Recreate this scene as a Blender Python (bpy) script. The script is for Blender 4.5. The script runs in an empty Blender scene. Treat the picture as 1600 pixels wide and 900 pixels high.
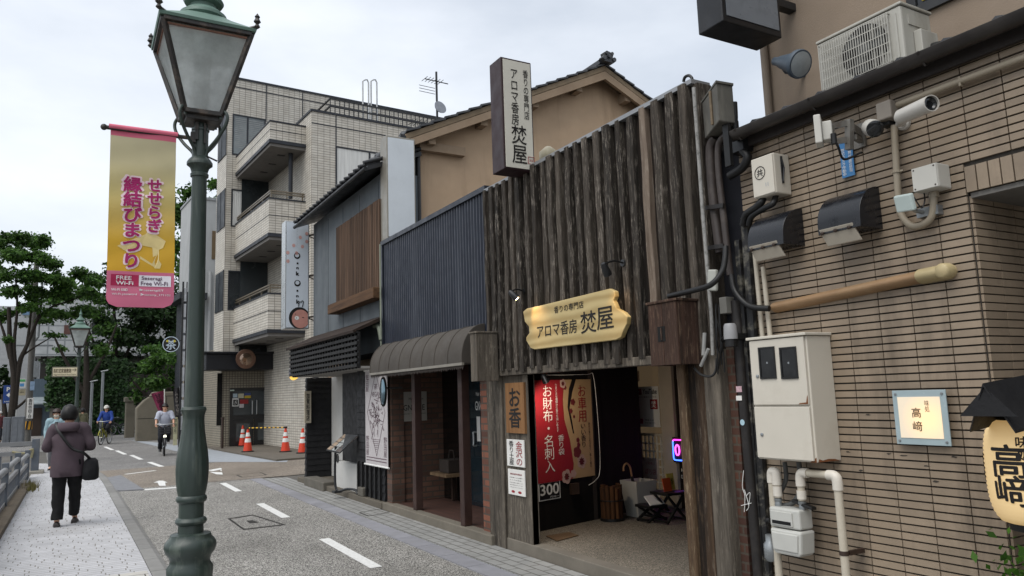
import bpy, bmesh, math, random
from mathutils import Vector, Matrix, noise
S = bpy.context.scene
COL = S.collection
R = random.Random(11)
rad = math.radians
# ------------------------------------------------------------------ camera, sky, sun, exposure
FPX = 1180.0
CAM = Vector((0, 0, 1.6))
_ya, _pi, _ro = rad(30.01), rad(7.9376), rad(-1.9319)
_f = Vector((math.sin(_ya)*math.cos(_pi), math.cos(_ya)*math.cos(_pi), math.sin(_pi)))
_r = Vector((math.cos(_ya), -math.sin(_ya), 0)); _u = _r.cross(_f)
CR = math.cos(_ro)*_r + math.sin(_ro)*_u
CU = -math.sin(_ro)*_r + math.cos(_ro)*_u
cd = bpy.data.cameras.new('camera'); cam = bpy.data.objects.new('camera', cd); COL.objects.link(cam)
cd.sensor_width = 36; cd.lens = FPX/1600*36; cd.clip_end = 2000; cd.clip_start = .05
cam.matrix_world = Matrix(((CR.x, CU.x, -_f.x, CAM.x), (CR.y, CU.y, -_f.y, CAM.y), (CR.z, CU.z, -_f.z, CAM.z), (0, 0, 0, 1)))
S.camera = cam
SUN_EL, SUN_AZ = 58, 250      # azimuth clockwise from +Y
w = bpy.data.worlds.new("World"); S.world = w; w.use_nodes = True
wn = w.node_tree.nodes; wl = w.node_tree.links; wn.clear()
sky = wn.new('ShaderNodeTexSky'); sky.sky_type = 'NISHITA'; sky.sun_disc = False
sky.sun_elevation = rad(SUN_EL); sky.sun_rotation = rad(SUN_AZ); sky.air_density = 1.2; sky.dust_density = 2
tc = wn.new('ShaderNodeTexCoord'); mp = wn.new('ShaderNodeMapping'); mp.inputs['Scale'].default_value = (1, 1, 2.6)
wl.new(tc.outputs['Generated'], mp.inputs[0])
n1 = wn.new('ShaderNodeTexNoise'); n1.inputs['Scale'].default_value = 2.2; n1.inputs['Detail'].default_value = 7; n1.inputs['Roughness'].default_value = .52
wl.new(mp.outputs[0], n1.inputs['Vector'])
cr = wn.new('ShaderNodeValToRGB'); cr.color_ramp.elements[0].position = .3; cr.color_ramp.elements[0].color = (3.7, 4.0, 4.45, 1)
cr.color_ramp.elements[1].position = .7; cr.color_ramp.elements[1].color = (5.9, 6.1, 6.4, 1)
wl.new(n1.outputs[0], cr.inputs[0])
mx = wn.new('ShaderNodeMix'); mx.data_type = 'RGBA'; mx.inputs[0].default_value = .88
wl.new(sky.outputs[0], mx.inputs[6]); wl.new(cr.outputs[0], mx.inputs[7])
bg = wn.new('ShaderNodeBackground'); bg.inputs[1].default_value = .1; wl.new(mx.outputs[2], bg.inputs[0])
wo = wn.new('ShaderNodeOutputWorld'); wl.new(bg.outputs[0], wo.inputs[0])
sl = bpy.data.lights.new('sun', 'SUN'); sl.energy = 1.3; sl.angle = rad(50); sl.color = (1, .97, .93)
so = bpy.data.objects.new('sun', sl); COL.objects.link(so); so.location = (0, 0, 40)
_sd = Vector((math.sin(rad(SUN_AZ))*math.cos(rad(SUN_EL)), math.cos(rad(SUN_AZ))*math.cos(rad(SUN_EL)), math.sin(rad(SUN_EL))))
so.rotation_euler = _sd.to_track_quat('Z', 'Y').to_euler()
S.view_settings.view_transform = 'Standard'; S.view_settings.look = 'None'; S.view_settings.gamma = 1
S.view_settings.use_curve_mapping = False; S.view_settings.exposure = 0.95

# ------------------------------------------------------------------ helpers
class Frame:
    """a local system (u, v, z); at() measures where a picture point meets one of its planes"""
    def __init__(s, o=(0, 0, 0), deg=0):
        s.M = Matrix.Translation(o) @ Matrix.Rotation(rad(deg), 4, 'Z'); s.I = s.M.inverted()
    def at(s, x, y, u=None, v=None, z=None):
        d = s.I.to_3x3() @ (CR*((x-800)/FPX) + CU*((450-y)/FPX) + _f); p = s.I @ CAM
        i, c = (0, u) if u is not None else (1, v) if v is not None else (2, z)
        return p + d*((c-p[i])/d[i])
    def rv(s, x0, y0, x1, y1, v):      # rectangle on a plane v = const -> u0, u1, z0, z1
        ym, xm = (y0+y1)/2, (x0+x1)/2
        return s.at(x0, ym, v=v).x, s.at(x1, ym, v=v).x, s.at(xm, y1, v=v).z, s.at(xm, y0, v=v).z
    def ru(s, x0, y0, x1, y1, u):      # rectangle on a plane u = const -> v0 (near), v1 (far), z0, z1
        ym, xm = (y0+y1)/2, (x0+x1)/2
        return s.at(x1, ym, u=u).y, s.at(x0, ym, u=u).y, s.at(xm, y1, u=u).z, s.at(xm, y0, u=u).z
WF = Frame()
at, rv, ru = WF.at, WF.rv, WF.ru
EX, EY, EZ = Vector((1, 0, 0)), Vector((0, 1, 0)), Vector((0, 0, 1))

def world_of(o):
    m = Matrix()
    while o: m = o.matrix_basis @ m; o = o.parent
    return m

def smoothpath(pts, k=4):
    pts = [Vector(p) for p in pts]; out = []
    for i in range(len(pts)-1):
        a, b, c, d = pts[max(i-1, 0)], pts[i], pts[i+1], pts[min(i+2, len(pts)-1)]
        for j in range(k):
            t = j/k
            out.append(.5*((2*b)+(c-a)*t+(2*a-5*b+4*c-d)*t*t+(3*b-a-3*c+d)*t**3))
    return out+[pts[-1]]

class MB:
    def __init__(s, fr=WF): s.v = []; s.f = []; s.fr = fr; s.cut = []
    def add(s, vs, fs):
        b = len(s.v); s.v += [Vector(p) for p in vs]; s.f += [tuple(b+i for i in f) for f in fs]; return s
    def box(s, x0, y0, z0, x1, y1, z1):
        return s.add([(x, y, z) for x in (x0, x1) for y in (y0, y1) for z in (z0, z1)],
                     [(0, 1, 3, 2), (4, 6, 7, 5), (0, 4, 5, 1), (2, 3, 7, 6), (0, 2, 6, 4), (1, 5, 7, 3)])
    def obox(s, c, a, b, d):
        c, a, b, d = map(Vector, (c, a, b, d))
        return s.add([c+i*a+j*b+k*d for i in (-1, 1) for j in (-1, 1) for k in (-1, 1)],
                     [(0, 1, 3, 2), (4, 6, 7, 5), (0, 4, 5, 1), (2, 3, 7, 6), (0, 2, 6, 4), (1, 5, 7, 3)])
    def bar(s, a, b, w, h=None, up=EZ):
        a, b = Vector(a), Vector(b); d = b-a; up = Vector(up)
        if abs(d.normalized().dot(up)) > .98: up = EX
        x = d.cross(up).normalized(); y = x.cross(d).normalized()
        return s.obox((a+b)/2, d/2, x*w/2, y*(h or w)/2)
    def ring_loft(s, rings, cap=True):
        n = len(rings[0]); b = len(s.v)
        for r in rings: s.v += [Vector(p) for p in r]
        for i in range(len(rings)-1):
            for j in range(n):
                k = (j+1) % n
                s.f.append((b+i*n+j, b+i*n+k, b+(i+1)*n+k, b+(i+1)*n+j))
        if cap:
            s.f.append(tuple(b+j for j in reversed(range(n)))); s.f.append(tuple(b+(len(rings)-1)*n+j for j in range(n)))
        return s
    def tube(s, pts, r, n=8, smooth=0, cap=True):
        pts = [Vector(p) for p in pts]
        if smooth:
            if not isinstance(r, (int, float)):
                rr = []
                for i in range(len(r)-1): rr += [r[i]+(r[i+1]-r[i])*j/smooth for j in range(smooth)]
                r = rr+[r[-1]]
            pts = smoothpath(pts, smooth)
        rings = []; x = None
        for i, p in enumerate(pts):
            d = (pts[min(i+1, len(pts)-1)]-pts[max(i-1, 0)]).normalized()
            if x is None:
                x = d.cross(EZ if abs(d.z) < .9 else EX).normalized()
            else:
                x = (x-d*x.dot(d)).normalized()
            y = d.cross(x); q = r if isinstance(r, (int, float)) else r[i]
            rings.append([p+(x*math.cos(2*math.pi*k/n)+y*math.sin(2*math.pi*k/n))*q for k in range(n)])
        return s.ring_loft(rings, cap)
    def lathe(s, prof, c=(0, 0, 0), n=24, ax=EZ, flute=None, cap=True):
        c = Vector(c); ax = Vector(ax).normalized(); x = ax.cross(EX if abs(ax.x) < .9 else EY).normalized(); y = ax.cross(x)
        rings = []
        for r, z in prof:
            rings.append([c+ax*z+(x*math.cos(2*math.pi*k/n)+y*math.sin(2*math.pi*k/n))*max(r, .0004)*(1+(flute(z, 2*math.pi*k/n) if flute else 0)) for k in range(n)])
        return s.ring_loft(rings, cap)
    def prism(s, poly, vec):
        poly = [Vector(p) for p in poly]; n = len(poly); vec = Vector(vec)
        return s.add(poly+[p+vec for p in poly], [tuple(range(n)), tuple(reversed(range(n, 2*n)))]+[(i, n+i, n+(i+1) % n, (i+1) % n) for i in range(n)])
    def sphere(s, c, r, n=12, m=8):
        r = (r, r, r) if isinstance(r, (int, float)) else r; c = Vector(c)
        return s.ring_loft([[c+Vector((r[0]*math.sin(t)*math.cos(a), r[1]*math.sin(t)*math.sin(a), -r[2]*math.cos(t)))
                             for a in [2*math.pi*k/n for k in range(n)]] for t in [.02+(math.pi-.04)*i/m for i in range(m+1)]])
    def grid(s, fn, nu, nv):
        b = len(s.v)
        s.v += [Vector(fn(i/nu, j/nv)) for i in range(nu+1) for j in range(nv+1)]
        s.f += [(b+i*(nv+1)+j, b+(i+1)*(nv+1)+j, b+(i+1)*(nv+1)+j+1, b+i*(nv+1)+j+1) for i in range(nu) for j in range(nv)]
        return s
    def poly(s, pts): return s.add(pts, [tuple(range(len(pts)))])
    def disc(s, c, r, nrm, n=16, ry=None):
        nrm = Vector(nrm).normalized(); x = nrm.cross(EZ).normalized() if abs(nrm.z) < .9 else EX; y = x.cross(nrm)
        return s.poly([Vector(c)+x*math.cos(2*math.pi*k/n)*r+y*math.sin(2*math.pi*k/n)*(ry or r) for k in range(n)])
    def text(s, t, c, w, h, right, up=EZ, bold=0, vert=False):
        cu = bpy.data.curves.new('t', 'FONT'); cu.body = '\n'.join(t) if vert else t; cu.align_x = 'CENTER'
        cu.resolution_u = 3; cu.space_line = .95
        o = bpy.data.objects.new('t', cu); me = o.to_mesh()
        vs = [v.co.copy() for v in me.vertices]; fs = [tuple(p.vertices) for p in me.polygons]
        o.to_mesh_clear(); bpy.data.objects.remove(o); bpy.data.curves.remove(cu)
        if not vs: return s
        x0, x1 = min(v.x for v in vs), max(v.x for v in vs); y0, y1 = min(v.y for v in vs), max(v.y for v in vs)
        kx, ky = w/(x1-x0), (h or 0)/(y1-y0) if h else w/(x1-x0)
        c, right, up = Vector(c), Vector(right), Vector(up)
        s.cut.append((len(s.v), len(s.f)))
        nrm = right.cross(up)*.00025; b = bold*.6
        for i, (dx, dy) in enumerate([(0, 0)]+([(b, 0), (-b, 0), (0, b), (0, -b), (b*.7, b*.7), (-b*.7, -b*.7), (b*.7, -b*.7), (-b*.7, b*.7)][:8 if bold > .03 else 4] if bold else [])):
            s.add([c+right*((v.x+dx-(x0+x1)/2)*kx)+up*((v.y+dy-(y0+y1)/2)*ky)+nrm*i for v in vs], fs)
        return s
    def fine(s, ln):      # cut long edges so the mesh can be wrapped round a curve
        me = bpy.data.meshes.new('t'); me.from_pydata(s.v, [], s.f); bm = bmesh.new(); bm.from_mesh(me)
        for _ in range(5):
            es = [e for e in bm.edges if e.calc_length() > ln]
            if not es: break
            bmesh.ops.subdivide_edges(bm, edges=es, cuts=1); bmesh.ops.triangulate(bm, faces=bm.faces)
        bm.verts.index_update(); s.v = [v.co.copy() for v in bm.verts]; s.f = [tuple(v.index for v in f.verts) for f in bm.faces]
        bm.free(); bpy.data.meshes.remove(me); return s
    def build(s, name, m, root=None, smooth=None, bevel=0, local=False, flip=True):
        if 'lettering' in name and len(s.cut) > 1 and s.cut[0][0] == 0:      # each run of writing is a part of its own
            for (v0, f0), (v1, f1) in zip(s.cut, s.cut[1:]+[(len(s.v), len(s.f))]):
                q = MB(s.fr); q.v = s.v[v0:v1]; q.f = [tuple(i-v0 for i in f) for f in s.f[f0:f1]]; o = q.build(name, m, root, smooth, bevel, local, flip)
            return o
        me = bpy.data.meshes.new(name)
        if local: vs = s.v
        else:
            T = world_of(root).inverted() @ s.fr.M if root else s.fr.M
            vs = [T @ v for v in s.v]
        me.from_pydata(vs, [], s.f); me.update()
        if flip:
            bm = bmesh.new(); bm.from_mesh(me); bmesh.ops.recalc_face_normals(bm, faces=bm.faces); bm.to_mesh(me); bm.free()
        for mm in (m if isinstance(m, (list, tuple)) else [m]): me.materials.append(mm)
        if smooth:
            for p in me.polygons: p.use_smooth = True
            me.set_sharp_from_angle(angle=rad(smooth))
        o = bpy.data.objects.new(name, me); COL.objects.link(o); o.parent = root
        if bevel:
            b = o.modifiers.new('bevel', 'BEVEL'); b.width = bevel; b.segments = 2; b.limit_method = 'ANGLE'; b.angle_limit = rad(40)
        return o

def thing(name, label, cat, loc, rz=0, group=None):
    o = bpy.data.objects.new(name, None); COL.objects.link(o); o.empty_display_size = .2
    o.location = loc; o.rotation_euler = (0, 0, rad(rz)); o['label'] = label; o['category'] = cat
    if group: o['group'] = group
    return o
def tag(o, label, cat, group=None, kind=None):
    if label: o['label'] = label; o['category'] = cat
    if group: o['group'] = group
    if kind: o['kind'] = kind
    return o
def solo(mb, name, m, label, cat, group=None, **k):
    """a thing that is one mesh: origin at the middle of its base"""
    o = mb.build(name, m, **k); me = o.data
    xs = [v.co for v in me.vertices]
    c = Vector(((min(v.x for v in xs)+max(v.x for v in xs))/2, (min(v.y for v in xs)+max(v.y for v in xs))/2, min(v.z for v in xs)))
    me.transform(Matrix.Translation(-c)); o.location = c
    return tag(o, label, cat, group)
def struct(mb, name, m, **k):
    o = mb.build(name, m, **k); o['kind'] = 'structure'; return o
def dup(src, loc, rz=None, label=None, group=None):
    def cp(o, par):
        c = o.copy(); COL.objects.link(c); c.parent = par
        for ch in [x for x in COL.objects if x.parent == o]: cp(ch, c)
        return c
    r = cp(src, None); r.location = loc
    if rz is not None: r.rotation_euler = (0, 0, rad(rz))
    if label: r['label'] = label
    if group: r['group'] = group
    return r

# ------------------------------------------------------------------ materials
def hx(h, k=1.0):
    h = h.lstrip('#'); c = [int(h[i:i+2], 16)/255 for i in (0, 2, 4)]
    return tuple((((x+.055)/1.055)**2.4 if x > .04045 else x/12.92)*k for x in c)+(1,)
class NT:
    def __init__(s, name):
        s.m = bpy.data.materials.new(name); s.m.use_nodes = True; s.t = s.m.node_tree; s.n = s.t.nodes; s.l = s.t.links
        s.p = s.n['Principled BSDF']; s.tc = s.n.new('ShaderNodeTexCoord')
    def new(s, k, **kw):
        n = s.n.new('ShaderNode'+k)
        for a, b in kw.items():
            if hasattr(n, a): setattr(n, a, b)
            else: n.inputs[a].default_value = b
        return n
    def link(s, a, b): s.l.new(a, b)
    def map(s, scale=(1, 1, 1), src=None):
        m = s.new('Mapping'); m.inputs['Scale'].default_value = scale; s.link(src or s.tc.outputs['Object'], m.inputs[0]); return m.outputs[0]
    def noise(s, scale, detail=5, stretch=(1, 1, 1), src=None, rough=.55):
        n = s.new('TexNoise', Scale=scale, Detail=detail, Roughness=rough); s.link(s.map(stretch, src), n.inputs['Vector']); return n.outputs[0]
    def rng(s, v, a, b, lo=0, hi=1):
        n = s.new('MapRange'); n.inputs[1].default_value = lo; n.inputs[2].default_value = hi; n.inputs[3].default_value = a; n.inputs[4].default_value = b
        s.link(v, n.inputs[0]); return n.outputs[0]
    def math(s, op, a, b):
        n = s.new('Math', operation=op)
        for i, x in enumerate((a, b)):
            if isinstance(x, (int, float)): n.inputs[i].default_value = x
            else: s.link(x, n.inputs[i])
        return n.outputs[0]
    def mix(s, fac, a, b, blend='MIX'):
        n = s.new('Mix', data_type='RGBA', blend_type=blend)
        for i, x in ((0, fac), (6, a), (7, b)):
            if isinstance(x, (int, float, tuple)): n.inputs[i].default_value = x
            else: s.link(x, n.inputs[i])
        return n.outputs[2]
    def scale_col(s, col, val):
        n = s.new('HueSaturation'); s.link(val, n.inputs['Value'])
        if isinstance(col, tuple): n.inputs['Color'].default_value = col
        else: s.link(col, n.inputs['Color'])
        return n.outputs[0]
    def bump(s, h, strength, dist=.01):
        n = s.new('Bump', Strength=strength, Distance=dist); s.link(h, n.inputs['Height']); s.link(n.outputs[0], s.p.inputs['Normal'])

def mat(name, col, rough=.75, var=.2, scale=5, stretch=(1, 1, 1), bump=0, bscale=60, metal=0, isl=0, dirt=None, damt=.5, dscale=2.5, dstretch=(1, 1, 1), spec=.4, dlo=.5, dhi=.75):
    if isinstance(col, str): col = hx(col)
    t = NT(name); p = t.p
    p.inputs['Roughness'].default_value = rough; p.inputs['Metallic'].default_value = metal; p.inputs['Specular IOR Level'].default_value = spec
    val = t.rng(t.noise(scale, 6, stretch), 1-var, 1+var, .25, .75)
    if isl:
        g = t.new('NewGeometry'); val = t.math('MULTIPLY', val, t.rng(g.outputs['Random Per Island'], 1-isl, 1+isl))
    c = t.scale_col(col, val)
    if dirt:
        if isinstance(dirt, str): dirt = hx(dirt)
        c = t.mix(t.rng(t.noise(dscale, 7, dstretch, rough=.65), 0, damt, dlo, dhi), c, dirt)
    t.link(c, p.inputs['Base Color'])
    t.link(t.rng(t.noise(scale*1.7, 4), max(rough-.12, .03), min(rough+.12, 1), .3, .7), p.inputs['Roughness'])
    if bump: t.bump(t.noise(bscale, 6, stretch), bump)
    return t.m

def brick_mat(name, col, mortar, bw, bh, ms, axes='uz', off=0.0, rough=.6, var=.12, bump=.4, col2=None, dirt=None, dshift=(0, 0)):
    col = hx(col) if isinstance(col, str) else col; mortar = hx(mortar) if isinstance(mortar, str) else mortar
    t = NT(name); sx = t.new('SeparateXYZ'); t.link(t.tc.outputs['Object'], sx.inputs[0]); cb = t.new('CombineXYZ')
    if axes == 'uz':
        t.link(t.math('ADD', t.math('ADD', sx.outputs[0], sx.outputs[1]), dshift[0]), cb.inputs[0]); t.link(t.math('ADD', sx.outputs[2], dshift[1]), cb.inputs[1])
    else:
        t.link(sx.outputs[0], cb.inputs[0]); t.link(sx.outputs[1], cb.inputs[1])
    b = t.new('TexBrick', offset=off, **{'Scale': 1.0, 'Mortar Size': ms, 'Mortar Smooth': .1, 'Brick Width': bw, 'Row Height': bh, 'Bias': 0.0})
    t.link(cb.outputs[0], b.inputs['Vector'])
    b.inputs['Color1'].default_value = col; b.inputs['Color2'].default_value = col2 or tuple(x*.86 for x in col[:3])+(1,); b.inputs['Mortar'].default_value = mortar
    c = t.scale_col(b.outputs[0], t.rng(t.noise(3, 7), 1-var, 1+var, .25, .75))
    if dirt: c = t.mix(t.rng(t.noise(1.1, 7, (1, 1, .35), rough=.65), 0, .45, .5, .75), c, hx(dirt))
    t.link(c, t.p.inputs['Base Color']); t.p.inputs['Roughness'].default_value = rough
    if bump: t.bump(t.math('SUBTRACT', 1.0, b.outputs['Fac']), bump, .006)
    return t.m

def aggregate(name, dark, light, scale, thr=.45, var=.18, bump=.35, stain=None, rough=.85):
    t = NT(name); v = t.new('TexVoronoi', Scale=scale); t.link(t.tc.outputs['Object'], v.inputs['Vector'])
    h = t.new('SeparateColor'); t.link(v.outputs['Color'], h.inputs[0])
    f = t.rng(h.outputs[0], 0, 1, thr-.15, thr+.35)
    c = t.mix(f, hx(dark), hx(light)); c = t.scale_col(c, t.rng(t.noise(.7, 8, rough=.6), 1-var, 1+var, .3, .7))
    if stain: c = t.mix(t.rng(t.noise(.35, 8, (1, .35, 1), rough=.7), 0, .6, .5, .72), c, hx(stain))
    t.link(c, t.p.inputs['Base Color']); t.p.inputs['Roughness'].default_value = rough; t.p.inputs['Specular IOR Level'].default_value = .3
    if bump: t.bump(v.outputs['Distance'], bump, .006)
    return t.m

def wood(name, col, col2, grain=14, rough=.85, bump=.6, isl=.35, lichen=None, lamt=.5, axis=2):
    st = [1, 1, 1]; st[axis] = .06; st = tuple(st)
    t = NT(name); g = t.new('NewGeometry')
    cb = t.new('CombineXYZ'); ri = g.outputs['Random Per Island']
    for k, q in enumerate((13, 7, 3)): t.link(t.math('MULTIPLY', ri, q), cb.inputs[k])
    va = t.new('VectorMath', operation='ADD'); t.link(t.tc.outputs['Object'], va.inputs[0]); t.link(cb.outputs[0], va.inputs[1]); src = va.outputs[0]     # every board has its own grain
    n = t.noise(grain, 8, st, src, rough=.7); c = t.mix(t.rng(n, 0, 1, .3, .7), hx(col), hx(col2))
    c = t.scale_col(c, t.rng(g.outputs['Random Per Island'], 1-isl, 1+isl))
    if lichen:
        st2 = [1, 1, 1]; st2[axis] = .16
        c = t.mix(t.math('MULTIPLY', t.rng(t.noise(48, 8, tuple(st2), src, rough=.75), 0, lamt, .52, .62), t.rng(t.noise(2.2, 3, src=src), .15, 1, .35, .65)), c, hx(lichen))
    t.link(c, t.p.inputs['Base Color']); t.p.inputs['Roughness'].default_value = rough; t.p.inputs['Specular IOR Level'].default_value = .25
    t.bump(t.noise(grain*2.2, 8, st, rough=.7), bump, .012); return t.m

def leafmat(name, a, b, trans=.35):
    t = NT(name); g = t.new('NewGeometry'); c = t.mix(g.outputs['Random Per Island'], hx(a), hx(b))
    c = t.scale_col(c, t.rng(t.noise(.9, 3), .6, 1.35, .35, .65))
    t.link(c, t.p.inputs['Base Color']); t.p.inputs['Roughness'].default_value = .55; t.p.inputs['Specular IOR Level'].default_value = .3
    tr = t.new('BsdfTranslucent'); t.link(c, tr.inputs[0]); m = t.new('MixShader'); m.inputs[0].default_value = trans
    t.link(t.p.outputs[0], m.inputs[1]); t.link(tr.outputs[0], m.inputs[2]); t.link(m.outputs[0], t.n['Material Output'].inputs[0]); return t.m

def frosted(name, col, f=.55, clear=0):
    t = NT(name); c = t.scale_col(hx(col), t.rng(t.noise(9, 8, rough=.7), .8, 1.12, .3, .7)); t.link(c, t.p.inputs['Base Color']); t.p.inputs['Roughness'].default_value = .25
    tr = t.new('BsdfTranslucent'); t.link(c, tr.inputs[0]); m = t.new('MixShader'); m.inputs[0].default_value = f
    t.link(t.p.outputs[0], m.inputs[1]); t.link(tr.outputs[0], m.inputs[2])
    if clear:
        tp = t.new('BsdfTransparent'); m2 = t.new('MixShader'); m2.inputs[0].default_value = clear; t.link(m.outputs[0], m2.inputs[1]); t.link(tp.outputs[0], m2.inputs[2]); m = m2
    t.link(m.outputs[0], t.n['Material Output'].inputs[0]); return t.m

def clear_glass(name, tint='#e8eeee', refl=.06):
    t = NT(name); t.p.inputs['Base Color'].default_value = hx('#0a0c0c'); t.p.inputs['Roughness'].default_value = .04; t.p.inputs['Specular IOR Level'].default_value = .6
    tr = t.new('BsdfTransparent'); tr.inputs[0].default_value = hx(tint); m = t.new('MixShader'); lw = t.new('LayerWeight', Blend=.5)
    t.link(t.math('ADD', t.math('MULTIPLY', t.math('POWER', lw.outputs['Facing'], 4), .7), refl), m.inputs[0]); t.link(tr.outputs[0], m.inputs[1]); t.link(t.p.outputs[0], m.inputs[2]); t.link(m.outputs[0], t.n['Material Output'].inputs[0]); return t.m

def glow(name, col, power, base=None):
    t = NT(name); t.p.inputs['Base Color'].default_value = hx(base or col); t.p.inputs['Emission Color'].default_value = hx(col); t.p.inputs['Emission Strength'].default_value = power; return t.m

M = {}
def mm(k, *a, **kw): M[k] = mat(k, *a, **kw); return M[k]
mm('black', '#141414', .5, .1); mm('black_metal', '#1b1c1e', .42, .2, spec=.5, dirt='#4a4843', damt=.25)
mm('ink', '#120f0d', .7, .05); mm('white', '#d8d8d4', .5, .04); mm('red_print', '#8f2029', .55, .05); mm('paper', '#d6d4cf', .7, .05)
mm('grey_metal', '#8d9193', .38, .12, metal=.6, dirt='#55524c', damt=.35); mm('alu', '#b9bcbd', .32, .08, metal=.75, dirt='#6b6256', damt=.3)
mm('concrete', '#8a867d', .9, .18, bump=.25, dirt='#4d4a43', damt=.6); mm('dark_concrete', '#5e5a52', .92, .2, bump=.3, dirt='#33302a', damt=.6)
mm('dark_void', '#0b0a09', .9, .2); mm('dark_glass', '#14171a', .07, .1, spec=.6); mm('skin', '#c69a80', .55, .05); mm('hair', '#131110', .5, .2, scale=60, stretch=(1, 1, .2))
mm('steel_brown', '#33261f', .55, .2, dirt='#57473b', damt=.3); mm('rubber', '#101010', .7, .1)
M['glass'] = clear_glass('glass')
# ------------------------------------------------------------------ ground, road, pavements
def gpt(x, y, z): return at(x, y, z=z)
g = MB().box(-500, -300, -2.2, 500, 700, -.012)
struct(g, 'ground', mat('ground_soil', '#56534e', .95, .2, scale=.6))
ROAD = aggregate('road_aggregate', '#2f2e2a', '#adaaa4', 125, .4, stain='#4b4841')
BROWN = aggregate('crossing_aggregate', '#48433c', '#968c80', 110, .35, stain='#5a4f45')
FAR = aggregate('far_road_asphalt', '#4d4c4b', '#8d8b88', 70, .4)
def sheet(pts, z): return MB().poly([(p[0], p[1], z) for p in pts])
struct(sheet([(.6, -8), (3.5, -8), (3.5, 16.9), (.6, 16.9)], 0), 'road', ROAD)
struct(sheet([(.55, 16.9), (30, 17.6), (30, 21.5), (6.5, 21.2), (3.6, 22.4), (.3, 22.2)], 0.001), 'crossing', BROWN)
struct(sheet([(-.2, 22.2), (3.6, 22.4), (6.5, 21.2), (7, 30), (6, 70), (-14, 72), (-14, 36), (-.9, 34), (-.6, 25)], 0), 'far_road', FAR)
bl = [gpt(x, y, 0) for x, y in ((203, 688), (240, 691), (330, 703), (400, 713), (452, 717), (448, 722), (325, 722), (278, 706), (235, 695))]
struct(sheet(bl, .004), 'footway_band', mat('pale_slab', '#8f9499', .85, .12, bump=.1))
struct(MB().prism([(4.75, 21.2, .0), (30, 23, .0), (30, 32, .0), (4.2, 32, .0), (4.3, 27, 0)], (0, 0, .05)), 'forecourt', mat('forecourt_paving', '#5d574e', .9, .2, bump=.2, dirt='#3a362f'))
# left pavement with its kerb
def paver_mat(name, col, mortar, bw, bh, ms, rot=False, rand=False):
    t = NT(name); src = t.tc.outputs['Object']
    if rand:     # every row of bricks starts at its own offset
        sx = t.new('SeparateXYZ'); t.link(src, sx.inputs[0]); wn_ = t.new('TexWhiteNoise', noise_dimensions='1D'); t.link(t.math('FLOOR', t.math('DIVIDE', sx.outputs[1], bh), 0), wn_.inputs['W'])
        cb = t.new('CombineXYZ'); t.link(t.math('ADD', sx.outputs[0], wn_.outputs['Value']), cb.inputs[0]); t.link(sx.outputs[1], cb.inputs[1]); src = cb.outputs[0]
    if rot:
        mpp = t.new('Mapping'); mpp.inputs['Rotation'].default_value = (0, 0, rad(90)); t.link(src, mpp.inputs[0]); src = mpp.outputs[0]
    b = t.new('TexBrick', offset=0 if rand else .5, **{'Scale': 1.0, 'Mortar Size': ms, 'Mortar Smooth': .2, 'Brick Width': bw, 'Row Height': bh, 'Bias': 0.0})
    t.link(src, b.inputs['Vector'])
    col = hx(col); b.inputs['Color1'].default_value = col; b.inputs['Color2'].default_value = tuple(x*.88 for x in col[:3])+(1,); b.inputs['Mortar'].default_value = hx(mortar)
    c = t.scale_col(b.outputs[0], t.rng(t.noise(2.2, 9, rough=.7), .84, 1.1, .3, .7))
    c = t.mix(t.rng(t.noise(.8, 8, (1, .5, 1), rough=.7), 0, .35, .5, .75), c, hx('#6f6c66'))
    t.link(c, t.p.inputs['Base Color']); t.p.inputs['Roughness'].default_value = .8; t.bump(t.math('SUBTRACT', 1.0, b.outputs['Fac']), .5, .005); return t.m
PV = paver_mat('white_pavers_left', '#b6b6b8', '#77746e', .21, .098, .0055, rand=True)
PV2 = paver_mat('grey_pavers_right', '#8f8f8c', '#4c4a45', .235, .115, .007, True)
edge = [(.84, -8), (.84, 5.0), (.80, 9.6), (.73, 15.5), (.70, 18.2), (.66, 20.0), (.40, 24.1), (-.2, 25.4), (-.7, 26.6)]
struct(MB().prism([(-.74, -8, -.05)]+[(x-.13, y, -.05) for x, y in edge]+[(-.9, 26.6, -.05)], (0, 0, .075)), 'pavement', PV)
kb = MB()
for (x0, y0), (x1, y1) in zip(edge[:-1], edge[1:]):
    n = max(1, int(math.hypot(x1-x0, y1-y0)/.6))
    for i in range(n):
        a = Vector((x0+(x1-x0)*i/n, y0+(y1-y0)*i/n, 0)); b = Vector((x0+(x1-x0)*(i+1)/n, y0+(y1-y0)*(i+1)/n, 0)); d = (b-a); s_ = Vector((d.y, -d.x, 0)).normalized()
        a += d*.008; b -= d*.008
        kb.ring_loft([[p-s_*.125+EZ*-.05, p+s_*.06+EZ*-.05, p+s_*.05+EZ*.008, p-s_*.0+EZ*.03, p-s_*.125+EZ*.03] for p in (a, b)])
struct(kb, 'kerb', mat('kerb_stone', '#7d7c79', .88, .15, bump=.25, isl=.1, dirt='#4b4943', damt=.5))
struct(MB().prism([(.70, 16.6, .0), (1.2, 16.4, .0), (.98, 20.2, 0), (.68, 19.8, 0)], (0, 0, .022)), 'kerb_ramp', mat('ramp_slab', '#76777a', .88, .12, bump=.2))
# pale tactile-free utility slab in the left pavement
struct(MB().box(.23, 6.9, .026, .66, 8.35, .029), 'pavement_slab', paver_mat('slab_paver', '#bcb9b2', '#55524c', .42, .2, .007))
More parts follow.
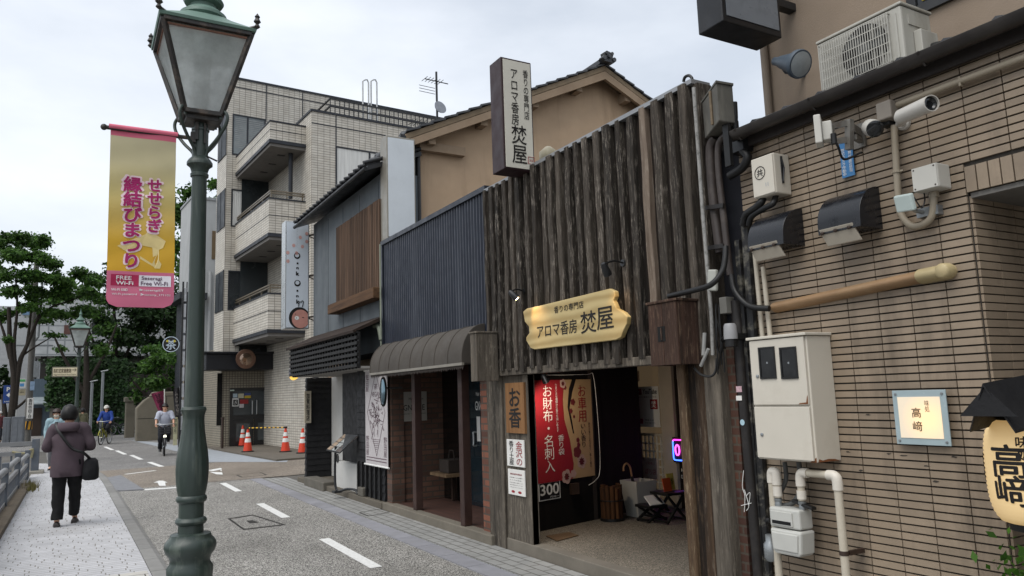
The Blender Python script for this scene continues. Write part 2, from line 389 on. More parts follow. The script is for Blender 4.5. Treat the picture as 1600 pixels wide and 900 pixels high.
# right pavement
struct(MB().prism([(3.44, -3, -.05), (3.9, -3, -.05), (3.9, 16.4, -.05), (3.44, 16.6, -.05)], (0, 0, .07)), 'pavement', PV2)
kb = MB()
for i in range(33):
    y0 = -3+i*.6
    kb.box(3.22, y0+.004, -.05, 3.437, y0+.596, .012)
struct(kb, 'kerb', mat('gutter_stone', '#85858a', .88, .15, bump=.2, isl=.08, dirt='#55534d', damt=.5))
# road paint
PAINT = mat('road_paint', '#d5d5d2', .7, .12, scale=30, dirt='#8a8780', damt=.5, dscale=25)
def stripe(a, b, wd): 
    a, b = Vector(a), Vector(b); d = b-a; s_ = Vector((d.y, -d.x, 0)).normalized()*wd/2
    return MB().poly([a-s_, a+s_, b+s_, b-s_])
dashes = [((2.55, 5.3), (2.53, 3.4))]+[((gpt(*p, 0).x, gpt(*p, 0).y), (gpt(*q, 0).x, gpt(*q, 0).y)) for p, q in
          (((506, 842), (588, 887)), ((406, 787), (447, 809)), ((348, 755), (373, 768)))]
for a, b in dashes: struct(stripe(a+(.004,), b+(.004,), .12), 'road_marking', PAINT)
for (x0, y0), (x1, y1) in (((233, 722), (253, 729)), ((205, 711), (221, 718)), ((182, 704), (196, 710)), ((164, 698), (176, 703)), ((243, 735), (196, 741))):
    p, q = gpt(x0, y0, .004), gpt(x1, y1, .004); struct(stripe(p, q, .13), 'road_marking', PAINT)
# arrows and worn marks at the crossing
def decal(polys):
    mb = MB()
    for pl in polys: mb.poly([gpt(x, y, .005) for x, y in pl])
    return struct(mb, 'road_marking', PAINT)
decal([[(240, 754), (262, 754), (255, 751), (248, 751)], [(246, 754), (258, 754), (259, 759), (249, 759)], [(226, 764), (277, 761), (277, 762.5), (226, 766)]])
decal([[(324, 735), (345, 731), (347, 733), (333, 736)], [(327, 737), (347, 738), (348, 741.5), (338, 741)], [(345, 731.5), (346.5, 736), (344.5, 736)]])
for px_ in (((355, 810), (395, 804), (447, 820), (380, 828)), ((368, 742), (408, 738), (418, 742), (377, 746)), ((560, 803), (595, 797), (612, 802), (575, 809))):
    pts = [gpt(x, y, .003) for x, y in px_]; c = sum(pts, Vector())/4; mb = MB()
    if px_[0][0] == 560:
        pts = [p+EZ*.019 for p in pts]; c = c+EZ*.019
    for i in range(4):
        a, b = pts[i], pts[(i+1) % 4]; mb.poly([a, b, b+(c-b)*.13, a+(c-a)*.13])
    if px_[0][0] == 355: mb.poly([c+(p-c)*.22 for p in pts])
    struct(mb, 'road_patch', mat('patch_joint', '#2c2a27', .9, .3))

# ------------------------------------------------------------------ corner street lamp (near) and its twin
GREEN = mat('green_paint', '#2c3833', .42, .18, scale=3, stretch=(1, 1, .3), dirt='#7d857a', damt=.45, dscale=13, dstretch=(1, 1, .09), dlo=.52, spec=.5)
GREEN2 = mat('verdigris_paint', '#5d766b', .55, .2, scale=7, dirt='#3b4a44', damt=.5)
FRAME = mat('lantern_frame_paint', '#2d2b29', .5, .2, dirt='#7a6a5c', damt=.55, dscale=14)
LGLASS = frosted('lantern_frosted_glass', '#f3f6f5', .85, .34)
RUST = mat('lantern_rust', '#7b5b4c', .8, .2, scale=20)
LX, LY = .65, 5.2
MPX = .00405
def street_lamp(label, loc, h0=0.0):
    t = thing('street_lamp', label, 'street lamp', loc)
    zz = lambda y: at(305, y, v=LY).z-.02
    prof = [(.16, 0), (.16, .1), (.14, .13), (.125, .2), (.125, .44)]
    for y, wd in ((893, 66), (884, 66), (878, 58), (872, 57), (866, 62), (860, 71), (852, 75), (846, 73), (841, 66), (838, 60), (833, 58), (831, 37), (819, 36), (817, 43), (813, 46), (809, 43), (807, 36), (785, 36), (783, 42), (779, 45), (775, 43), (773, 39), (764, 43), (750, 46), (735, 47), (720, 46), (705, 43), (690, 38), (675, 34), (657, 31), (648, 32), (640, 38), (636, 35), (635, 29)):
        prof.append((wd/2*MPX, zz(y)))
    prof += [(.055, zz(600)), (.046, zz(279)), (.047, zz(277)), (.056, zz(276)), (.057, zz(272)), (.05, zz(270)), (.053, zz(267)), (.06, zz(262)), (.074, zz(259)), (.08, zz(258)), (.08, zz(254)), (.07, zz(250)), (.058, zz(247)), (.05, zz(245)), (.05, zz(205)), (.056, zz(204)), (.056, zz(201)), (.044, zz(199)), (.042, zz(180))]
    zb0, zb1 = zz(760), zz(650)
    fl = lambda z, a: (.045*abs(math.cos(7*a))-.02)*max(0, min(1, (z-zb0)/.12, (zb1+.04-z)/.05)) if z > 1 else 0
    def part(mb, n, m, **k): return mb.build(n, m, t, local=True, **k)
    part(MB().lathe(prof, n=56, flute=fl), 'post', GREEN, smooth=40)
    ht, hb, zt, zb = .267, .113, 4.0, 3.47
    for sx, sy in ((0, -1), (1, 0), (0, 1), (-1, 0)):
        n = Vector((sx, sy, 0)); s_ = Vector((-sy, sx, 0))
        mb = MB(); P = lambda h, z, k, off=0: n*(h-off)+s_*h*k+EZ*z
        mb.prism([P(hb-.008, zb+.015, -.93), P(hb-.008, zb+.015, .93), P(ht-.008, zt-.02, .95), P(ht-.008, zt-.02, -.95)], -n*.006)
        part(mb, 'pane', LGLASS)
    fr_ = MB(); cs = [(-1, -1), (1, -1), (1, 1), (-1, 1)]
    for i in range(4):
        a, b = cs[i], cs[(i+1) % 4]
        fr_.bar((a[0]*hb, a[1]*hb, zb), (a[0]*ht, a[1]*ht, zt), .03)
        fr_.bar((a[0]*ht, a[1]*ht, zt), (b[0]*ht, b[1]*ht, zt), .035, .03); fr_.bar((a[0]*hb, a[1]*hb, zb), (b[0]*hb, b[1]*hb, zb), .035, .03)
        fr_.box(a[0]*.06-.03, a[1]*.06-.03, zb-.03, a[0]*.06+.03, a[1]*.06+.03, zb-.01)
    fr_.box(-.1, -.1, zb-.045, .1, .1, zb-.012)
    part(fr_, 'lantern_frame', FRAME, bevel=.004)
    rl = MB()
    for i in range(4):
        a, b = cs[i], cs[(i+1) % 4]; k = ht-.02
        rl.bar((a[0]*k, a[1]*k-.0, zt-.028), (b[0]*k, b[1]*k, zt-.028), .03, .014)
    part(rl, 'rail', RUST)
    rf = MB(); rings = []
    for h, z in ((ht+.025, zt+.012), (ht+.03, zt+.03), (ht-.02, zt+.06), (.18, zt+.12), (.12, zt+.165)):
        rings.append([(h*math.cos(a)/max(abs(math.cos(a)), abs(math.sin(a)))**(1 if z < zt+.1 else .6), h*math.sin(a)/max(abs(math.cos(a)), abs(math.sin(a)))**(1 if z < zt+.1 else .6), z) for a in [math.pi/4+2*math.pi*k/32 for k in range(32)]])
    rf.ring_loft(rings)
    rf.lathe([(.14, zt+.15), (.155, zt+.165), (.15, zt+.19), (.12, zt+.215), (.1, zt+.23), (.085, zt+.235), (.085, zt+.26), (.12, zt+.272), (.13, zt+.29), (.12, zt+.31), (.07, zt+.35), (.04, zt+.40), (.03, zt+.45), (.045, zt+.47), (.04, zt+.5), (.012, zt+.56), (.002, zt+.66)], n=28)
    part(rf, 'lantern_roof', GREEN2, smooth=35)
    fn = MB()
    for a in cs:
        fn.tube([(a[0]*(ht-.03), a[1]*(ht-.03), zt+.04), (a[0]*(ht+.035), a[1]*(ht+.035), zt+.045)], .013, 8)
        fn.lathe([(.004, .0), (.02, .015), (.009, .035), (.024, .05), (.012, .075), (.018, .085), (.001, .11)], (a[0]*(ht+.03), a[1]*(ht+.03), zt+.03), 8)
    part(fn, 'finials', FRAME, smooth=40)
    part(MB().lathe([(.04, zb), (.045, zb+.1), (.055, zb+.14), (.055, zb+.36), (.03, zb+.4)], n=14), 'bulb', mat('old_bulb', '#6f7270', .4, .1), smooth=40)
    for a in cs:
        d = Vector((a[0], a[1], 0)).normalized()
        pts = [d*.045+EZ*3.19, d*.06+EZ*3.24, d*.13+EZ*3.31, d*.19+EZ*3.39, d*.205+EZ*3.45, d*.18+EZ*3.49, d*.15+EZ*3.475, d*.155+EZ*3.44]
        part(MB().tube(pts, .011, 7, smooth=4), 'scroll_bracket', GREEN, smooth=60)
    part(MB().bar((-.03, -.05, 3.3), (-.03, -.05, 3.42), .02).bar((.02, -.055, 3.28), (.02, -.055, 3.42), .012).tube([(.04, -.03, 3.2), (.1, -.05, 3.17)], .006), 'clamp', FRAME)
    return t
lamp = street_lamp('tall green lantern lamp post standing nearest at the kerb, carrying the yellow banner', (LX, LY, .02))
_arm = MB().tube([(LX-.03, LY-.02, 3.335), (.085, LY-.02, 3.335)], .013, 10).sphere((.085, LY-.02, 3.335), .02).bar((LX-.05, LY-.04, 3.3), (LX-.05, LY-.04, 3.37), .03)
_arm.build('banner_arm', FRAME, lamp, smooth=40)
lamp2 = dup(lamp, (.03, 27, .02), label='distant green lantern lamp post rising behind the walking woman, with a cream direction board')
for ch in [o for o in COL.objects if o.parent == lamp2 and o.name.startswith('banner_arm')]: bpy.data.objects.remove(ch)
# direction board on the far lamp: hangs on it, so a thing of its own
u0, u1, z0, z1 = rv(81, 573, 122, 589, 26.85)
t = thing('direction_board', 'cream direction board with brown lettering and an arrow on the distant lamp post', 'sign', ((u0+u1)/2, 26.85, z0))
MB().box(u0, 26.83, z0, u1, 26.87, z1).box(u1, 26.86, z0+.05, .03, 26.9, z0+.08).box(u1, 26.86, z1-.08, .03, 26.9, z1-.05).build('board', mat('board_frame_brown', '#6c6a5c', .6), t)
MB().box(u0+.03, 26.822, z0+.03, u1-.03, 26.83, z1-.03).build('face', mat('cream_face', '#cfc4a6', .6, .05), t)
lt = MB().text('長町武家屋敷跡', (u0+.4*(u1-u0), 26.819, z0+.6*(z1-z0)), .68*(u1-u0), .13, EX, bold=.02).text('Nagamachi Samurai House District', (u0+.5*(u1-u0), 26.819, z0+.22*(z1-z0)), .85*(u1-u0), .055, EX, bold=.01)
lt.prism([(u1-.16, 26.819, z0+.2), (u1-.06, 26.819, z0+.2), (u1-.06, 26.819, z0+.22), (u1-.16, 26.819, z0+.22)], (0, -.001, 0)); lt.poly([(u1-.1, 26.819, z0+.26), (u1-.085, 26.819, z0+.26), (u1-.04, 26.819, z0+.21), (u1-.085, 26.819, z0+.16), (u1-.1, 26.819, z0+.16), (u1-.06, 26.819, z0+.21)])
lt.build('lettering', mat('brown_ink', '#4a3a28', .7), t)

# ------------------------------------------------------------------ banner on the near lamp
BX0, BX1, BZ0, BZ1, BY = .122, .50, 2.205, 3.355, LY-.02
t = thing('festival_banner', 'yellow and pink cloth festival banner hanging from the near lamp post', 'banner', ((BX0+BX1)/2, BY, BZ0))
nt = NT('banner_cloth'); sx = nt.new('SeparateXYZ'); nt.link(nt.tc.outputs['Object'], sx.inputs[0])
rp = nt.new('ValToRGB'); rp.color_ramp.interpolation = 'LINEAR'; els = rp.color_ramp.elements
H = BZ1-BZ0
stops = [(0, '#d0718c'), (.192, '#d0718c'), (.193, '#d6a531'), (.36, '#d2a737'), (.62, '#c9b878'), (.8, '#c5bb94'), (.944, '#c3ba98'), (.945, '#d0697f'), (1, '#d0697f')]
els[0].position, els[0].color = 0, hx(stops[0][1]); els[1].position, els[1].color = 1, hx(stops[-1][1])
for p_, c_ in stops[1:-1]:
    e = els.new(p_); e.color = hx(c_)
nt.link(nt.rng(sx.outputs[2], 0, 1, 0, H), rp.inputs[0]); nt.link(nt.scale_col(rp.outputs[0], nt.rng(nt.noise(5, 5), .92, 1.05, .3, .7)), nt.p.inputs['Base Color']); nt.p.inputs['Roughness'].default_value = .8
trn = nt.new('BsdfTranslucent'); nt.link(rp.outputs[0], trn.inputs[0]); ms_ = nt.new('MixShader'); ms_.inputs[0].default_value = .3
nt.link(nt.p.outputs[0], ms_.inputs[1]); nt.link(trn.outputs[0], ms_.inputs[2]); nt.link(ms_.outputs[0], nt.n['Material Output'].inputs[0])
def bwave(x, z): return BY + .006*math.sin(9*z+14*x) + .014*math.sin(3.1*z+1+5*x)*(BZ1-z) + .004*math.sin(31*z-9*x)
def bfn(i, j):
    z = BZ0+(1-j)*H; e = 0; rr = .06
    if z-BZ0 < rr: e = rr-math.sqrt(max(0, rr*rr-(rr-(z-BZ0))**2))
    x = BX0+e+(BX1-BX0-2*e)*i
    return (x+(BZ1-z)*.012, bwave(x, z), z)
MB().grid(bfn, 12, 60).build('cloth', nt.m, t, smooth=80, flip=False)
MB().tube([(BX0-.01, BY, BZ1-.012), (BX1+.01, BY, BZ1-.012)], .018, 10).build('sleeve', mat('banner_sleeve', '#d0697f', .8), t, smooth=50)
def blet(items, m, name, lift):
    mb = MB()
    for s_, fx, fz, w_, h_, vt, bo in items:
        mb.text(s_, (BX0+fx*(BX1-BX0), 0, BZ0+fz*H), w_*(BX1-BX0), h_*H, EX, bold=bo, vert=vt)
    for v in mb.v: v.x += (BZ1-v.z)*.012; v.y = bwave(v.x-(BZ1-v.z)*.012, v.z)-lift
    return mb.build(name, m, t)
big = [('縁結びまつり', .35, .465, .27, .5, True, .05), ('せせらぎ', .68, .565, .21, .3, True, .05)]
blet([(a, b, c, d+.05, e+.014, f, .11) for a, b, c, d, e, f, g_ in big], mat('banner_outline', '#e4cbd0', .8), 'lettering_outline', .004)
blet(big, mat('banner_magenta', '#9c2160', .8), 'lettering', .0075)
def bpatch(fx0, fx1, fz0, fz1, m, name, lift):
    mb = MB().grid(lambda i, j: (BX0+(fx0+(fx1-fx0)*i)*(BX1-BX0), 0, BZ0+(fz0+(fz1-fz0)*j)*H), 6, 4)
    for v in mb.v: v.x += (BZ1-v.z)*.012; v.y = bwave(v.x-(BZ1-v.z)*.012, v.z)-lift
    return mb.build(name, m, t)
bpatch(.06, .47, .115, .175, mat('banner_deep_pink', '#a8264f', .8), 'panel', .003)
bpatch(.47, .95, .115, .175, mat('banner_white', '#d9d6dc', .8), 'panel', .0035)
blet([('FREE', .25, .157, .22, .02, False, .03), ('Wi-Fi', .26, .13, .25, .02, False, .03), ('Wi-Fi SSID', .19, .093, .24, .013, False, .04), ('Wi-Fi password', .26, .068, .36, .013, False, .04), ('▶seseragiST', .66, .093, .36, .015, False, .04), ('▶sesamy_171101', .72, .068, .44, .015, False, .04)], mat('banner_letter_white', '#e2dfe0', .8), 'lettering', .006)
blet([('Seseragi', .66, .157, .3, .023, False, .03), ('Free Wi-Fi', .70, .131, .4, .021, False, .03)], mat('banner_letter_purple', '#5a4257', .8), 'lettering', .0065)
mb = MB()
for pl in ([(.14, .33), (.3, .36), (.55, .4), (.6, .43), (.72, .4), (.86, .37), (.82, .33), (.76, .32), (.76, .26), (.8, .24), (.78, .215), (.7, .215), (.66, .24), (.48, .28), (.48, .265), (.68, .225), (.66, .33), (.5, .34), (.28, .3)],):
    mb.poly([(BX0+a*(BX1-BX0), 0, BZ0+b*H) for a, b in pl])
for v in mb.v: v.x += (BZ1-v.z)*.012; v.y = bwave(v.x-(BZ1-v.z)*.012, v.z)-.0025
mb.build('pale_motif', mat('banner_pale', '#d8c489', .8), t)
# ------------------------------------------------------------------ tiled restaurant on the right
WX = 4.0
YC = 2.14          # corner of the entrance recess
TOPZ = 3.33; YE = 3.66
TILE = mat('long_clay_tile', '#8a7b69', .5, .12, scale=5, isl=.11, bump=.15, bscale=30, dirt='#4a4137', damt=.65, dscale=5, dstretch=(1, 1, .16), dlo=.5)
GROUT = mat('black_grout', '#332f2a', .9, .2)
rest = thing('tiled_restaurant', 'two storey restaurant with a brown long tile wall and beige upper wall on the right', 'building', (WX, 2, 0))
core = MB().box(WX+.012, YC+.0, -.3, WX+1.2, YE, TOPZ).box(WX+1.2, -4, -.3, WX+6, YE, TOPZ).box(WX+.012, -4, 2.56, WX+1.2, YC, TOPZ)
core.build('wall_core', GROUT, rest)
tl = MB(); rr = random.Random(3)
JY, PY, PZ, JZ = 2.303, .2, .04325, 1.852
k0 = -int((JY+1.4)/PY)
for k in range(k0, 9):
    ya, yb = JY+k*PY, JY+(k+1)*PY
    for j in range(-45, 40):
        za = JZ+j*PZ; zb = za+PZ
        if za < .3 or zb > TOPZ: continue
        y0, y1 = max(ya, YC if za < 2.70 else -9), min(yb, YE)
        if y1-y0 < .03: continue
        d = rr.uniform(0, .0025)
        tl.box(WX-d, y0+.003, za+.0046, WX+.014, y1-.003, zb-.0046)
# plinth of upright tiles, recess return, upright lintel tiles
y = YC
while y < YE-.06:
    tl.box(WX-.001, y+.003, .02, WX+.014, y+.057, .285); y += .06
for j in range(-45, 40):
    za = JZ+j*PZ; zb = za+PZ
    if za < .3 or zb > 2.56: continue
    for i in range(6):
        x0 = WX+.016+i*PY+.0; tl.box(x0+.003, YC-.013-rr.uniform(0, .002), za+.0035, x0+PY-.003, YC+.001, zb-.0035)
y = YC-.06
while y > -2:
    tl.box(WX-.004, y+.0035, 2.56, WX+.013, y+.0565, 2.695); y -= .06
tl.build('wall_tiles', TILE, rest)
for cx_, cy_ in ((1325, 706), (1388, 709), (1412, 712), (1492, 714), (1345, 735), (1462, 752), (1356, 648), (1530, 640), (1448, 728)):
    p = at(cx_, cy_, u=WX-.0035); n = rr.randint(7, 11); MB().poly([(WX-.0035, p.y+math.cos(2*math.pi*k/n)*rr.uniform(.006, .026), p.z+math.sin(2*math.pi*k/n)*rr.uniform(.002, .007)) for k in range(n)]).build('tile_chip', GROUT, rest)
MB().box(WX+.016, -3, 2.53, WX+1.2, YC-.01, 2.556).build('soffit', mat('soffit_panel', '#6d6a65', .7), rest)
MB().box(WX+1.19, -2, 0, WX+1.197, YC-.02, 2.5).build('entrance_door', mat('entrance_dark_wood', '#30241c', .6, .3, stretch=(1, 1, .1), scale=20), rest)
MB().box(WX-.02, -6, -.2, WX+1.2, YC-.02, .06).build('entrance_step', mat('step_stone', '#5a564f', .85, .2), rest)
# gutter + eave board
GUT = mat('gutter_brown', '#2b2725', .45, .25, dirt='#54504a', damt=.35)
gz = at(1160, 214, u=3.86).z
gt = MB()
prof = [(math.cos(a)*.055, math.sin(a)*.055) for a in [math.pi+math.pi*i/8 for i in range(9)]]
gt.ring_loft([[(3.86+a, yy, gz+.05+b) for a, b in prof]+[(3.86+a*.9, yy, gz+.05+b*.9+.004) for a, b in reversed(prof)] for yy in (3.58, -3)])
for yy in (3.5, 2.9, 2.2, 1.5): gt.tube([(3.8, yy, gz+.05), (3.86, yy, gz-.012), (3.94, yy, gz+.03)], .008)
gt.build('gutter', GUT, rest, smooth=40)
MB().box(3.87, -3, gz+.045, 4.05, 3.6, gz+.075).box(3.95, -3, gz-.04, 3.975, 3.6, gz+.045).build('eave_board', mat('eave_board', '#2a2523', .7, .3), rest)
# kawara roof apron
KAW = mat('kawara_tile', '#3a3b3e', .42, .3, scale=4, isl=.25, dirt='#6a6a64', damt=.45, dscale=6)
rf = MB(); rows = 5
RX0, RX1, RZ0, RZ1 = 3.93, 4.74, gz+.06, gz+.37
def roofpan(mb, x0, x1, z0, z1, y0, y1, pitch, rows, ends=True):
    n = int(round((y1-y0)/pitch))
    for i in range(n):
        ya = y0+i*pitch
        for r in range(rows):
            ta, tb = r/rows, (r+1.08)/rows
            a = (x0+(x1-x0)*ta, z0+(z1-z0)*ta+.018); b = (x0+(x1-x0)*tb, z0+(z1-z0)*tb)
            sec = []
            for xx, zz_ in (a, b):
                pf = [(0, 0), (.1, -.025), (.3, -.038), (.5, -.03), (.62, 0), (.72, .035), (.84, .045), (.95, .025), (1.02, 0)]
                sec.append([(xx, ya+pitch*p, zz_+q) for p, q in pf]+[(xx, ya+pitch*p, zz_+q-.02) for p, q in reversed(pf)])
            mb.ring_loft(sec)
        if ends: mb.tube([(x0-.02, ya+pitch*.82, z0+.03), (x0+.1, ya+pitch*.82, z0+.065)], .045, 12)
roofpan(rf, RX0, RX1, RZ0, RZ1, -2.6, 3.66, .265, 4, False)
rf.build('eave_tiles', KAW, rest, smooth=50)
# upper storey
YU = at(1192, 66, u=4.72).y
STUC = mat('beige_stucco', '#8b7c6c', .9, .1, scale=2, bump=.2, bscale=90, dirt='#5b4f44', damt=.5, dscale=1.6, dstretch=(1, 1, .15))
MB().box(4.72, -4, 3.3, 10, YU, 7.2).build('upper_wall', STUC, rest)
MB().tube([(4.69, YU-.03, 3.7), (4.69, YU-.03, 7.2)], .028, 10).box(4.7, YU-.01, 3.6, 4.76, YU+.02, 7.2).build('downpipe', mat('beige_pipe', '#7b6e60', .6), rest, smooth=50)
y0, y1, z0, z1 = ru(1418, -80, 1560, 28, 4.715)
wz0 = at(1425, 30, u=4.715).z; wy1 = at(1420, 10, u=4.715).y
wf = MB().box(4.69, wy1-2.6, wz0, 4.72, wy1, wz0+.06).box(4.69, wy1-.06, wz0+.06, 4.72, wy1, 6).box(4.69, wy1-2.6, wz0+.06, 4.72, wy1-2.54, 6).box(4.69, wy1-2.54, 5.94, 4.72, wy1-.06, 6)
wo_ = wf.build('window', M['black_metal'], rest)
MB().box(4.705, wy1-2.54, wz0+.06, 4.712, wy1-.06, 5.94).build('pane', M['dark_glass'], wo_)
MB().box(4.697, wy1-.8, wz0+.08, 4.703, wy1-.1, wz0+.5).build('film', mat('yellow_film', '#8a7a1c', .6), wo_)

# ---- things on the restaurant
CREAM = mat('cream_enamel', '#c2bcaf', .45, .06, scale=2, dirt='#8d8170', damt=.3)
WHITEBOX = mat('white_plastic', '#b8b6ae', .5, .06, dirt='#8b8478', damt=.3)
RUSTY = mat('cabinet_rust', '#6e4325', .9, .3, scale=30)
DARKW = mat('meter_window', '#0e0f10', .12, .1)
# meter cabinet
X0 = 3.78
yn, yf = at(1268, 620, u=X0).y, at(1178, 620, u=X0).y
zt, zb = at(1220, 523, u=X0).z, at(1232, 720, u=X0).z; zm = at(1225, 634, u=X0).z
t = thing('meter_cabinet', 'tall cream steel meter cabinet with two dark viewing windows on the tiled wall', 'meter cabinet', (X0+.1, (yn+yf)/2, zb))
MB().box(X0, yn, zb, WX-.002, yf, zt-.02).build('body', CREAM, t, bevel=.006)
MB().box(X0-.025, yn-.012, zt-.018, WX-.002, yf+.012, zt).build('lid', CREAM, t, bevel=.004)
dm = .006
up_ = MB().box(X0-.016, yn+.012, zm+dm, X0-.001, yf-.008, zt-.024).build('door', CREAM, t, bevel=.003)
lo_ = MB().box(X0-.016, yn+.012, zb+.01, X0-.001, yf-.008, zm-dm).build('door', CREAM, t, bevel=.003)
for a, b in ((1187, 1212), (1220, 1246)):
    w0, w1 = at(b, 565, u=X0-.016).y, at(a, 568, u=X0-.016).y; q0, q1 = at((a+b)/2, 592, u=X0-.016).z, at((a+b)/2, 542, u=X0-.016).z
    f = MB()
    for bb in ((w0, q0, w1, q0+.012), (w0, q1-.012, w1, q1), (w0, q0+.012, w0+.012, q1-.012), (w1-.012, q0+.012, w1, q1-.012)): f.box(X0-.024, bb[0], bb[1], X0-.016, bb[2], bb[3])
    wfo = f.build('window', M['black'], up_); MB().box(X0-.02, w0+.012, q0+.012, X0-.0165, w1-.012, q1-.012).build('pane', DARKW, wfo)
    MB().disc((X0-.0215, (w0+w1)/2, (q0+q1)/2), .007, (-1, 0, 0)).build('dial', M['grey_metal'], wfo)
for (px_, py_), d in (((1184, 588), up_), ((1191, 679), lo_)):
    p = at(px_, py_, u=X0-.016); MB().lathe([(.011, 0), (.011, .006), (.006, .009), (.001, .009)], (X0-.0155, p.y, p.z), 14, (-1, 0, 0)).build('lock', M['grey_metal'], d, smooth=40)
for pl in (
    [(X0-.0165, yn+.014, zm+.01), (X0-.0165, yn+.014, zm+.065), (X0-.0165, yn+.021, zm+.05), (X0-.0165, yn+.028, zm+.02), (X0-.0165, yn+.075, zm+.016), (X0-.0165, yn+.085, zm+.009)],
    [(X0-.001, yn+.002, zb), (X0-.001, yn+.05, zb), (X0-.001, yn+.03, zb+.012), (X0-.001, yn+.002, zb+.03)],
    [(X0+.01, yn-.0008, zb+.001), (WX-.02, yn-.0008, zb+.001), (WX-.06, yn-.0008, zb+.012), (X0+.1, yn-.0008, zb+.016), (X0+.05, yn-.0008, zb+.01), (X0+.02, yn-.0008, zb+.02)]):
    MB().poly(pl).build('rust_stain', RUSTY, t)

# gas meter and its pipes
GX = 3.80
PIPEC = mat('cream_pipe', '#b5ad9d', .5, .08, dirt='#77694f', damt=.45, dscale=5)
PIPEW = mat('pale_elbow', '#c9c3b8', .45, .06)
y0, y1 = at(1262, 840, u=GX).y, at(1206, 835, u=GX).y; z0, z1 = at(1236, 868, u=GX).z, at(1232, 795, u=GX).z; zmid = at(1234, 828, u=GX).z
t = thing('gas_meter', 'grey white gas meter with a small counter hung below the cream meter cabinet', 'gas meter', (GX+.06, (y0+y1)/2, z0))
GM = mat('gas_meter_enamel', '#b4b4ae', .45, .08, dirt='#6f6c66', damt=.3)
yy0, yy1 = y0+.03, y1
MB().box(GX-.01, yy0+.01, zmid+.006, GX+.11, yy1, z1).build('head', GM, t, bevel=.012)
MB().prism([(GX-.02, yy0+.012, z0+.02), (GX-.02, yy0+.03, z0), (GX-.02, yy1-.035, z0), (GX-.02, yy1-.012, z0+.02), (GX-.02, yy1-.005, zmid), (GX-.02, yy0, zmid)], (.13, 0, 0)).build('body', GM, t, bevel=.014)
MB().prism([(GX-.03, yy0+.03, z0+.025), (GX-.03, yy1-.03, z0+.025), (GX-.03, yy1-.022, zmid-.02), (GX-.03, yy0+.02, zmid-.02)], (.012, 0, 0)).build('cover', GM, t, bevel=.008)
cn = MB().box(GX-.02, yy0+.06, zmid+.022, GX-.008, yy1-.02, z1-.02).build('counter', GM, t, bevel=.003)
MB().box(GX-.0225, yy0+.07, zmid+.03, GX-.0205, yy1-.03, zmid+.05).build('dial', DARKW, cn)
MB().lathe([(.014, 0), (.014, .02), (.008, .022)], (GX-.01, yy1-.002, zmid+.04), 12, (0, 1, 0)).build('valve_knob', M['black'], t)
inY, outY = yy1-.028, yy0+.03
for yy in (inY, outY): MB().lathe([(.022, 0), (.024, .01), (.02, .03), (.024, .035), (.024, .05)], (GX+.05, yy, z1-.004), 14).build('coupling', M['grey_metal'], t, smooth=40)
# pipes: one plumbing run, moves as one
p_top = at(1204, 738, u=GX).z; pY = at(1201, 800, u=GX).y; rY = at(1300, 760, u=GX).y; r_top = at(1270, 742, u=GX).z
t = thing('gas_pipes', 'cream and white gas pipes with bent elbows running down beside the gas meter', 'pipes', (GX+.05, (pY+rY)/2, 0))
pp = MB().tube([(GX+.05, pY, 0.03), (GX+.05, pY, p_top-.05)], .024, 14).tube([(GX+.05, inY, z1+.05), (GX+.05, inY, p_top-.06)], .022, 14)
pp.tube([(GX+.05, outY, z1+.05), (GX+.05, outY, r_top-.05)], .022, 14).tube([(GX+.05, outY-.05, r_top), (GX+.05, rY+.05, r_top)], .022, 14)
pp.tube([(GX+.05, rY, r_top-.05), (GX+.05, rY-.006, .03)], .024, 14)
pp.build('pipe', PIPEC, t, smooth=40)
def elbow(mb, a, b, c_, r): return mb.tube([a, Vector(a).lerp(Vector(b), .55), Vector(b).lerp(Vector(a), .12).lerp(Vector(c_), .12), Vector(c_).lerp(Vector(b), .55), c_], r, 14, smooth=4)
xx = GX+.05
for q in (((xx, pY, p_top-.07), (xx, pY, p_top), (xx, pY-.03, p_top), .029), ((xx, pY-.02, p_top), (xx, inY, p_top), (xx, inY, p_top-.08), .029),
          ((xx, outY, r_top-.08), (xx, outY, r_top), (xx, outY-.06, r_top), .029), ((xx, rY+.06, r_top), (xx, rY, r_top), (xx, rY, r_top-.08), .03)):
    elbow(MB(), *q).build('elbow', PIPEW, t, smooth=40)
for a, b in (((xx, inY, z1+.06), (xx, inY, z1+.12)), ((xx, outY, z1+.06), (xx, outY, z1+.11)), ((xx, rY-.004, .36), (xx, rY-.004, .42))): MB().tube([a, b], .028, 14).build('sleeve', PIPEW, t, smooth=40)
bd = MB().tube([(xx, rY-.002, .62), (xx, rY-.002, .645)], .027, 14).box(xx+.02, rY-.03, .62, WX-.002, rY-.01, .645).tube([(xx, rY-.004, .33), (xx, rY-.004, .36)], .027, 14).tube([(xx, rY+.05, .285), (xx, rY, .285)], .012, 8)
bd.build('pipe_band', M['steel_brown'], t, smooth=40)
MB().tube([at(1248, 722, u=3.93), at(1252, 760, u=3.93), at(1240, 785, u=3.9), at(1222, 790, u=3.88)], .016, 10, smooth=4).tube([at(1226, 722, u=3.93), at(1228, 750, u=3.92), at(1216, 775, u=3.9)], .014, 10, smooth=4).build('hose', mat('grey_hose', '#4b4c4b', .6), t, smooth=60)
MB().bar(at(1240, 782, u=3.86), at(1272, 795, u=3.84), .04, .018).build('lever', M['black'], t, bevel=.004)
MB().lathe([(.03, 0), (.045, .02), (.045, .1), (.03, .12), (.03, .16)], (xx, pY+.05, at(1206, 880, u=GX).z), 12).build('tap', M['grey_metal'], t, smooth=40)

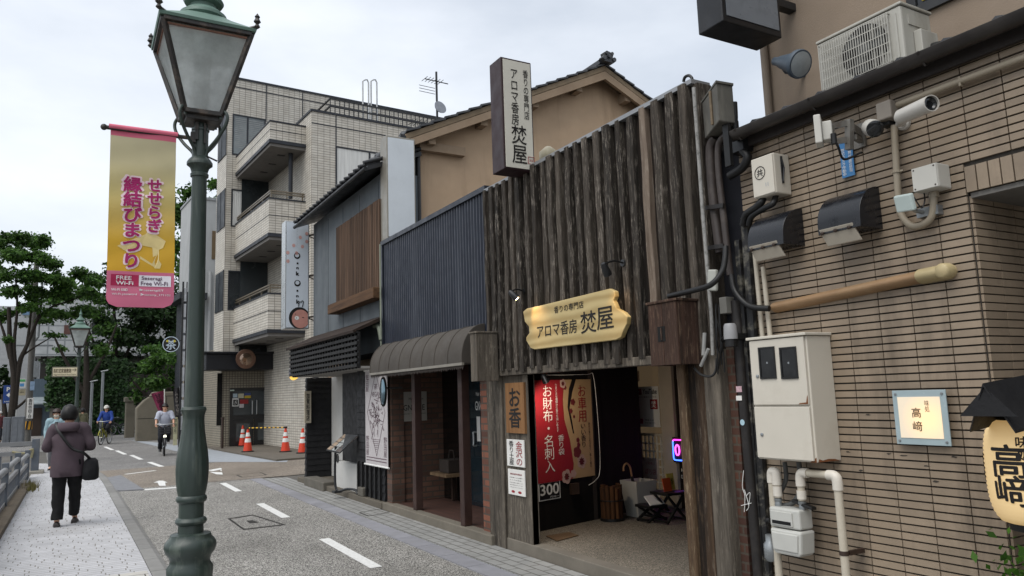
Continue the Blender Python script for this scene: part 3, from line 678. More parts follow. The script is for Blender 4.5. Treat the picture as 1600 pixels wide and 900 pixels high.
# lit glass sign
GXs = 3.955
c0 = [at(1393, 611, u=GXs), at(1477, 608, u=GXs), at(1486, 697, u=GXs), at(1402, 694, u=GXs)]
ya, yb = (c0[1].y+c0[2].y)/2, (c0[0].y+c0[3].y)/2; za, zb2 = (c0[2].z+c0[3].z)/2, (c0[0].z+c0[1].z)/2
t = thing('glass_sign', 'square frosted glass sign glowing warm with black characters on the tiled wall', 'sign', (GXs+.02, (ya+yb)/2, za))
MB().box(GXs, ya, za, GXs+.008, yb, zb2).build('plate', mat('sign_edge_glass', '#98a8ac', .2, .08), t, bevel=.002)
MB().box(GXs+.012, ya+.02, za+.02, WX-.003, yb-.02, zb2-.02).build('back_box', M['black'], t)
nt = NT('lit_sign_face'); sep = nt.new('VectorMath', operation='LENGTH'); mp_ = nt.new('Mapping'); nt.link(nt.tc.outputs['Object'], mp_.inputs[0]); mp_.inputs['Location'].default_value = (0, .04, -.5*(zb2-za)+.01); nt.link(mp_.outputs[0], sep.inputs[0])
nt.p.inputs['Base Color'].default_value = hx('#cfc0aa'); nt.link(nt.mix(nt.rng(sep.outputs['Value'], 0, 1, .0, .15), hx('#f0b465'), hx('#8d8474')), nt.p.inputs['Emission Color']); nt.p.inputs['Emission Strength'].default_value = .62
MB().box(GXs-.003, ya+.033, za+.036, GXs-.0005, yb-.03, zb2-.036).build('lit_face', nt.m, t)
DY = -EY
MB().text('高', (GXs-.0045, (ya+yb)/2+.018, za+.172), .05, .052, DY, bold=.012).text('﨑', (GXs-.0045, (ya+yb)/2+.018, za+.1), .052, .052, DY, bold=.012).text('味処', (GXs-.0045, (ya+yb)/2-.045, za+.207), .026, .062, DY, vert=True).build('lettering', M['ink'], t)
MB().lathe([(.007, 0), (.007, .005), (.001, .006)], (GXs, ya+.02, za+.02), 10, -EX).lathe([(.007, 0), (.007, .005), (.001, .006)], (GXs, yb-.02, za+.02), 10, -EX).lathe([(.007, 0), (.007, .005), (.001, .006)], (GXs, ya+.02, zb2-.02), 10, -EX).lathe([(.007, 0), (.007, .005), (.001, .006)], (GXs, yb-.02, zb2-.02), 10, -EX).build('bolt', M['grey_metal'], t)

# paper lantern under its little black roof
LXp = 3.72
cy, cz0, cz1 = at(1610, 735, u=LXp).y, at(1600, 815, u=LXp).z, at(1590, 655, u=LXp).z
rL = abs(at(1548, 735, u=LXp).y-cy)
t = thing('paper_lantern', 'big cream paper lantern with black brush characters under a black fabric roof', 'lantern', (LXp, cy, cz0))
prof = []; n = 46; hh = cz1-cz0
for i in range(n+1):
    q = i/n; e_ = (1-abs(2*q-1)**3.2)**.5
    prof.append(((rL*.62+rL*.38*e_)*(1+(.016 if i % 2 else -.008)), q*hh))
lp = NT('washi_paper'); lp.p.inputs['Base Color'].default_value = hx('#c9b48a'); lp.p.inputs['Roughness'].default_value = .8; lp.p.inputs['Emission Color'].default_value = hx('#e2b878'); lp.p.inputs['Emission Strength'].default_value = .22
MB().lathe(prof, (LXp, cy, cz0), 40).build('paper_shade', lp.m, t, smooth=60)
MB().lathe([(rL*.6, -.03), (rL*.63, .0), (rL*.63, .012)], (LXp, cy, cz0), 30).lathe([(rL*.6, .03), (rL*.63, .0), (rL*.63, -.012)], (LXp, cy, cz1), 30).build('rim', M['black'], t)
lt = MB(); RLt = rL*1.015
def ltext(s_, phi, z, w_, h_):
    q = MB().text(s_, (0, 0, 0), w_, h_, EX, bold=.03).fine(.018)
    for v in q.v:
        an = math.radians(phi)+v.x/RLt; zz_ = z+v.z; i = max(0, min(1, (zz_-cz0)/hh)); e_ = (1-abs(2*i-1)**3.2)**.5; r_ = (rL*.62+rL*.38*e_)*1.026+v.y
        v.x, v.y, v.z = LXp+math.cos(an)*r_, cy+math.sin(an)*r_, zz_
    lt.add(q.v, q.f)
va = math.degrees(math.atan2(-cy, -LXp))
ltext('高', va-27, cz0+hh*.62, .15, .14); ltext('﨑', va-26, cz0+hh*.34, .15, .13); ltext('味', va-6, cz0+hh*.8, .05, .05); ltext('処', va-6, cz0+hh*.68, .05, .05); ltext('高', va-105, cz0+hh*.55, .15, .14)
lt.build('lettering', M['ink'], t)
FAB = mat('black_fabric', '#121214', .7, .2, bump=.2)
a = at(1505, 683, u=3.42); b = at(1552, 612, u=LXp)
hw = abs(a.y-cy); zl, zr = a.z, b.z+.03
r_ = MB()
for sgn in (-1, 1):
    r_.prism([(3.42, cy, zr), (4.0, cy, zr+.05), (4.0, cy+sgn*hw*.9, zl+.07), (3.45, cy+sgn*hw*.86, zl+.02)], (0, 0, .012))
r_.prism([(3.43, cy-.12, zr-.13), (3.43, cy+.12, zr-.13), (3.43, cy, zr-.005)], (.012, 0, 0))
r_.build('roof', FAB, t)
MB().tube([(LXp, cy, cz1), (LXp, cy, zr)], .006).bar((3.5, cy, zr-.03), (4.19+1, cy, zr-.03), .03).build('hanger', M['black'], t)

# shrub at the doorway
t = thing('doorway_shrub', 'bright green leafy shrub at the foot of the tiled wall', 'shrub', (3.72, 1.9, 0))
LEAFB = leafmat('shrub_leaf', '#2c4a17', '#4f7a26')
sh = MB()
for _ in range(2200):
    p = Vector((3.66+R.gauss(0, .1), 1.74+R.gauss(0, .12), max(.3, .6+R.gauss(0, .12)))); d = Vector((R.gauss(0, 1), R.gauss(0, 1), R.gauss(.5, 1))).normalized(); e_ = d.cross(Vector((R.random(), R.random(), R.random()+.1))).normalized()
    l_ = R.uniform(.03, .055); sh.poly([p, p+d*l_*.5+e_*l_*.28, p+d*l_, p+d*l_*.5-e_*l_*.28])
sh.build('foliage', LEAFB, t, flip=False)
st = MB()
for _ in range(14): st.tube([(3.72, 1.86, .0), (3.72+R.gauss(0, .08), 1.85+R.gauss(0, .1), .3), (3.66+R.gauss(0, .08), 1.75+R.gauss(0, .1), .65)], .006, 5)
st.build('stem', mat('shrub_stem', '#43361f', .9), t)

# hooded vents
VD = mat('black_vent_paint', '#16181d', .28, .2, spec=.55)
VF = mat('vent_flap', '#a39b8d', .55, .12, dirt='#5d554a', damt=.4)
def vent(label, x0, y0, x1, y1, fx0, fy0, fx1, fy1):
    ya_, yb_ = at(x1, (y0+y1)/2, u=WX).y, at(x0, (y0+y1)/2+10, u=3.84).y
    zt_ = at(x1-12, y0+2, u=3.98).z; zb_ = at((fx0+fx1)/2, fy0+10, u=3.76).z
    t = thing('vent_hood', label, 'vent', (WX, (ya_+yb_)/2, zb_-.05), group='black vent hoods on the tiled wall')
    dp = .2; hgt = zt_-zb_
    pf = [(WX-.002, zb_)]+[(WX-.002-dp*math.sin(a), zb_+hgt*.25+hgt*.75*math.cos(a)) for a in [math.pi/2*i/10 for i in range(11)]]+[(WX-.002-dp, zb_)]
    pf = [(WX-.002, zt_)] + pf[2:] + [(WX-.002, zb_)]
    MB().prism([(a, ya_, b) for a, b in pf], (0, yb_-ya_, 0)).build('hood', VD, t, smooth=30, bevel=.002)
    MB().prism([(WX-dp-.01, ya_+.05, zb_+.03), (WX-dp+.004, ya_+.05, zb_+.03), (WX-dp+.05, ya_+.03, zb_-.07), (WX-dp+.035, ya_+.03, zb_-.07)], (0, yb_-ya_-.06, 0)).build('flap', VF, t, bevel=.004)
    for k in (.1, .5, .9):
        yy = ya_+.05+(yb_-ya_-.06)*k
        MB().lathe([(.011, 0), (.011, .008), (.006, .012), (.001, .012)], (WX-dp-.006, yy, zb_+.006), 10, (-1, 0, -.2)).build('bolt', M['steel_brown'], t)
vent('left black curved vent hood with a pale flap, hung partly behind the cream pipes', 1175, 325, 1257, 405, 1175, 373, 1235, 405)
vent('right black curved vent hood with a pale flap, under the white bullet camera', 1284, 290, 1378, 383, 1284, 347, 1350, 380)

# white boxes
def wbox(name, label, cat, x0, y0, x1, y1, dep, m=WHITEBOX, extra=None, group=None):
    X = WX-dep; a, b, c_, d = ru(x0, y0, x1, y1, X)
    t = thing(name, label, cat, (WX, (a+b)/2, c_), group=group)
    MB().box(X, a, c_, WX-.002, b, d).build('case', m, t, bevel=.008)
    return t, X, a, b, c_, d
t, X, a, b, c_, d = wbox('cable_box', 'cream telephone cable box with a circled black mark beside the left vent hood', 'box', 1176, 243, 1211, 307, .15, CREAM)
MB().box(X-.01, a+.004, c_+.006, X-.001, b-.004, d-.004).build('door', CREAM, t, bevel=.004)
mk = MB(); cc = (X-.0115, (a+b)/2+.02, d-.11); ring = [(cc[0], cc[1]+math.cos(k*math.pi/12)*.042, cc[2]+math.sin(k*math.pi/12)*.042) for k in range(25)]
mk.tube(ring, .0028, 5); mk.text('共', cc, .048, .048, DY, bold=.02); mk.build('mark', M['ink'], t)
MB().text('| |', (X-.0115, a+.06, c_+.07), .02, .025, DY).build('mark', mat('blue_ink', '#4a6f8e', .6), t)
MB().box(X+.06, a-.008, d-.2, X+.075, a-.001, d-.02).tube([(X+.06, a-.012, d-.03), (X+.075, a-.014, d-.1), (X+.06, a-.012, d-.19)], .005).build('latch', M['black_metal'], t)
t, X, a, b, c_, d = wbox('junction_box', 'white plastic junction box right of the looping cable conduit', 'box', 1425, 258, 1466, 297, .12)
MB().box(X-.006, a+.003, c_+.003, X-.001, b-.003, d-.003).build('lid', WHITEBOX, t, bevel=.003)
for yy in (a+.015, b-.015):
    for zz_ in (c_+.015, d-.015): MB().disc((X-.0068, yy, zz_), .005, -EX, 8).build('screw', M['steel_brown'], t)
t, X, a, b, c_, d = wbox('junction_box', 'small weathered grey junction box under the gutter, above the dome camera', 'box', 1368, 158, 1392, 187, .11, mat('weathered_box', '#7c756c', .7, .15, dirt='#4d463d', damt=.5))
# conduits
CON = mat('beige_conduit', '#8f8574', .55, .1, dirt='#6a5f4f', damt=.4)
P = lambda x, y, X=3.955: at(x, y, u=X)
t = thing('cable_conduit', 'beige cable conduit dropping from the cameras and looping up to the white box', 'conduit', P(1398, 300))
MB().tube([P(1397, 196), P(1400, 250), P(1404, 310), P(1408, 335), P(1424, 353), P(1444, 350), P(1457, 335), P(1459, 300)], .019, 10, smooth=4).build('tube', CON, t, smooth=60)
MB().tube([P(1402, 266), P(1402, 270)], .025, 10).bar(P(1394, 270), P(1412, 266), .016, .01).box(WX-.06, P(1459, 300).y-.02, P(1459, 303).z-.02, WX-.03, P(1459, 300).y+.02, P(1459, 297).z).build('clip', CON, t)
solo(MB().tube([P(1392, 168), P(1500, 127), P(1640, 75)], .018, 10).bar(P(1500, 128), P(1503, 127), .03, .05), 'cable_conduit', CON, 'straight beige conduit running right under the gutter', 'conduit', smooth=60)
# bullet camera + dome camera
CAMW = mat('camera_white', '#b7b4ad', .4, .06, dirt='#8c7a68', damt=.35)
t = thing('security_camera', 'long white bullet camera pointing right under the gutter', 'camera', P(1412, 190))
a_, b_ = at(1404, 185, u=3.84), at(1451, 164, u=3.74); ax = (b_-a_)
MB().lathe([(.028, 0), (.034, .01), (.036, ax.length*.5), (.036, ax.length)], a_, 22, ax).build('body', CAMW, t, smooth=40)
MB().lathe([(.038, ax.length*.1), (.041, ax.length*.1), (.043, ax.length*1.1), (.039, ax.length*1.1), (.038, ax.length*.1)], a_+Vector((0, 0, .003)), 22, ax, cap=False).build('sun_hood', CAMW, t, smooth=40)
MB().lathe([(.036, ax.length*.99), (.0375, ax.length*1.05), (.026, ax.length*1.07), (.017, ax.length*1.04), (.001, ax.length*1.04)], a_, 22, ax).build('lens', M['dark_glass'], t, smooth=40)
MB().tube([a_+ax*.1, P(1404, 194, 3.9), P(1412, 192, 3.96)], .016, 10, smooth=4).lathe([(.04, 0), (.04, .02), (.03, .03)], P(1413, 193, 3.997), 18, -EX).build('mount', CAMW, t, smooth=40)
t = thing('security_camera', 'short rounded white camera with a dark lens below the grey junction box', 'camera', P(1372, 200))
a_, b_ = at(1363, 200, u=3.86), at(1381, 206, u=3.76); ax = (b_-a_).normalized(); a_ = a_-ax*.05
MB().lathe([(.012, -.03), (.035, -.02), (.047, .01), (.05, .05), (.048, .09)], a_, 22, ax).build('body', CAMW, t, smooth=50)
MB().lathe([(.046, .085), (.047, .1), (.03, .108), (.001, .106)], a_, 22, ax).build('lens', M['dark_glass'], t, smooth=40)
MB().tube([a_, P(1378, 192, 3.93), P(1383, 190, 3.995)], .016, 10, smooth=3).box(3.93, P(1385, 185).y-.03, P(1385, 192).z-.02, WX-.002, P(1385, 185).y+.03, P(1385, 192).z+.03).build('mount', M['black_metal'], t, smooth=40)
# antenna on its bracket + blue notice
t = thing('wireless_antenna', 'flat white wireless antenna panel on a rusty wall bracket', 'antenna', P(1300, 215))
pc = at(1279, 205, u=3.6); pc2 = at(1293, 206, u=3.64)
MB().obox(pc, (.045, .03, 0), (-.01, .016, 0), (0, 0, .083)).build('panel', WHITEBOX, t, bevel=.006)
MB().obox(pc2, (.03, .02, 0), (-.014, .022, 0), (0, 0, .055)).build('rear_case', WHITEBOX, t, bevel=.006)
GAL = mat('galvanised_bracket', '#77746e', .5, .2, metal=.5, dirt='#4e3a2b', damt=.6, dscale=12)
G3 = lambda x, y, u: at(x, y, u=u)
MB().bar(G3(1298, 197, 3.68), G3(1326, 192, 3.8), .012, .035).bar(G3(1298, 222, 3.68), G3(1326, 218, 3.8), .012, .035).bar(G3(1299, 196, 3.68), G3(1299, 223, 3.68), .035, .012).bar(G3(1327, 187, 3.8), G3(1327, 234, 3.8), .035).bar(G3(1330, 200, 3.82), G3(1342, 208, 3.97), .03, .05).bar(G3(1335, 214, 3.84), G3(1345, 220, 3.97), .025, .03).box(WX-.02, G3(1354, 210, WX).y, G3(1345, 232, WX).z, WX-.002, G3(1334, 210, WX).y, G3(1345, 194, WX).z).build('bracket', GAL, t)
p0 = p1 = pc2-EZ*.05; ym = G3(1330, 225, 3.8).y; zm_ = G3(1330, 225, 3.8).z
MB().tube([(3.62, (p0.y+p1.y)/2-.05, p1.z-.005), (3.64, (p0.y+p1.y)/2-.06, p1.z-.06), (3.75, ym+.02, p1.z-.1), (3.85, ym-.01, p1.z-.06), (3.86, ym-.02, zm_-.05)], .007, 7, smooth=4).tube([(3.62, (p0.y+p1.y)/2-.05, p1.z+.02), (3.62, (p0.y+p1.y)/2-.05, p1.z-.04)], .016, 9).build('cable', M['black'], t, smooth=60)
a, b, c_, d = ru(1314, 218, 1334, 277, 3.985)
t = thing('blue_notice', 'narrow faded blue notice with white characters hanging below the antenna bracket', 'sign', (3.985, (a+b)/2, c_))
MB().box(3.98, a, c_, 3.986, b, d).build('board', mat('faded_blue', '#3b74a6', .6, .15, dirt='#6b7f8c', damt=.4), t)
MB().text('防犯カメラ作動中', (3.978, b-.02, (c_+d)/2-.02), .025, (d-c_)*.75, DY, vert=True).text('香林坊商店街', (3.978, a+.02, (c_+d)/2-.01), .022, (d-c_)*.7, DY, vert=True).build('lettering', M['white'], t)
# small white wifi unit
t = thing('wireless_unit', 'small tilted white wireless unit beside the looping conduit', 'antenna', P(1414, 320))
c_ = at(1414, 317, u=3.83)
MB().obox(c_, (.012, -.004, .004), (.01, .055, .006), (-.01, 0, .045)).build('case', mat('wifi_white', '#aebab6', .45, .05), t, bevel=.008)
MB().tube([c_, at(1432, 330, u=3.92), at(1450, 332, u=3.98)], .012, 8).box(3.95, at(1452, 332, u=3.97).y-.06, at(1452, 338, u=3.97).z, WX-.002, at(1452, 332, u=3.97).y+.06, at(1452, 338, u=3.97).z+.05).build('arm', M['grey_metal'], t)
MB().tube([at(1428, 308, u=3.88), at(1440, 325, u=3.9), at(1445, 312, u=3.93), at(1443, 298, u=3.95)], .004, 6, smooth=4).build('cable', M['black'], t)
# diagonal duct cover
DUC = mat('tan_duct', '#8a6e50', .5, .1, dirt='#a98f6d', damt=.3); a_, b_ = at(1202, 480, u=3.92), at(1430, 431, u=3.92); e_ = at(1470, 423, u=3.92)
t = thing('duct_cover', 'tan plastic duct cover running level across the tiled wall to a cream end elbow', 'duct', ((a_+b_)/2))
def halfduct(mb, a, b, w_, dp):
    sec = []
    for p in (a, b):
        sec.append([(WX-.003, p.y, p.z-w_/2)]+[(WX-.003-dp*math.sin(q), p.y, p.z-w_/2*math.cos(q)) for q in [math.pi*i/8 for i in range(9)]]+[(WX-.003, p.y, p.z+w_/2)])
    return mb.ring_loft(sec)
halfduct(MB(), a_, b_, .07, .07).build('duct', DUC, t, smooth=50)
halfduct(MB(), b_+Vector((0, .005, 0)), e_, .085, .078).lathe([(.04, -.01), (.045, .02), (.04, .07), (.03, .08)], (WX-.002, e_.y, e_.z), 16, -EX).build('elbow', mat('cream_elbow', '#a3946f', .5), t, smooth=50)
# air conditioner outdoor unit on the eave
AX = 4.16
A0, A1 = at(1281, 110, u=AX).y, at(1411, 50, u=AX).y; AZ0, AZ1 = at(1285, 153, u=AX).z, at(1278, 65, u=AX).z
t = thing('air_conditioner', 'weathered white air conditioner unit with a wire fan grille standing on the eave tiles', 'air conditioner', (AX+.15, (A0+A1)/2, AZ0))
ACW = mat('ac_enamel', '#a9a79e', .5, .07, scale=3, dirt='#5f5648', damt=.8, dscale=3, dstretch=(1, 1, .2))
MB().box(AX, A1, AZ0, AX+.3, A0, AZ1-.02).build('case', ACW, t, bevel=.012)
MB().box(AX-.008, A1-.008, AZ1-.018, AX+.308, A0+.008, AZ1).build('top', ACW, t, bevel=.005)
ac = A0-.06-.27; cz = (AZ0+AZ1)/2-.005; rr_ = min(.25, (AZ1-AZ0)/2-.035)
MB().lathe([(rr_, 0), (rr_, .004), (.001, .004)], (AX-.0005, ac, cz), 36, -EX).build('fan_dark_disc', M['dark_void'], t)  # flat black disc on the case paints the shade inside the fan well
fb = MB()
for k in range(3):
    an = k*2.094+.4
    fb.prism([(AX-.012, ac, cz), (AX-.01, ac+math.cos(an)*rr_*.9, cz+math.sin(an)*rr_*.9), (AX-.015, ac+math.cos(an+.7)*rr_*.92, cz+math.sin(an+.7)*rr_*.92), (AX-.012, ac+math.cos(an+1)*rr_*.5, cz+math.sin(an+1)*rr_*.5)], (.003, 0, 0))
fb.lathe([(.05, 0), (.05, .01), (.001, .016)], (AX-.008, ac, cz), 16, -EX).build('fan', mat('fan_grey', '#4a4b49', .5), t)
gr = MB(); y0g, y1g = A0-.02, ac-rr_-.02
for k in range(30):
    yy = y0g+(y1g-y0g)*k/29; gr.box(AX-.026, yy-.0022, AZ0+.04, AX-.022, yy+.0022, AZ1-.04)
for k in range(6):
    zz_ = AZ0+.04+(AZ1-AZ0-.08)*k/5; gr.box(AX-.0218, y1g, zz_-.003, AX-.017, y0g, zz_+.003)
for yy in (y0g, y1g): 
    for zz_ in (AZ0+.045, AZ1-.045): gr.box(AX-.017, yy-.004, zz_-.004, AX, yy+.004, zz_+.004)
gr.build('grille', mat('grille_white', '#a9a79f', .5), t)
pn = MB()
for k in range(4): pn.box(AX-.006, A1+.03+k*.05, AZ0+.05, AX-.001, A1+.045+k*.05, AZ1-.06)
pn.box(AX+.06, A1-.006, AZ1-.13, AX+.24, A1-.001, AZ1-.07).build('louvre', ACW, t)
MB().box(AX+.1, A1-.05, AZ0+.02, AX+.27, A1-.001, AZ0+.22).build('valve_cover', ACW, t, bevel=.006)
MB().box(AX+.02, A0-.16, RZ0-.02, AX+.28, A0-.12, AZ0).box(AX+.02, A1+.12, RZ0-.02, AX+.28, A1+.16, AZ0).build('foot', M['concrete'], t)
MB().tube([(AX+.2, A1-.02, AZ0+.12), (AX+.22, A1-.12, AZ0+.1), (AX+.3, A1-.16, AZ0-.0), (4.72, A1-.18, AZ0+.05)], .028, 9, smooth=4).build('hose', mat('black_hose', '#161716', .7, bump=.5, bscale=80), t, smooth=60)
# floodlight on the upper wall
t = thing('floodlight', 'grey cone shaped floodlight on the beige upper wall', 'floodlight', at(1240, 100, u=4.6))
a_ = at(1213, 96, u=4.42); b_ = at(1249, 100, u=4.40); ax = (b_-a_).normalized(); L = (b_-a_).length
FLG = mat('floodlight_grey', '#4a5560', .5, .1)
MB().lathe([(.018, -.03), (.03, -.02), (.034, .02), (.045, .05), (.082, L*.85), (.1, L*.9), (.104, L), (.1, L+.015), (.088, L+.015)], a_, 28, ax).build('shade', FLG, t, smooth=40)
MB().lathe([(.088, L+.016), (.06, L+.022), (.001, L+.026)], a_, 28, ax).build('lens', frosted('flood_lens', '#a9b0b2', .2), t, smooth=40)
MB().tube([a_+ax*.03, a_+Vector((.1, 0, -.06)), (4.72, a_.y, a_.z-.05)], .018, 8).build('arm', FLG, t)
# dark blade sign at the top edge
yS = at(1130, 40, u=3.86).y
u0, u1, z0, z1 = rv(1129, -20, 1219, 66, yS); zb_ = at(1129, 32, v=yS).z
yfar = at(1090, 34, u=u0).y
t = thing('projecting_sign', 'dark box sign with a grey face projecting high on the beige upper wall', 'sign', ((u0+u1)/2, yS, zb_))
MB().box(u0, yS, zb_, u1, yfar if yfar > yS else yS+.25, zb_+1.5).build('box', mat('sign_black', '#17181b', .4, .2, dirt='#3c3c3c', damt=.4), t, bevel=.008)
MB().box(u0+.04, yS-.006, zb_+.05, u1-.03, yS-.001, zb_+1.45).build('face', mat('sign_grey_face', '#70757b', .35, .12, dirt='#2c2e30', damt=.6, dscale=4), t)
for q in (.3, 1.1): MB().box(u1, yS+.05, zb_+q, 4.73, yS+.12, zb_+q+.06).build('bracket', M['black_metal'], t)
# ------------------------------------------------------------------ incense shop with the dark board front
FX = 3.90
FYR, FYL = 3.97, 7.26
BOARD = wood('weathered_board', '#15120f', '#4d463e', 18, isl=.5, lichen='#9a9186', lamt=.6)
POSTW = wood('weathered_post', '#191310', '#4f3d2c', 12, isl=.25, lichen='#8b8072', lamt=.35)
GREYW = wood('grey_old_wood', '#26221e', '#6f675c', 12, isl=.2, lichen='#a39a8b', lamt=.4)
BROWNBOX = wood('red_brown_wood', '#1c1410', '#4a362c', 12, isl=.15, lichen='#86705c', lamt=.5)
shop = thing('incense_shop', 'incense shop with a front of dark weathered vertical boards above an open dark entrance', 'shop', (FX, 5.6, 0))
zT = at(900, 225, u=FX).z; zB = at(900, 572, u=FX-.02).z
zBl, zBr = at(783, 578, u=FX-.03).z, at(1000, 562, u=FX-.03).z; zB = (zBl+zBr)/2
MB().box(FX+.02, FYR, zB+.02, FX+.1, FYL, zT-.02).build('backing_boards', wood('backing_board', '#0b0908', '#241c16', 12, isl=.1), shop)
bd = MB(); rb = random.Random(5); y = FYR+.02; special = []
light = MB()
while y < FYL-.03:
    wd = rb.uniform(.062, .09); dp = rb.uniform(.06, .095); n = 16; ph = rb.uniform(0, 9)
    ya, yb = y, min(y+wd, FYL)
    tgt = light if (4.40 < y < 4.54) else bd
    secs = []
    for i in range(n+1):
        z = zB+.0+(zT-.0-zB)*i/n - (rb.uniform(0, .03) if i == 0 else 0)
        j = noise.noise(Vector((y*7, z*3.2, ph)))*.012; k = noise.noise(Vector((y*7+5, z*3.2, ph)))*.012; d_ = dp+noise.noise(Vector((y*3, z*2.5, ph+3)))*.014
        secs.append([(FX+.03, ya+j*.6, z), (FX+.03-d_*.93, ya+j, z), (FX+.03-d_, ya+j+.006, z), (FX+.03-d_, yb+k-.006, z), (FX+.03-d_*.93, yb+k, z), (FX+.03, yb+k*.6, z)])
    tgt.ring_loft(secs)
    y += wd+rb.uniform(.062, .088)
bd.build('board_cladding', BOARD, shop)
light.build('pale_board', wood('pale_board', '#4a3d31', '#85776a', 14, isl=.1, lichen='#a39a8d'), shop, smooth=35)
# coping, end boards, lintel
MB().box(FX-.03, FYR-.03, zT-.015, FX+.16, FYL, zT+.02).build('coping', mat('zinc_coping', '#8d8f91', .4, .15, metal=.3, dirt='#4d4a44', damt=.5), shop)
MB().box(FX-.0, FYR-.06, zB, FX+.14, FYR+.0, zT-.016).build('corner_board', BOARD, shop)
MB().box(FX-.03, FYR+.3, zB-.055, FX+.1, FYL, zB+.015).build('lintel', GREYW, shop, bevel=.006)
# body behind: flat roof and rear
MB().box(FX+.1, FYR, zB+.1, FX+3.6, FYL, zT-.35).build('roof_body', mat('shop_roof_void', '#2b2926', .9), shop)
# entrance: floor, side walls, back wall, posts
FZ = .125
CRF = mat('cream_door_frame', '#b5aa98', .55, .08)
SHOPF = aggregate('shop_floor_aggregate', '#45413a', '#857d70', 150, .42)
MB().prism([(FX+.16, FYR-.1, 0), (FX+.16, 7.28, 0), (7.5, 8.2, 0), (7.5, FYR-.1, 0)], (0, 0, FZ)).build('entrance_floor', SHOPF, shop)
MB().box(FX+.02, FYR-.1, -.02, FX+.158, 7.36, FZ+.004).build('threshold', mat('threshold_stone', '#6c665c', .85, .2, bump=.2, dirt='#3a352e', damt=.5), shop, bevel=.008)
fl = gpt(834, 834, FZ); fr = gpt(985, 800, FZ); BXb = at(1045, 800, z=FZ)
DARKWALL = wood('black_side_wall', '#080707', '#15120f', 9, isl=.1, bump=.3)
SW0, SW1 = Vector((fl.x-.12, fl.y, 0)), Vector((fr.x, fr.y, 0))      # side wall line
swd = (SW1-SW0).normalized(); swn = Vector((swd.y, -swd.x, 0))      # normal to the viewer
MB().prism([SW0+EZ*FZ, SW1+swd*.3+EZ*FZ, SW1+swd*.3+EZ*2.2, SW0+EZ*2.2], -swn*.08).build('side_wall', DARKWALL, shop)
def sw(x, y, off=0):     # picture point -> point on the side wall
    d = CR*((x-800)/FPX)+CU*((450-y)/FPX)+_f; p0 = SW0+swn*off
    return CAM+d*((p0-CAM).dot(swn)/d.dot(swn))
# front left posts (wall strip with notices) : between x 765..832
y0a, y0b = at(775, 700, u=FX).y, at(765, 700, u=FX).y
yl = [at(x, 700, u=FX+.02).y for x in (765, 788, 827)]
MB().box(FX-.0, yl[1], .0, FX+.14, yl[0], zB-.056).build('post', GREYW, shop, bevel=.008)
MB().box(FX+.03, yl[2], .02, FX+.1, yl[1], zB-.056).box(FX+.025, yl[2], .02, FX+.11, yl[2]+.05, zB-.056).build('notice_boards', GREYW, shop, bevel=.004)
# right posts
pr_ = [at(x, 720, u=FX).y for x in (1073, 1112, 1138)]
zz0 = .02
q = MB()
def lean_post(ya, yb, x0, x1, lean, m, nm):
    n = 14; secs = []
    for i in range(n+1):
        z = zz0+(zB-zz0+.02)*i/n; o_ = noise.noise(Vector((ya*5, z*2, 1)))*.012; o2 = noise.noise(Vector((yb*5, z*2.3, 4)))*.012
        secs.append([(x0+o_*.6, ya+o_, z), (x0+o2*.6, yb+o2, z), (x1, yb+o2, z), (x1, ya+o_, z)])
    return MB().ring_loft(secs).build(nm, m, shop, smooth=35, bevel=.01)
lean_post(pr_[1]+.0, pr_[1]+.1, FX-.02, FX+.2, 0, POSTW, 'post')
lean_post(pr_[1]+.104, pr_[0]-.07, FX+.0, FX+.22, 0, wood('black_stained_post', '#090807', '#2a1f17', 12, isl=.1, lichen='#75614a', lamt=.3), 'post')
lean_post(pr_[0]-.066, pr_[0]+.02, FX-.03, FX+.2, 0, wood('split_brown_post', '#231911', '#69543f', 10, isl=.2, lichen='#a39277', lamt=.5), 'post')
lean_post(pr_[2]+.0, pr_[1]-.004, FX-.03, FX+.15, 0, GREYW, 'post')
BRK = brick_mat('brown_brick', '#553526', '#4a4238', .23, .06, .008, off=.5, rough=.75, bump=.5, col2=hx('#3d241b'), dirt='#241a15')
MB().box(FX+.05, pr_[2]-.075, .0, FX+.3, pr_[2]-.004, zB+.05).build('brick_strip', BRK, shop)
MB().box(FX+.24, FYR-.1, FZ, FX+.3, pr_[0]+.02, 2.15).build('right_inner_wall', CRF, shop)  # out of view; pale cream chosen to bounce light into the entrance
MB().box(FX+.1, FYR-.1, 2.12, 7.5, 8.2, 2.2).build('ceiling', wood('entrance_ceiling', '#3d3126', '#6a5642', 12, isl=.1, axis=1), shop)
# back: glazed door wall parallel to the street
DXW = gpt(1042, 790, FZ).x
DYL = at(985, 700, u=DXW).y; DYR = FYR-.1
zc = 2.12
ys = {x: at(x, 700, u=DXW).y for x in (984, 992, 1040, 1048, 1062)}
bw_ = MB().box(DXW+.06, DYR, FZ, DXW+.2, DYL+.4, zc).build('interior_back', mat('warm_interior', '#6f5a40', .8, .3, scale=3), shop)
fm = MB().box(DXW-.03, ys[992], FZ, DXW+.05, ys[984]+.02, zc).box(DXW-.05, ys[1062]+.02, FZ, DXW+.05, ys[1040], zc)
zl0, zl1 = at(1015, 775, u=DXW).z, at(1015, 681, u=DXW).z
fm.box(DXW-.02, ys[1040], zl1, DXW+.03, ys[992], zl1+.035).box(DXW-.02, ys[1040], FZ, DXW+.04, ys[992], max(zl0, FZ+.06))
dr = fm.build('door_frame', CRF, shop, bevel=.003)
lat = MB(); nv, nh = 8, 8; a, b = ys[1040], ys[992]; z0, z1 = max(zl0, FZ+.06), zl1
for i in range(1, nv): yy = a+(b-a)*i/nv; lat.box(DXW-.012, yy-.01, z0, DXW+.006, yy+.01, z1)
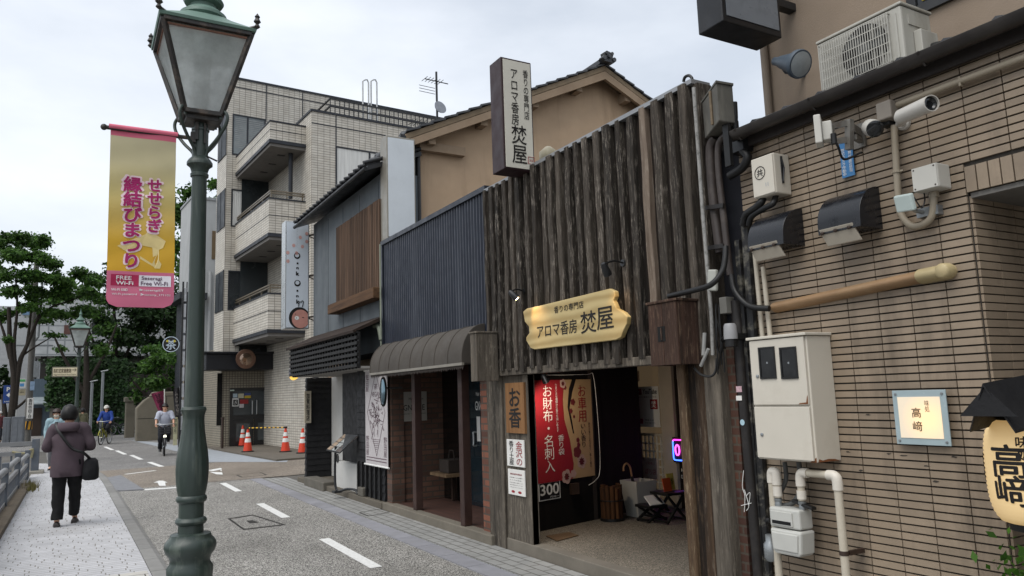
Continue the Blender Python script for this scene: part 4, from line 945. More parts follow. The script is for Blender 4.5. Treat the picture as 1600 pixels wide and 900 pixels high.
for i in range(1, nh): z_ = z0+(z1-z0)*i/nh; lat.box(DXW-.0115, a, z_-.009, DXW+.0055, b, z_+.009)
lat.build('lattice_panel', mat('white_lattice', '#c4c0b6', .6), shop)
MB().box(DXW+.012, a, FZ, DXW+.018, b, zc).build('glass_panel', glow('amber_fill_glow', '#937d60', .09, '#55452f'), shop)  # warm emission added to this pane to brighten the dark entrance
MB().box(DXW-.01, DYR, FZ, DXW-.002, ys[1062]+.015, zc).build('glass_door', mat('dark_shop_glass', '#1d1714', .08, .3, spec=.6), shop)
p = at(1064, 600, u=DXW-.06); MB().tube([p+EZ*-.0, p+Vector((-.04, 0, .02)), p+Vector((-.04, 0, .2)), p+Vector((0, 0, .22))], .012, 8, smooth=3).build('door_handle', CRF, shop, smooth=60)
p = at(997, 590, u=DXW-.01); MB().box(DXW-.06, p.y-.04, p.z-.05, DXW-.02, p.y+.04, p.z+.09).build('wall_sensor', CRF, shop)
# poster with a red play mark
a, b, c_, d = ru(991, 604, 1030, 667, DXW-.022)
t = thing('video_poster', 'white poster with a red play emblem on the shop entrance glass', 'poster', (DXW-.02, (a+b)/2, c_))
MB().box(DXW-.024, a, c_, DXW-.019, b, d).build('sheet', M['paper'], t)
wd, ht_ = b-a, d-c_; F = lambda fy, fz, off=.0265: (DXW-off, b-fy*wd, c_+fz*ht_)
MB().prism([F(.08, .8), F(.34, .8), F(.34, .95), F(.08, .95)], (-.0006, 0, 0)).prism([F(.66, .44), F(.95, .44), F(.95, .68), F(.66, .68)], (-.0006, 0, 0)).build('red_mark', M['red_print'], t)
MB().poly([F(.16, .84, .028), F(.28, .875, .028), F(.16, .91, .028)]).text('焚', F(.8, .56, .028), .2*wd, .17*ht_, DY, bold=.02).build('white_mark', M['white'], t)
MB().prism([F(.12, .08), F(.34, .08), F(.34, .2), F(.12, .2)], (-.0006, 0, 0)).build('pink_mark', mat('pink_print', '#b5496a', .6), t)
MB().text('YouTube', F(.67, .875, .027), .55*wd, .12*ht_, DY, bold=.02).text('焚屋アロマ香房チャンネル', F(.5, .74, .027), .85*wd, .045*ht_, DY).text('焚屋公式', F(.6, .17, .027), .35*wd, .04*ht_, DY).text('Instagram', F(.62, .1, .027), .4*wd, .04*ht_, DY).build('lettering', M['ink'], t)
a, b, c_, d = ru(1005, 716, 1028, 748, DXW-.02)
t = thing('lattice_notice', 'small pale pink notice fixed on the white lattice panel', 'notice', (DXW-.02, (a+b)/2, c_))
MB().box(DXW-.018, a, c_, DXW-.0135, b, d).build('sheet', mat('pink_paper', '#b7a9a4', .7), t)
MB().text('ぽち袋', (DXW-.0195, (a+b)/2, c_+.35*(d-c_)), .75*(b-a), .3*(d-c_), DY).text('ご祝儀に', (DXW-.0195, (a+b)/2, c_+.75*(d-c_)), .6*(b-a), .12*(d-c_), DY).build('lettering', M['red_print'], t)
# neon sign
NXp = DXW-.10
a, b, c_, d = ru(1052, 688, 1088, 720, NXp)
t = thing('neon_sign', 'glowing pink and blue neon sign in the shop entrance beside the split post', 'neon sign', (NXp, (a+b)/2, c_))
def rrect(a, b, c_, d, r, X, n=5):
    pts = []
    for (cy_, cz_), s0 in (((b-r, c_+r), math.pi*1.5), ((b-r, d-r), 0), ((a+r, d-r), math.pi/2), ((a+r, c_+r), math.pi)):
        for i in range(n+1): an = s0+math.pi/2*i/n; pts.append((X, cy_+math.cos(an)*r, cz_+math.sin(an)*r))
    return pts+[pts[0]]
rp_ = rrect(a, b, c_, d, .03, NXp)
MB().tube(rp_[8:20], .0075, 8).build('pink_tube', glow('neon_pink', '#ff35c8', 2.2), t, smooth=60)
MB().tube(rp_[19:]+rp_[:9], .0075, 8).build('blue_tube', glow('neon_blue', '#3d6bff', 2.2), t, smooth=60)
MB().tube([(NXp, b-.075+math.cos(k*math.pi/12)*.036, (c_+d)/2+math.sin(k*math.pi/12)*.062) for k in range(25)], .0075, 8).build('pink_tube', glow('neon_magenta', '#ff4fe0', 2.4), t, smooth=60)
MB().text('PEN', (NXp, a+.09, (c_+d)/2), .15, .12, DY, bold=.01).build('lettering', glow('neon_letter', '#ff4fe0', 2), t)
MB().box(NXp+.012, a-.02, c_-.03, NXp+.02, b+.02, d+.03).build('backboard', M['black'], t)
MB().box(NXp+.02, (a+b)/2-.05, c_, DXW-.011, (a+b)/2+.05, c_+.04).build('bracket', M['black'], t)
lt = MB(); p = at(1068, 735, u=DXW-.012)
lt.text('Incense', (DXW-.0125, p.y-.1, p.z), .28, .04, DY).text('Essential oil', (DXW-.0125, p.y-.12, p.z-.08), .34, .04, DY).text('bag', (DXW-.0125, p.y-.05, p.z-.16), .12, .045, DY)
tag(lt.build('door_lettering', M['white'], shop), None, None)
# things standing in the entrance
p = gpt(1000, 806, FZ)
t = thing('umbrella_stand', 'white tapered umbrella stand holding one cane handled umbrella in the entrance', 'umbrella stand', (p.x, p.y, FZ))
UW = mat('stand_white', '#a3a19b', .45, .06)
up1, lo1 = .155, .11; hgt = at(995, 750, v=p.y).z-FZ
def sq(h, z, dx=0): return [(p.x+dx-h, p.y-h, z), (p.x+dx+h, p.y-h, z), (p.x+dx+h, p.y+h, z), (p.x+dx-h, p.y+h, z)]
MB().ring_loft([sq(lo1, FZ+.001), sq(up1, FZ+hgt), sq(up1-.012, FZ+hgt), sq(lo1-.01, FZ+.06)]).build('stand', UW, t, bevel=.004)
t = thing('umbrella', 'closed dark umbrella with a pale bent cane handle leaning in the white stand', 'umbrella', (p.x-.05, p.y, FZ+.08))
ps = [(p.x-.02, p.y, FZ+.1), (p.x-.09, p.y, FZ+hgt+.05), (p.x-.11, p.y, FZ+hgt+.16), (p.x-.16, p.y, FZ+hgt+.2), (p.x-.2, p.y, FZ+hgt+.17), (p.x-.205, p.y, FZ+hgt+.12)]
MB().tube(ps[1:], .012, 8, smooth=4).build('handle', mat('cane', '#8a6a4c', .5), t, smooth=60)
MB().tube(ps[:2], [.03, .018], 8).build('canopy', M['black'], t)
p = gpt(957, 813, FZ)
t = thing('bamboo_bin', 'dark round stand clad in short brown bamboo lengths by the black side wall', 'stand', (p.x, p.y, FZ))
hb_ = at(957, 756, v=p.y).z-FZ; BAM = wood('brown_bamboo', '#22140b', '#5e3d22', 10, isl=.3, bump=.2)
mb = MB()
for k in range(12):
    an = k*math.pi/6; mb.tube([(p.x+math.cos(an)*.1, p.y+math.sin(an)*.1, FZ+.03), (p.x+math.cos(an)*.1, p.y+math.sin(an)*.1, FZ+hb_-abs(math.sin(k*2.3))*.04)], .028, 8)
mb.build('bamboo', BAM, t, smooth=50)
MB().lathe([(.14, 0), (.14, .03), (.07, .035), (.07, hb_*.8)], (p.x, p.y, FZ+.001), 24).lathe([(.131, 0), (.131, .012)], (p.x, p.y, FZ+hb_*.55), 24).build('base', M['black'], t, smooth=40)
def stool(label, x, y, hgt, s=.17, rz=0):
    t = thing('folding_stool', label, 'stool', (x, y, FZ), group=None)
    mb = MB()
    for sy in (-1, 1):
        mb.bar((x-s, y+sy*s*.75, FZ+.012), (x+s*.8, y+sy*s*.75, FZ+hgt-.03), .028, .022).bar((x+s, y+sy*s*.7, FZ+.012), (x-s*.8, y+sy*s*.7, FZ+hgt-.03), .028, .022)
    for sx in (-1, 1): mb.bar((x+sx*s, y-s*.75, FZ+.03), (x+sx*s, y+s*.75, FZ+.03), .022)
    mb.bar((x-s*.4, y-s*.7, FZ+hgt*.35), (x-s*.4, y+s*.7, FZ+hgt*.35), .02)
    mb.build('legs', M['black'], t)
    MB().box(x-s, y-s, FZ+hgt-.03, x+s, y+s, FZ+hgt).build('seat', M['black'], t, bevel=.004)
    return t
pz = gpt(1048, 816, FZ); sx_, sy_ = pz.x, pz.y
sh_ = at(1040, 768, v=sy_).z-FZ
stool('tall black folding stool holding a card stand in front of the lattice door', sx_, sy_, sh_, .15)
stool('low black folding stool half hidden by the split post', sx_+.3, sy_-.3, sh_*.62, .17)
stool('low black folding stool left of the tall one, carrying a leaning card', sx_-.1, sy_+.2, sh_*.55, .13)
t = thing('card_stand', 'orange and yellow price cards standing on the tall black stool', 'cards', (sx_, sy_, FZ+sh_))
MB().obox((sx_-.04, sy_-.02, FZ+sh_+.075), (.055, 0, 0), (0, .006, 0), (0, .015, .07)).build('card', mat('orange_card', '#a8451f', .6), t)
MB().obox((sx_+.06, sy_+.03, FZ+sh_+.095), (.05, 0, .0), (0, .005, 0), (0, .015, .09)).build('card', mat('yellow_card', '#b5a04d', .6), t)
MB().text('香', (sx_+.06, sy_+.012, FZ+sh_+.1), .05, .07, EX).build('lettering', M['ink'], t)
t = thing('leaning_card', 'white card with brush writing leaning on the low black stool at the left', 'card', (sx_-.1, sy_+.2, FZ+sh_*.55))
MB().obox((sx_-.1, sy_+.14, FZ+sh_*.55+.05), (.1, 0, 0), (0, .05, .045), (0, .005, -.005)).build('card', M['paper'], t)
t = thing('open_book', 'white open price book lying on the low stool by the split post', 'book', (sx_+.3, sy_-.3, FZ+sh_*.62))
MB().obox((sx_+.3, sy_-.3, FZ+sh_*.62+.02), (.14, .02, 0), (-.015, .12, .015), (0, 0, .015)).build('book', M['paper'], t)
MB().obox((sx_+.3, sy_-.27, FZ+sh_*.62+.06), (.1, .01, 0), (-.01, .05, .03), (0, 0, .004)).build('cover', M['black'], t)
q = gpt(877, 840, FZ)
t = solo(MB().prism([gpt(853, 838, FZ+.004), gpt(889, 832, FZ+.004), gpt(904, 837, FZ+.004), gpt(870, 846, FZ+.004)], (0, 0, .006)), 'floor_plate', mat('brass_floor_plate', '#5e4a35', .6, .2, bump=.5, bscale=120), 'brown metal inspection plate set in the entrance floor', 'floor plate')
# big red and beige poster on the dark side wall
c4 = [sw(833, 598, .012), sw(925, 589, .012), sw(927, 745, .012), sw(836, 755, .012)]
pl0 = (c4[0]+c4[3])/2; wv = ((c4[1]-c4[0])+(c4[2]-c4[3])).dot(swd)/2; z1 = (c4[0].z+c4[1].z)/2; z0 = (c4[2].z+c4[3].z)/2; hv = z1-z0
Q = lambda fx, fz, o=0: Vector((pl0.x, pl0.y, 0))+swd*(fx*wv)+EZ*(z0+fz*hv)+swn*o
t = thing('shop_poster', 'large red and beige poster with white vertical characters on the dark entrance wall', 'poster', Q(.5, 0))
MB().prism([Q(0, 0), Q(1, 0), Q(1, 1), Q(0, 1)], -swn*.006).build('sheet', mat('beige_poster', '#b3956e', .6, .06), t)
MB().prism([Q(0, 0, .001), Q(.6, 0, .001), Q(.63, .15, .001), Q(.58, .4, .001), Q(.5, .6, .001), Q(.49, .8, .001), Q(.53, 1, .001), Q(0, 1, .001)], swn*.001).build('red_field', M['red_print'], t)
MB().prism([Q(.66, 1, .0022), Q(.73, 1, .0022), Q(.66, .88, .0022), Q(.60, .72, .0022), Q(.66, .45, .0022), Q(.64, .45, .0022), Q(.565, .72, .0022), Q(.60, .9, .0022)], swn*.0006).build('black_stroke', M['ink'], t)
FLR, FLP, FLC = mat('flower_red', '#6d2a2c', .6), mat('flower_pale', '#b89a90', .6), mat('flower_centre', '#5b2022', .6)
for fx, fz, r_ in ((.5, .96, .055), (.53, .92, .03), (.66, .77, .04), (.62, .68, .03), (.7, .26, .07), (.77, .16, .085), (.5, .03, .085), (.62, .05, .05), (.72, .38, .03), (.67, .62, .02), (.73, .33, .03)):
    MB().add([Q(fx, fz, .003+.0004*(fz))+swd*(math.cos(k*math.pi/15)*r_*wv*(.8+.2*abs(math.cos(k*math.pi/6))))+EZ*(math.sin(k*math.pi/15)*r_*wv*(.8+.2*abs(math.cos(k*math.pi/6)))) for k in range(30)], [tuple(range(30))]).build('flower_print', FLP if fz < .1 or fx == .77 or fz > .95 else FLR, t)
for fx, fz, r_ in ((.77, .16, .05), (.5, .03, .045), (.5, .96, .03)):
    MB().add([Q(fx, fz, .0045)+swd*(math.cos(k*math.pi/15)*r_*wv*(.55+.45*abs(math.cos(k*math.pi/3.75))))+EZ*(math.sin(k*math.pi/15)*r_*wv*(.55+.45*abs(math.cos(k*math.pi/3.75)))) for k in range(30)], [tuple(range(30))]).build('flower_centre', FLC, t)
MB().text('お財布・名刺入', Q(.23, .52, .0045), .16*wv, .85*hv, swd, vert=True).text('香り袋', Q(.43, .35, .0045), .1*wv, .2*hv, swd, vert=True).text('さまざまな種類から香りを楽しめます', Q(.38, .72, .0045), .04*wv, .48*hv, swd, vert=True).build('lettering', M['white'], t)
MB().text('お車用', Q(.82, .75, .0045), .15*wv, .38*hv, swd, vert=True).build('lettering', M['red_print'], t)
MB().text('いい香り', Q(.82, .42, .0045), .09*wv, .24*hv, swd, vert=True).text('車内が香りに包まれて、優しく香る', Q(.93, .32, .0045), .035*wv, .46*hv, swd, vert=True).build('lettering', M['ink'], t)
c4 = [sw(841, 754, .01), sw(875, 751, .01), sw(876, 779, .01), sw(842, 783, .01)]
a0 = (c4[0]+c4[3])/2; w3 = (c4[1]-c4[0]).dot(swd); h3 = ((c4[0].z-c4[3].z)+(c4[1].z-c4[2].z))/2; zb3 = (c4[2].z+c4[3].z)/2
Q3 = lambda fx, fz, o=0: Vector((a0.x, a0.y, 0))+swd*(fx*w3)+EZ*(zb3+fz*h3)+swn*o
t = thing('price_sign', 'black sign reading 300 with a white border under the red and beige poster', 'sign', Q3(.5, 0))
MB().prism([Q3(0, 0), Q3(1, 0), Q3(1, 1), Q3(0, 1)], -swn*.008).build('board', M['white'], t)
MB().prism([Q3(.04, .05, .001), Q3(.96, .05, .001), Q3(.96, .95, .001), Q3(.04, .95, .001)], swn*.0006).build('field', M['black'], t)
MB().text('300', Q3(.5, .58, .003), .84*w3, .58*h3, swd, bold=.03).text('円均一', Q3(.72, .15, .003), .4*w3, .12*h3, swd).build('lettering', M['white'], t)
solo(MB().tube([sw(848, 586, .03), sw(880, 586, .03), sw(918, 585, .03), sw(927, 587, .03), sw(933, 640, .03), sw(937, 700, .03), sw(937, 738, .03), sw(931, 750, .03), sw(920, 758, .03)], .0035, 6, smooth=4), 'power_lead', M['white'], 'thin white power lead hanging down the right edge of the red and beige poster', 'cable', smooth=60)
solo(MB().box(*(list(sw(898, 765, .04)-Vector((.05, .02, .05)))+list(sw(898, 765, .04)+Vector((.05, .03, .07))))), 'socket_box', M['steel_brown'], 'small dark socket box low on the entrance wall under the poster', 'socket')
# lit spot under the lintel
LAMP = glow('lamp_warm', '#ffd9a0', 14)
def spot(label, base, head, aim, lit, r=.035, m=None, L=.1, arm=.008):
    t = thing('spot_lamp', label, 'spot lamp', base)
    MB().tube([base, (base[0]+(head[0]-base[0])*.5, base[1]+(head[1]-base[1])*.5, max(base[2], head[2])), head], arm, 7, smooth=3).lathe([(.03, 0), (.03, .012)], base, 12, -EX).build('arm', M['black_metal'], t, smooth=50)
    aim = Vector(aim).normalized(); h = Vector(head)
    MB().lathe([(r*.5, -.01), (r*.75, .01), (r, L*.7), (r, L), (r*.9, L), (r*.85, L*.85)], h, 16, aim).build('head', m or M['black_metal'], t, smooth=40)
    MB().lathe([(r*.84, L*.9), (r*.5, L*.97), (.001, L)], h, 14, aim).build('bulb', LAMP if lit else M['grey_metal'], t, smooth=40)
    if lit:
        l_ = bpy.data.lights.new('spot_lamp_light', 'SPOT'); l_.energy = lit; l_.spot_size = rad(75 if lit < 10 else 160); l_.spot_blend = .8; l_.color = (1, .66, .34) if lit < 10 else (1, .84, .66); l_.shadow_soft_size = .02
        lo_ = bpy.data.objects.new('spot_lamp_light', l_); COL.objects.link(lo_); lo_.parent = t; lo_.location = h+aim*(L+.02)-Vector(base); lo_.rotation_euler = (-aim).to_track_quat('Z', 'Y').to_euler()
    return t
hd = sw(848, 586, .3); spot('lit silver spot lamp under the shop lintel shining on the red poster', (hd.x, hd.y, zB-.02), hd, (.5, .1, -.7), 13, .04, M['alu'], .09)
b1 = at(818, 455, u=FX-.03); h1 = at(797, 456, u=FX-.3); spot('small black spot lamp on an arm at the left above the yellow wooden board', b1, h1, (.45, -.35, -.6), 2.2)
b2 = at(974, 411, u=FX-.03); h2 = at(943, 413, u=FX-.32); spot('small black spot lamp on an arm at the right above the yellow wooden board', b2, h2, (.55, .25, -.75), 2)
# yellow name board
NXb = FX-.09
ol = [(817, 487), (823, 482), (850, 476), (952, 451), (960, 455), (961, 463), (958, 470), (963, 482), (974, 488), (980, 495), (979, 506), (974, 516), (970, 527), (962, 531), (835, 546), (829, 544), (822, 532), (822, 527), (827, 520), (826, 510), (820, 503)]
pts = [at(x, y, u=NXb) for x, y in ol]
PLK = NT('pale_yellow_plank'); w_ = PLK.new('TexWave', wave_type='BANDS', bands_direction='Z', **{'Scale': 3.2, 'Distortion': 5.0, 'Detail': 3.0, 'Detail Scale': 1.2}); PLK.link(PLK.map((1, .25, 1)), w_.inputs['Vector'])
c_ = PLK.mix(PLK.rng(w_.outputs['Fac'], 0, 1), hx('#b5a272'), hx('#9b8656')); PLK.link(c_, PLK.p.inputs['Base Color']); PLK.p.inputs['Roughness'].default_value = .6
t = thing('name_board', 'pale yellow wooden name board with wavy ends and black brush characters on the dark boards', 'sign', (NXb, sum(p.y for p in pts)/len(pts), min(p.z for p in pts)))
MB().prism(pts, (.045, 0, 0)).build('board', PLK.m, t, bevel=.006)
Bp = lambda x, y: at(x, y, u=NXb-.002)
lt = MB()
def tb(s_, x0, y0, x1, y1, bold):
    a, b = Bp(x0, y0), Bp(x1, y1); lt.text(s_, (NXb-.002, (a.y+b.y)/2, (a.z+b.z)/2), abs(a.y-b.y), None, DY, bold=bold)
def tq(s_, cx, cy, wpx, hpx, bold):
    a, b = Bp(cx-wpx/2, cy), Bp(cx+wpx/2, cy); c1, c2 = Bp(cx, cy-hpx/2), Bp(cx, cy+hpx/2); lt.text(s_, Bp(cx, cy), abs(a.y-b.y), abs(c1.z-c2.z), DY, bold=bold)
tq('香りの専門店', 888, 480, 46, 11, .01); tq('アロマ香房', 869, 514, 62, 21, .012); tq('焚', 919, 503, 24, 34, .012); tq('屋', 945, 497, 26, 35, .012)
lt.build('lettering', M['ink'], t)
# white tall blade sign with brush characters
VY = 6.26
a = at(783, 90, v=VY); b = at(831, 97, v=VY); cb_ = at(786, 270, v=VY); zt_ = at(805, 93, v=VY).z; zb_ = at(808, 266, v=VY).z
u0, u1 = (a.x+cb_.x)/2-.355-.0, b.x+.0
u0 = (at(783, 90, v=VY).x+at(787, 270, v=VY).x)/2; u1 = (at(831, 97, v=VY).x+at(834, 258, v=VY).x)/2
yd = VY+.24
t = thing('blade_sign', 'tall white blade sign with maroon frame and black brush characters above the board front', 'sign', ((u0+u1)/2, VY, zb_))
MRN = mat('maroon_sign_frame', '#2c1a1d', .5, .15)
MB().box(u0, VY, zb_, u1, yd, zt_).build('frame', MRN, t, bevel=.008)
MB().box(u0+.022, VY-.008, zb_+.022, u1-.018, VY-.001, zt_-.022).build('face', mat('sign_offwhite', '#c9c6ba', .5, .04), t)
ww, hh2 = u1-u0, zt_-zb_; T = lambda fx, fz: (u0+fx*ww, VY-.0105, zb_+fz*hh2)
MB().text('香りの専門店', T(.78, .69), .17*ww, .45*hh2, EX, bold=.01, vert=True).text('アロマ香房', T(.4, .65), .24*ww, .5*hh2, EX, bold=.012, vert=True).text('焚屋', T(.5, .23), .48*ww, .34*hh2, EX, bold=.012, vert=True).build('lettering', M['ink'], t)
sq_ = MB(); c0x, c0z = u0+.87*ww, zb_+.1*hh2
for dx, dz, w2, h2_ in ((-.035, 0, .004, .07), (.035, 0, .004, .07), (0, -.035, .07, .004), (0, .035, .07, .004)): sq_.box(c0x+dx-w2/2, VY-.0125, c0z+dz-h2_/2, c0x+dx+w2/2, VY-.0085, c0z+dz+h2_/2)
sq_.text('焚屋', (c0x, VY-.0105, c0z), .045, .03, EX); sq_.build('seal', M['red_print'], t)
MB().bar((u1-.1, VY+.1, zb_+.1), (FX+.3, VY+.1, zT-.1), .04).build('bracket', M['steel_brown'], t)
# notices on the left post
def notice(name, label, cat, x0, y0, x1, y1, X, m, texts, frame=None, dep=.012):
    a, b, c_, d = ru(x0, y0, x1, y1, X)
    t = thing(name, label, cat, (X, (a+b)/2, c_))
    MB().box(X, a, c_, X+dep, b, d).build('board', m, t, bevel=.002)
    groups = {}
    for s_, fx, fz, w_, h_, vt, bo, mk in texts:
        groups.setdefault(mk, MB()).text(s_, (X-.0015, b-fx*(b-a), c_+fz*(d-c_)), w_*(b-a), h_*(d-c_) if h_ else None, DY, bold=bo, vert=vt)
    for k, v in groups.items(): v.build('lettering', M[k], t)
    return t
notice('wooden_plaque', 'brown wooden plaque with two large black brush characters on the left shop post', 'plaque', 790, 598, 819, 677, FX+.0, wood('plaque_wood', '#6b4a2e', '#8d6844', 18, isl=.05, bump=.1), [('お香', .5, .5, .62, .78, True, .03, 'ink')], dep=.03)
notice('paper_notice', 'white notice with red and black vertical characters below the wooden plaque', 'notice', 792, 687, 819, 729, FX+.012, M['paper'], [('金沢の', .72, .5, .36, .88, True, .01, 'red_print'), ('香り土産', .28, .5, .27, .9, True, .01, 'ink')])
notice('paper_notice', 'small white notice with dense fine print at the bottom of the left shop post', 'notice', 794, 734, 820, 774, FX+.012, M['paper'], [('感染症対策店', .5, .82, .7, .06, False, .01, 'red_print'), ('お客様へのお願い', .5, .68, .8, .04, False, 0, 'ink'), ('マスクの着用', .45, .58, .7, .035, False, 0, 'ink'), ('手指の消毒をお願いします', .5, .48, .8, .035, False, 0, 'ink'), ('店内の換気を行っています', .5, .39, .8, .035, False, 0, 'ink'), ('ご協力ありがとうございます', .5, .3, .8, .035, False, 0, 'ink'), ('●  ●', .5, .13, .6, .1, False, 0, 'red_print')])
# wooden lamp boxes on the front
def wbx(name, label, x0, y0, x1, y1, dep, m, hole=None):
    X = FX-dep; a, b, c_, d = ru(x0, y0, x1, y1, X)
    t = thing(name, label, 'wooden box', (X, (a+b)/2, c_))
    mb = MB().box(X, a+.003, c_, X+.02, (a+b)/2-.002, d).box(X, (a+b)/2+.002, c_, X+.02, b-.003, d).box(X+.021, a, c_, FX-.045, a+.02, d).box(X+.021, b-.02, c_, FX-.045, b, d).box(X-.01, a-.01, d+.001, FX-.045, b+.01, d+.02).box(X+.021, a+.021, c_+.005, FX-.045, b-.021, c_+.02)
    mb.build('boards', m, t, bevel=.004)
    if hole:
        p, q_ = at(hole[0], hole[1], u=X-.002), at(hole[2], hole[3], u=X-.002)
        f = MB(); f.box(X-.003, q_.y, q_.z, X-.001, p.y, p.z); f.build('dark_hole_plate', M['dark_void'], t)  # flat dark plate paints the shade of a hole; the boards stay uncut
        MB().box(X-.008, q_.y+.03, q_.z+.01, X-.003, q_.y+.045, p.z-.01).build('slat', m, t)
    return t
wbx('wooden_box', 'reddish brown wooden box with a small square hole, right on the board front', 1014, 473, 1059, 571, .26, BROWNBOX, (1027, 511, 1040, 533))
wbx('wooden_box', 'grey weathered wooden box at the left end of the board front beside the awning', 735, 521, 745, 596, .3, GREYW)
# black service cable across the boards
t = MB().tube([at(1045, 463, u=FX-.2), at(1090, 452, u=FX-.2), at(1112, 444, u=FX-.18), at(1128, 425, u=FX-.13), at(1133, 405, u=FX-.1), at(1134, 385, u=FX-.08)], .02, 10, smooth=5)
solo(t, 'service_cable', M['black'], 'thick black service cable sagging across the right end of the board front', 'cable', smooth=60)

# ------------------------------------------------------------------ passage clutter between the shop and the restaurant
PX_ = 3.93
PBR = mat('grey_brown_pvc', '#3b3431', .5, .15, dirt='#6c635b', damt=.4, dscale=8)
PBK = mat('dark_drain_pipe', '#1d1a19', .5, .2, dirt='#4d4640', damt=.4, dscale=9)
G = lambda x, y, X=PX_: at(x, y, u=X)
solo(MB().box(PX_+.1, 3.62, 0, PX_+.13, 3.96, 3.3), 'passage_panel', mat('dark_navy_panel', '#15161d', .6, .3), 'dark navy boarded strip closing the gap behind the pipes', 'panel')
t = thing('meter_housing', 'weathered grey sheet metal box on top of the corner of the board front', 'box', G(1120, 190))
X = 3.72; ya_ = [at(x, 140, u=X).y for x in (1093, 1122, 1147)]
z0h, z1h = at(1110, 190, u=X).z, at(1110, 130, u=X).z
OLD = mat('old_zinc', '#54524c', .7, .25, dirt='#8b877c', damt=.55, dscale=7, dstretch=(1, 1, .25))
# box turned with an edge towards the street
e0, e1, e2 = at(1097, 160, u=3.9), at(1121, 158, u=3.72), at(1147, 165, u=3.86)
zt1, zb1 = at(1121, 128, u=3.72).z, at(1121, 190, u=3.72).z
e3 = e0+e2-e1
MB().prism([Vector((e_.x, e_.y, zb1)) for e_ in (e0, e1, e2, e3)], (0, 0, zt1-zb1)).build('case', OLD, t, bevel=.008)
MB().prism([Vector((e_.x, e_.y, zt1+.001))+((e_-(e0+e2)/2)*.06) for e_ in (e0, e1, e2, e3)], (0, 0, .015)).build('lid', OLD, t)
ee = e1.lerp(e0, .35); MB().bar(Vector((ee.x-.006, ee.y, zb1+.02)), Vector((ee.x-.006, ee.y, zt1-.01)), .018).build('seam', mat('rusted_seam', '#6a5c49', .8, .3, scale=30), t)
MB().box(e1.x+.08, e1.y-.0, zb1-.3, e1.x+.11, e1.y+.05, zb1-.001).build('post', M['black'], t)
t = thing('conduit_bundle', 'bundle of grey brown conduits bending over and running down beside the shop corner', 'conduits', G(1120, 400))
MB().tube([G(1126, 395), G(1117, 330), G(1112, 280), G(1110, 240), G(1112, 225), G(1118, 215)], .037, 12, smooth=4).build('thick_conduit', PBR, t, smooth=60)
MB().tube([G(1141, 430, 3.9), G(1132, 350, 3.9), G(1124, 280, 3.9), G(1122, 235, 3.9), G(1127, 218, 3.9), G(1140, 208, 3.9), G(1155, 210, 3.92), G(1163, 222, 3.95)], .024, 10, smooth=4).build('thin_conduit', PBR, t, smooth=60)
MB().tube([G(1143, 430, 3.9), G(1147, 452, 3.88), G(1160, 470, 3.88), G(1176, 480, 3.88), G(1202, 482, 3.9)], .02, 10, smooth=4).build('cable', M['black'], t, smooth=60)
for y_ in (323, 386): MB().bar(G(1103, y_+2, 3.88), G(1131, y_-2, 3.88), .02, .03).build('clamp', PBK, t)
MB().tube([G(1147, 160), G(1148, 190), G(1144, 205), G(1138, 215), G(1128, 222)], .022, 9, smooth=4).tube([G(1147, 190), G(1150, 215), G(1160, 235), G(1168, 245), G(1160, 262), G(1140, 275)], .03, 9, smooth=4).build('cable', M['black'], t, smooth=60)
MB().box(3.9, G(1165, 215).y, G(1150, 240).z, PX_+.1, G(1142, 215).y, G(1150, 208).z).build('bracket', M['black_metal'], t)
solo(MB().tube([(3.93, G(1157, 500, 3.93).y, .0), (3.93, G(1150, 480, 3.93).y, G(1150, 470, 3.93).z)], .038, 14), 'drain_pipe', PBK, 'thick dark brown drain pipe with stickers and scratched graffiti left of the meter cabinet', 'drain pipe', smooth=60)
yD = G(1157, 500, 3.93).y
t = thing('sticker', 'small white and pink sticker on the dark drain pipe', 'sticker', (3.89, yD, at(1156, 612, u=3.89).z))
q = at(1155, 608, u=3.889); MB().box(3.886, q.y-.025, q.z-.02, 3.8885, q.y+.025, q.z+.02).build('patch', mat('sticker_pink', '#b99aa0', .5, .3, scale=60), t); q = at(1155, 622, u=3.889); MB().box(3.886, q.y-.025, q.z-.016, 3.8885, q.y+.025, q.z+.016).build('patch', M['paper'], t)
q = at(1160, 660, u=3.889); solo(MB().disc((3.888, q.y, q.z), .02, -EX, 20).disc((3.8885, q.y, q.z), .02, EX, 20), 'round_sticker', mat('sticker_blue', '#a3bfca', .4), 'round pale blue sticker on the dark drain pipe', 'sticker')
gf = MB()
for pts in ([(1162, 735), (1160, 760), (1164, 775), (1163, 800)], [(1163, 765), (1170, 790), (1166, 798)], [(1166, 775), (1172, 770), (1170, 790)], [(1158, 790), (1174, 786)]): gf.tube([at(x, y, u=3.888) for x, y in pts], .0022, 5, smooth=4)
solo(gf, 'graffiti_scribble', M['white'], 'thin white graffiti scribble on the lower drain pipe', 'graffiti')
solo(MB().tube([(3.97, G(1176, 600, 3.97).y, .02), (3.97, G(1168, 380, 3.97).y, 2.75)], .035, 10).box(3.93, G(1176, 600, 3.97).y-.01, .02, 3.965, G(1176, 600, 3.97).y+.03, 2.6), 'black_riser', mat('peeling_black_paint', '#1a1a1b', .5, .2, dirt='#8c8779', damt=.7, dscale=16), 'black riser with peeling paint beside the meter cabinet', 'pipe')
solo(MB().tube([(3.95, G(1187, 470, 3.95).y, 1.86), (3.95, G(1179, 390, 3.95).y, 2.5)], .016, 10).tube([(3.95, G(1199, 470, 3.95).y, 1.86), (3.95, G(1191, 400, 3.95).y, 2.38)], .016, 10), 'cream_risers', PIPEC, 'pair of thin cream pipes rising from the top of the meter cabinet', 'pipes', smooth=60)
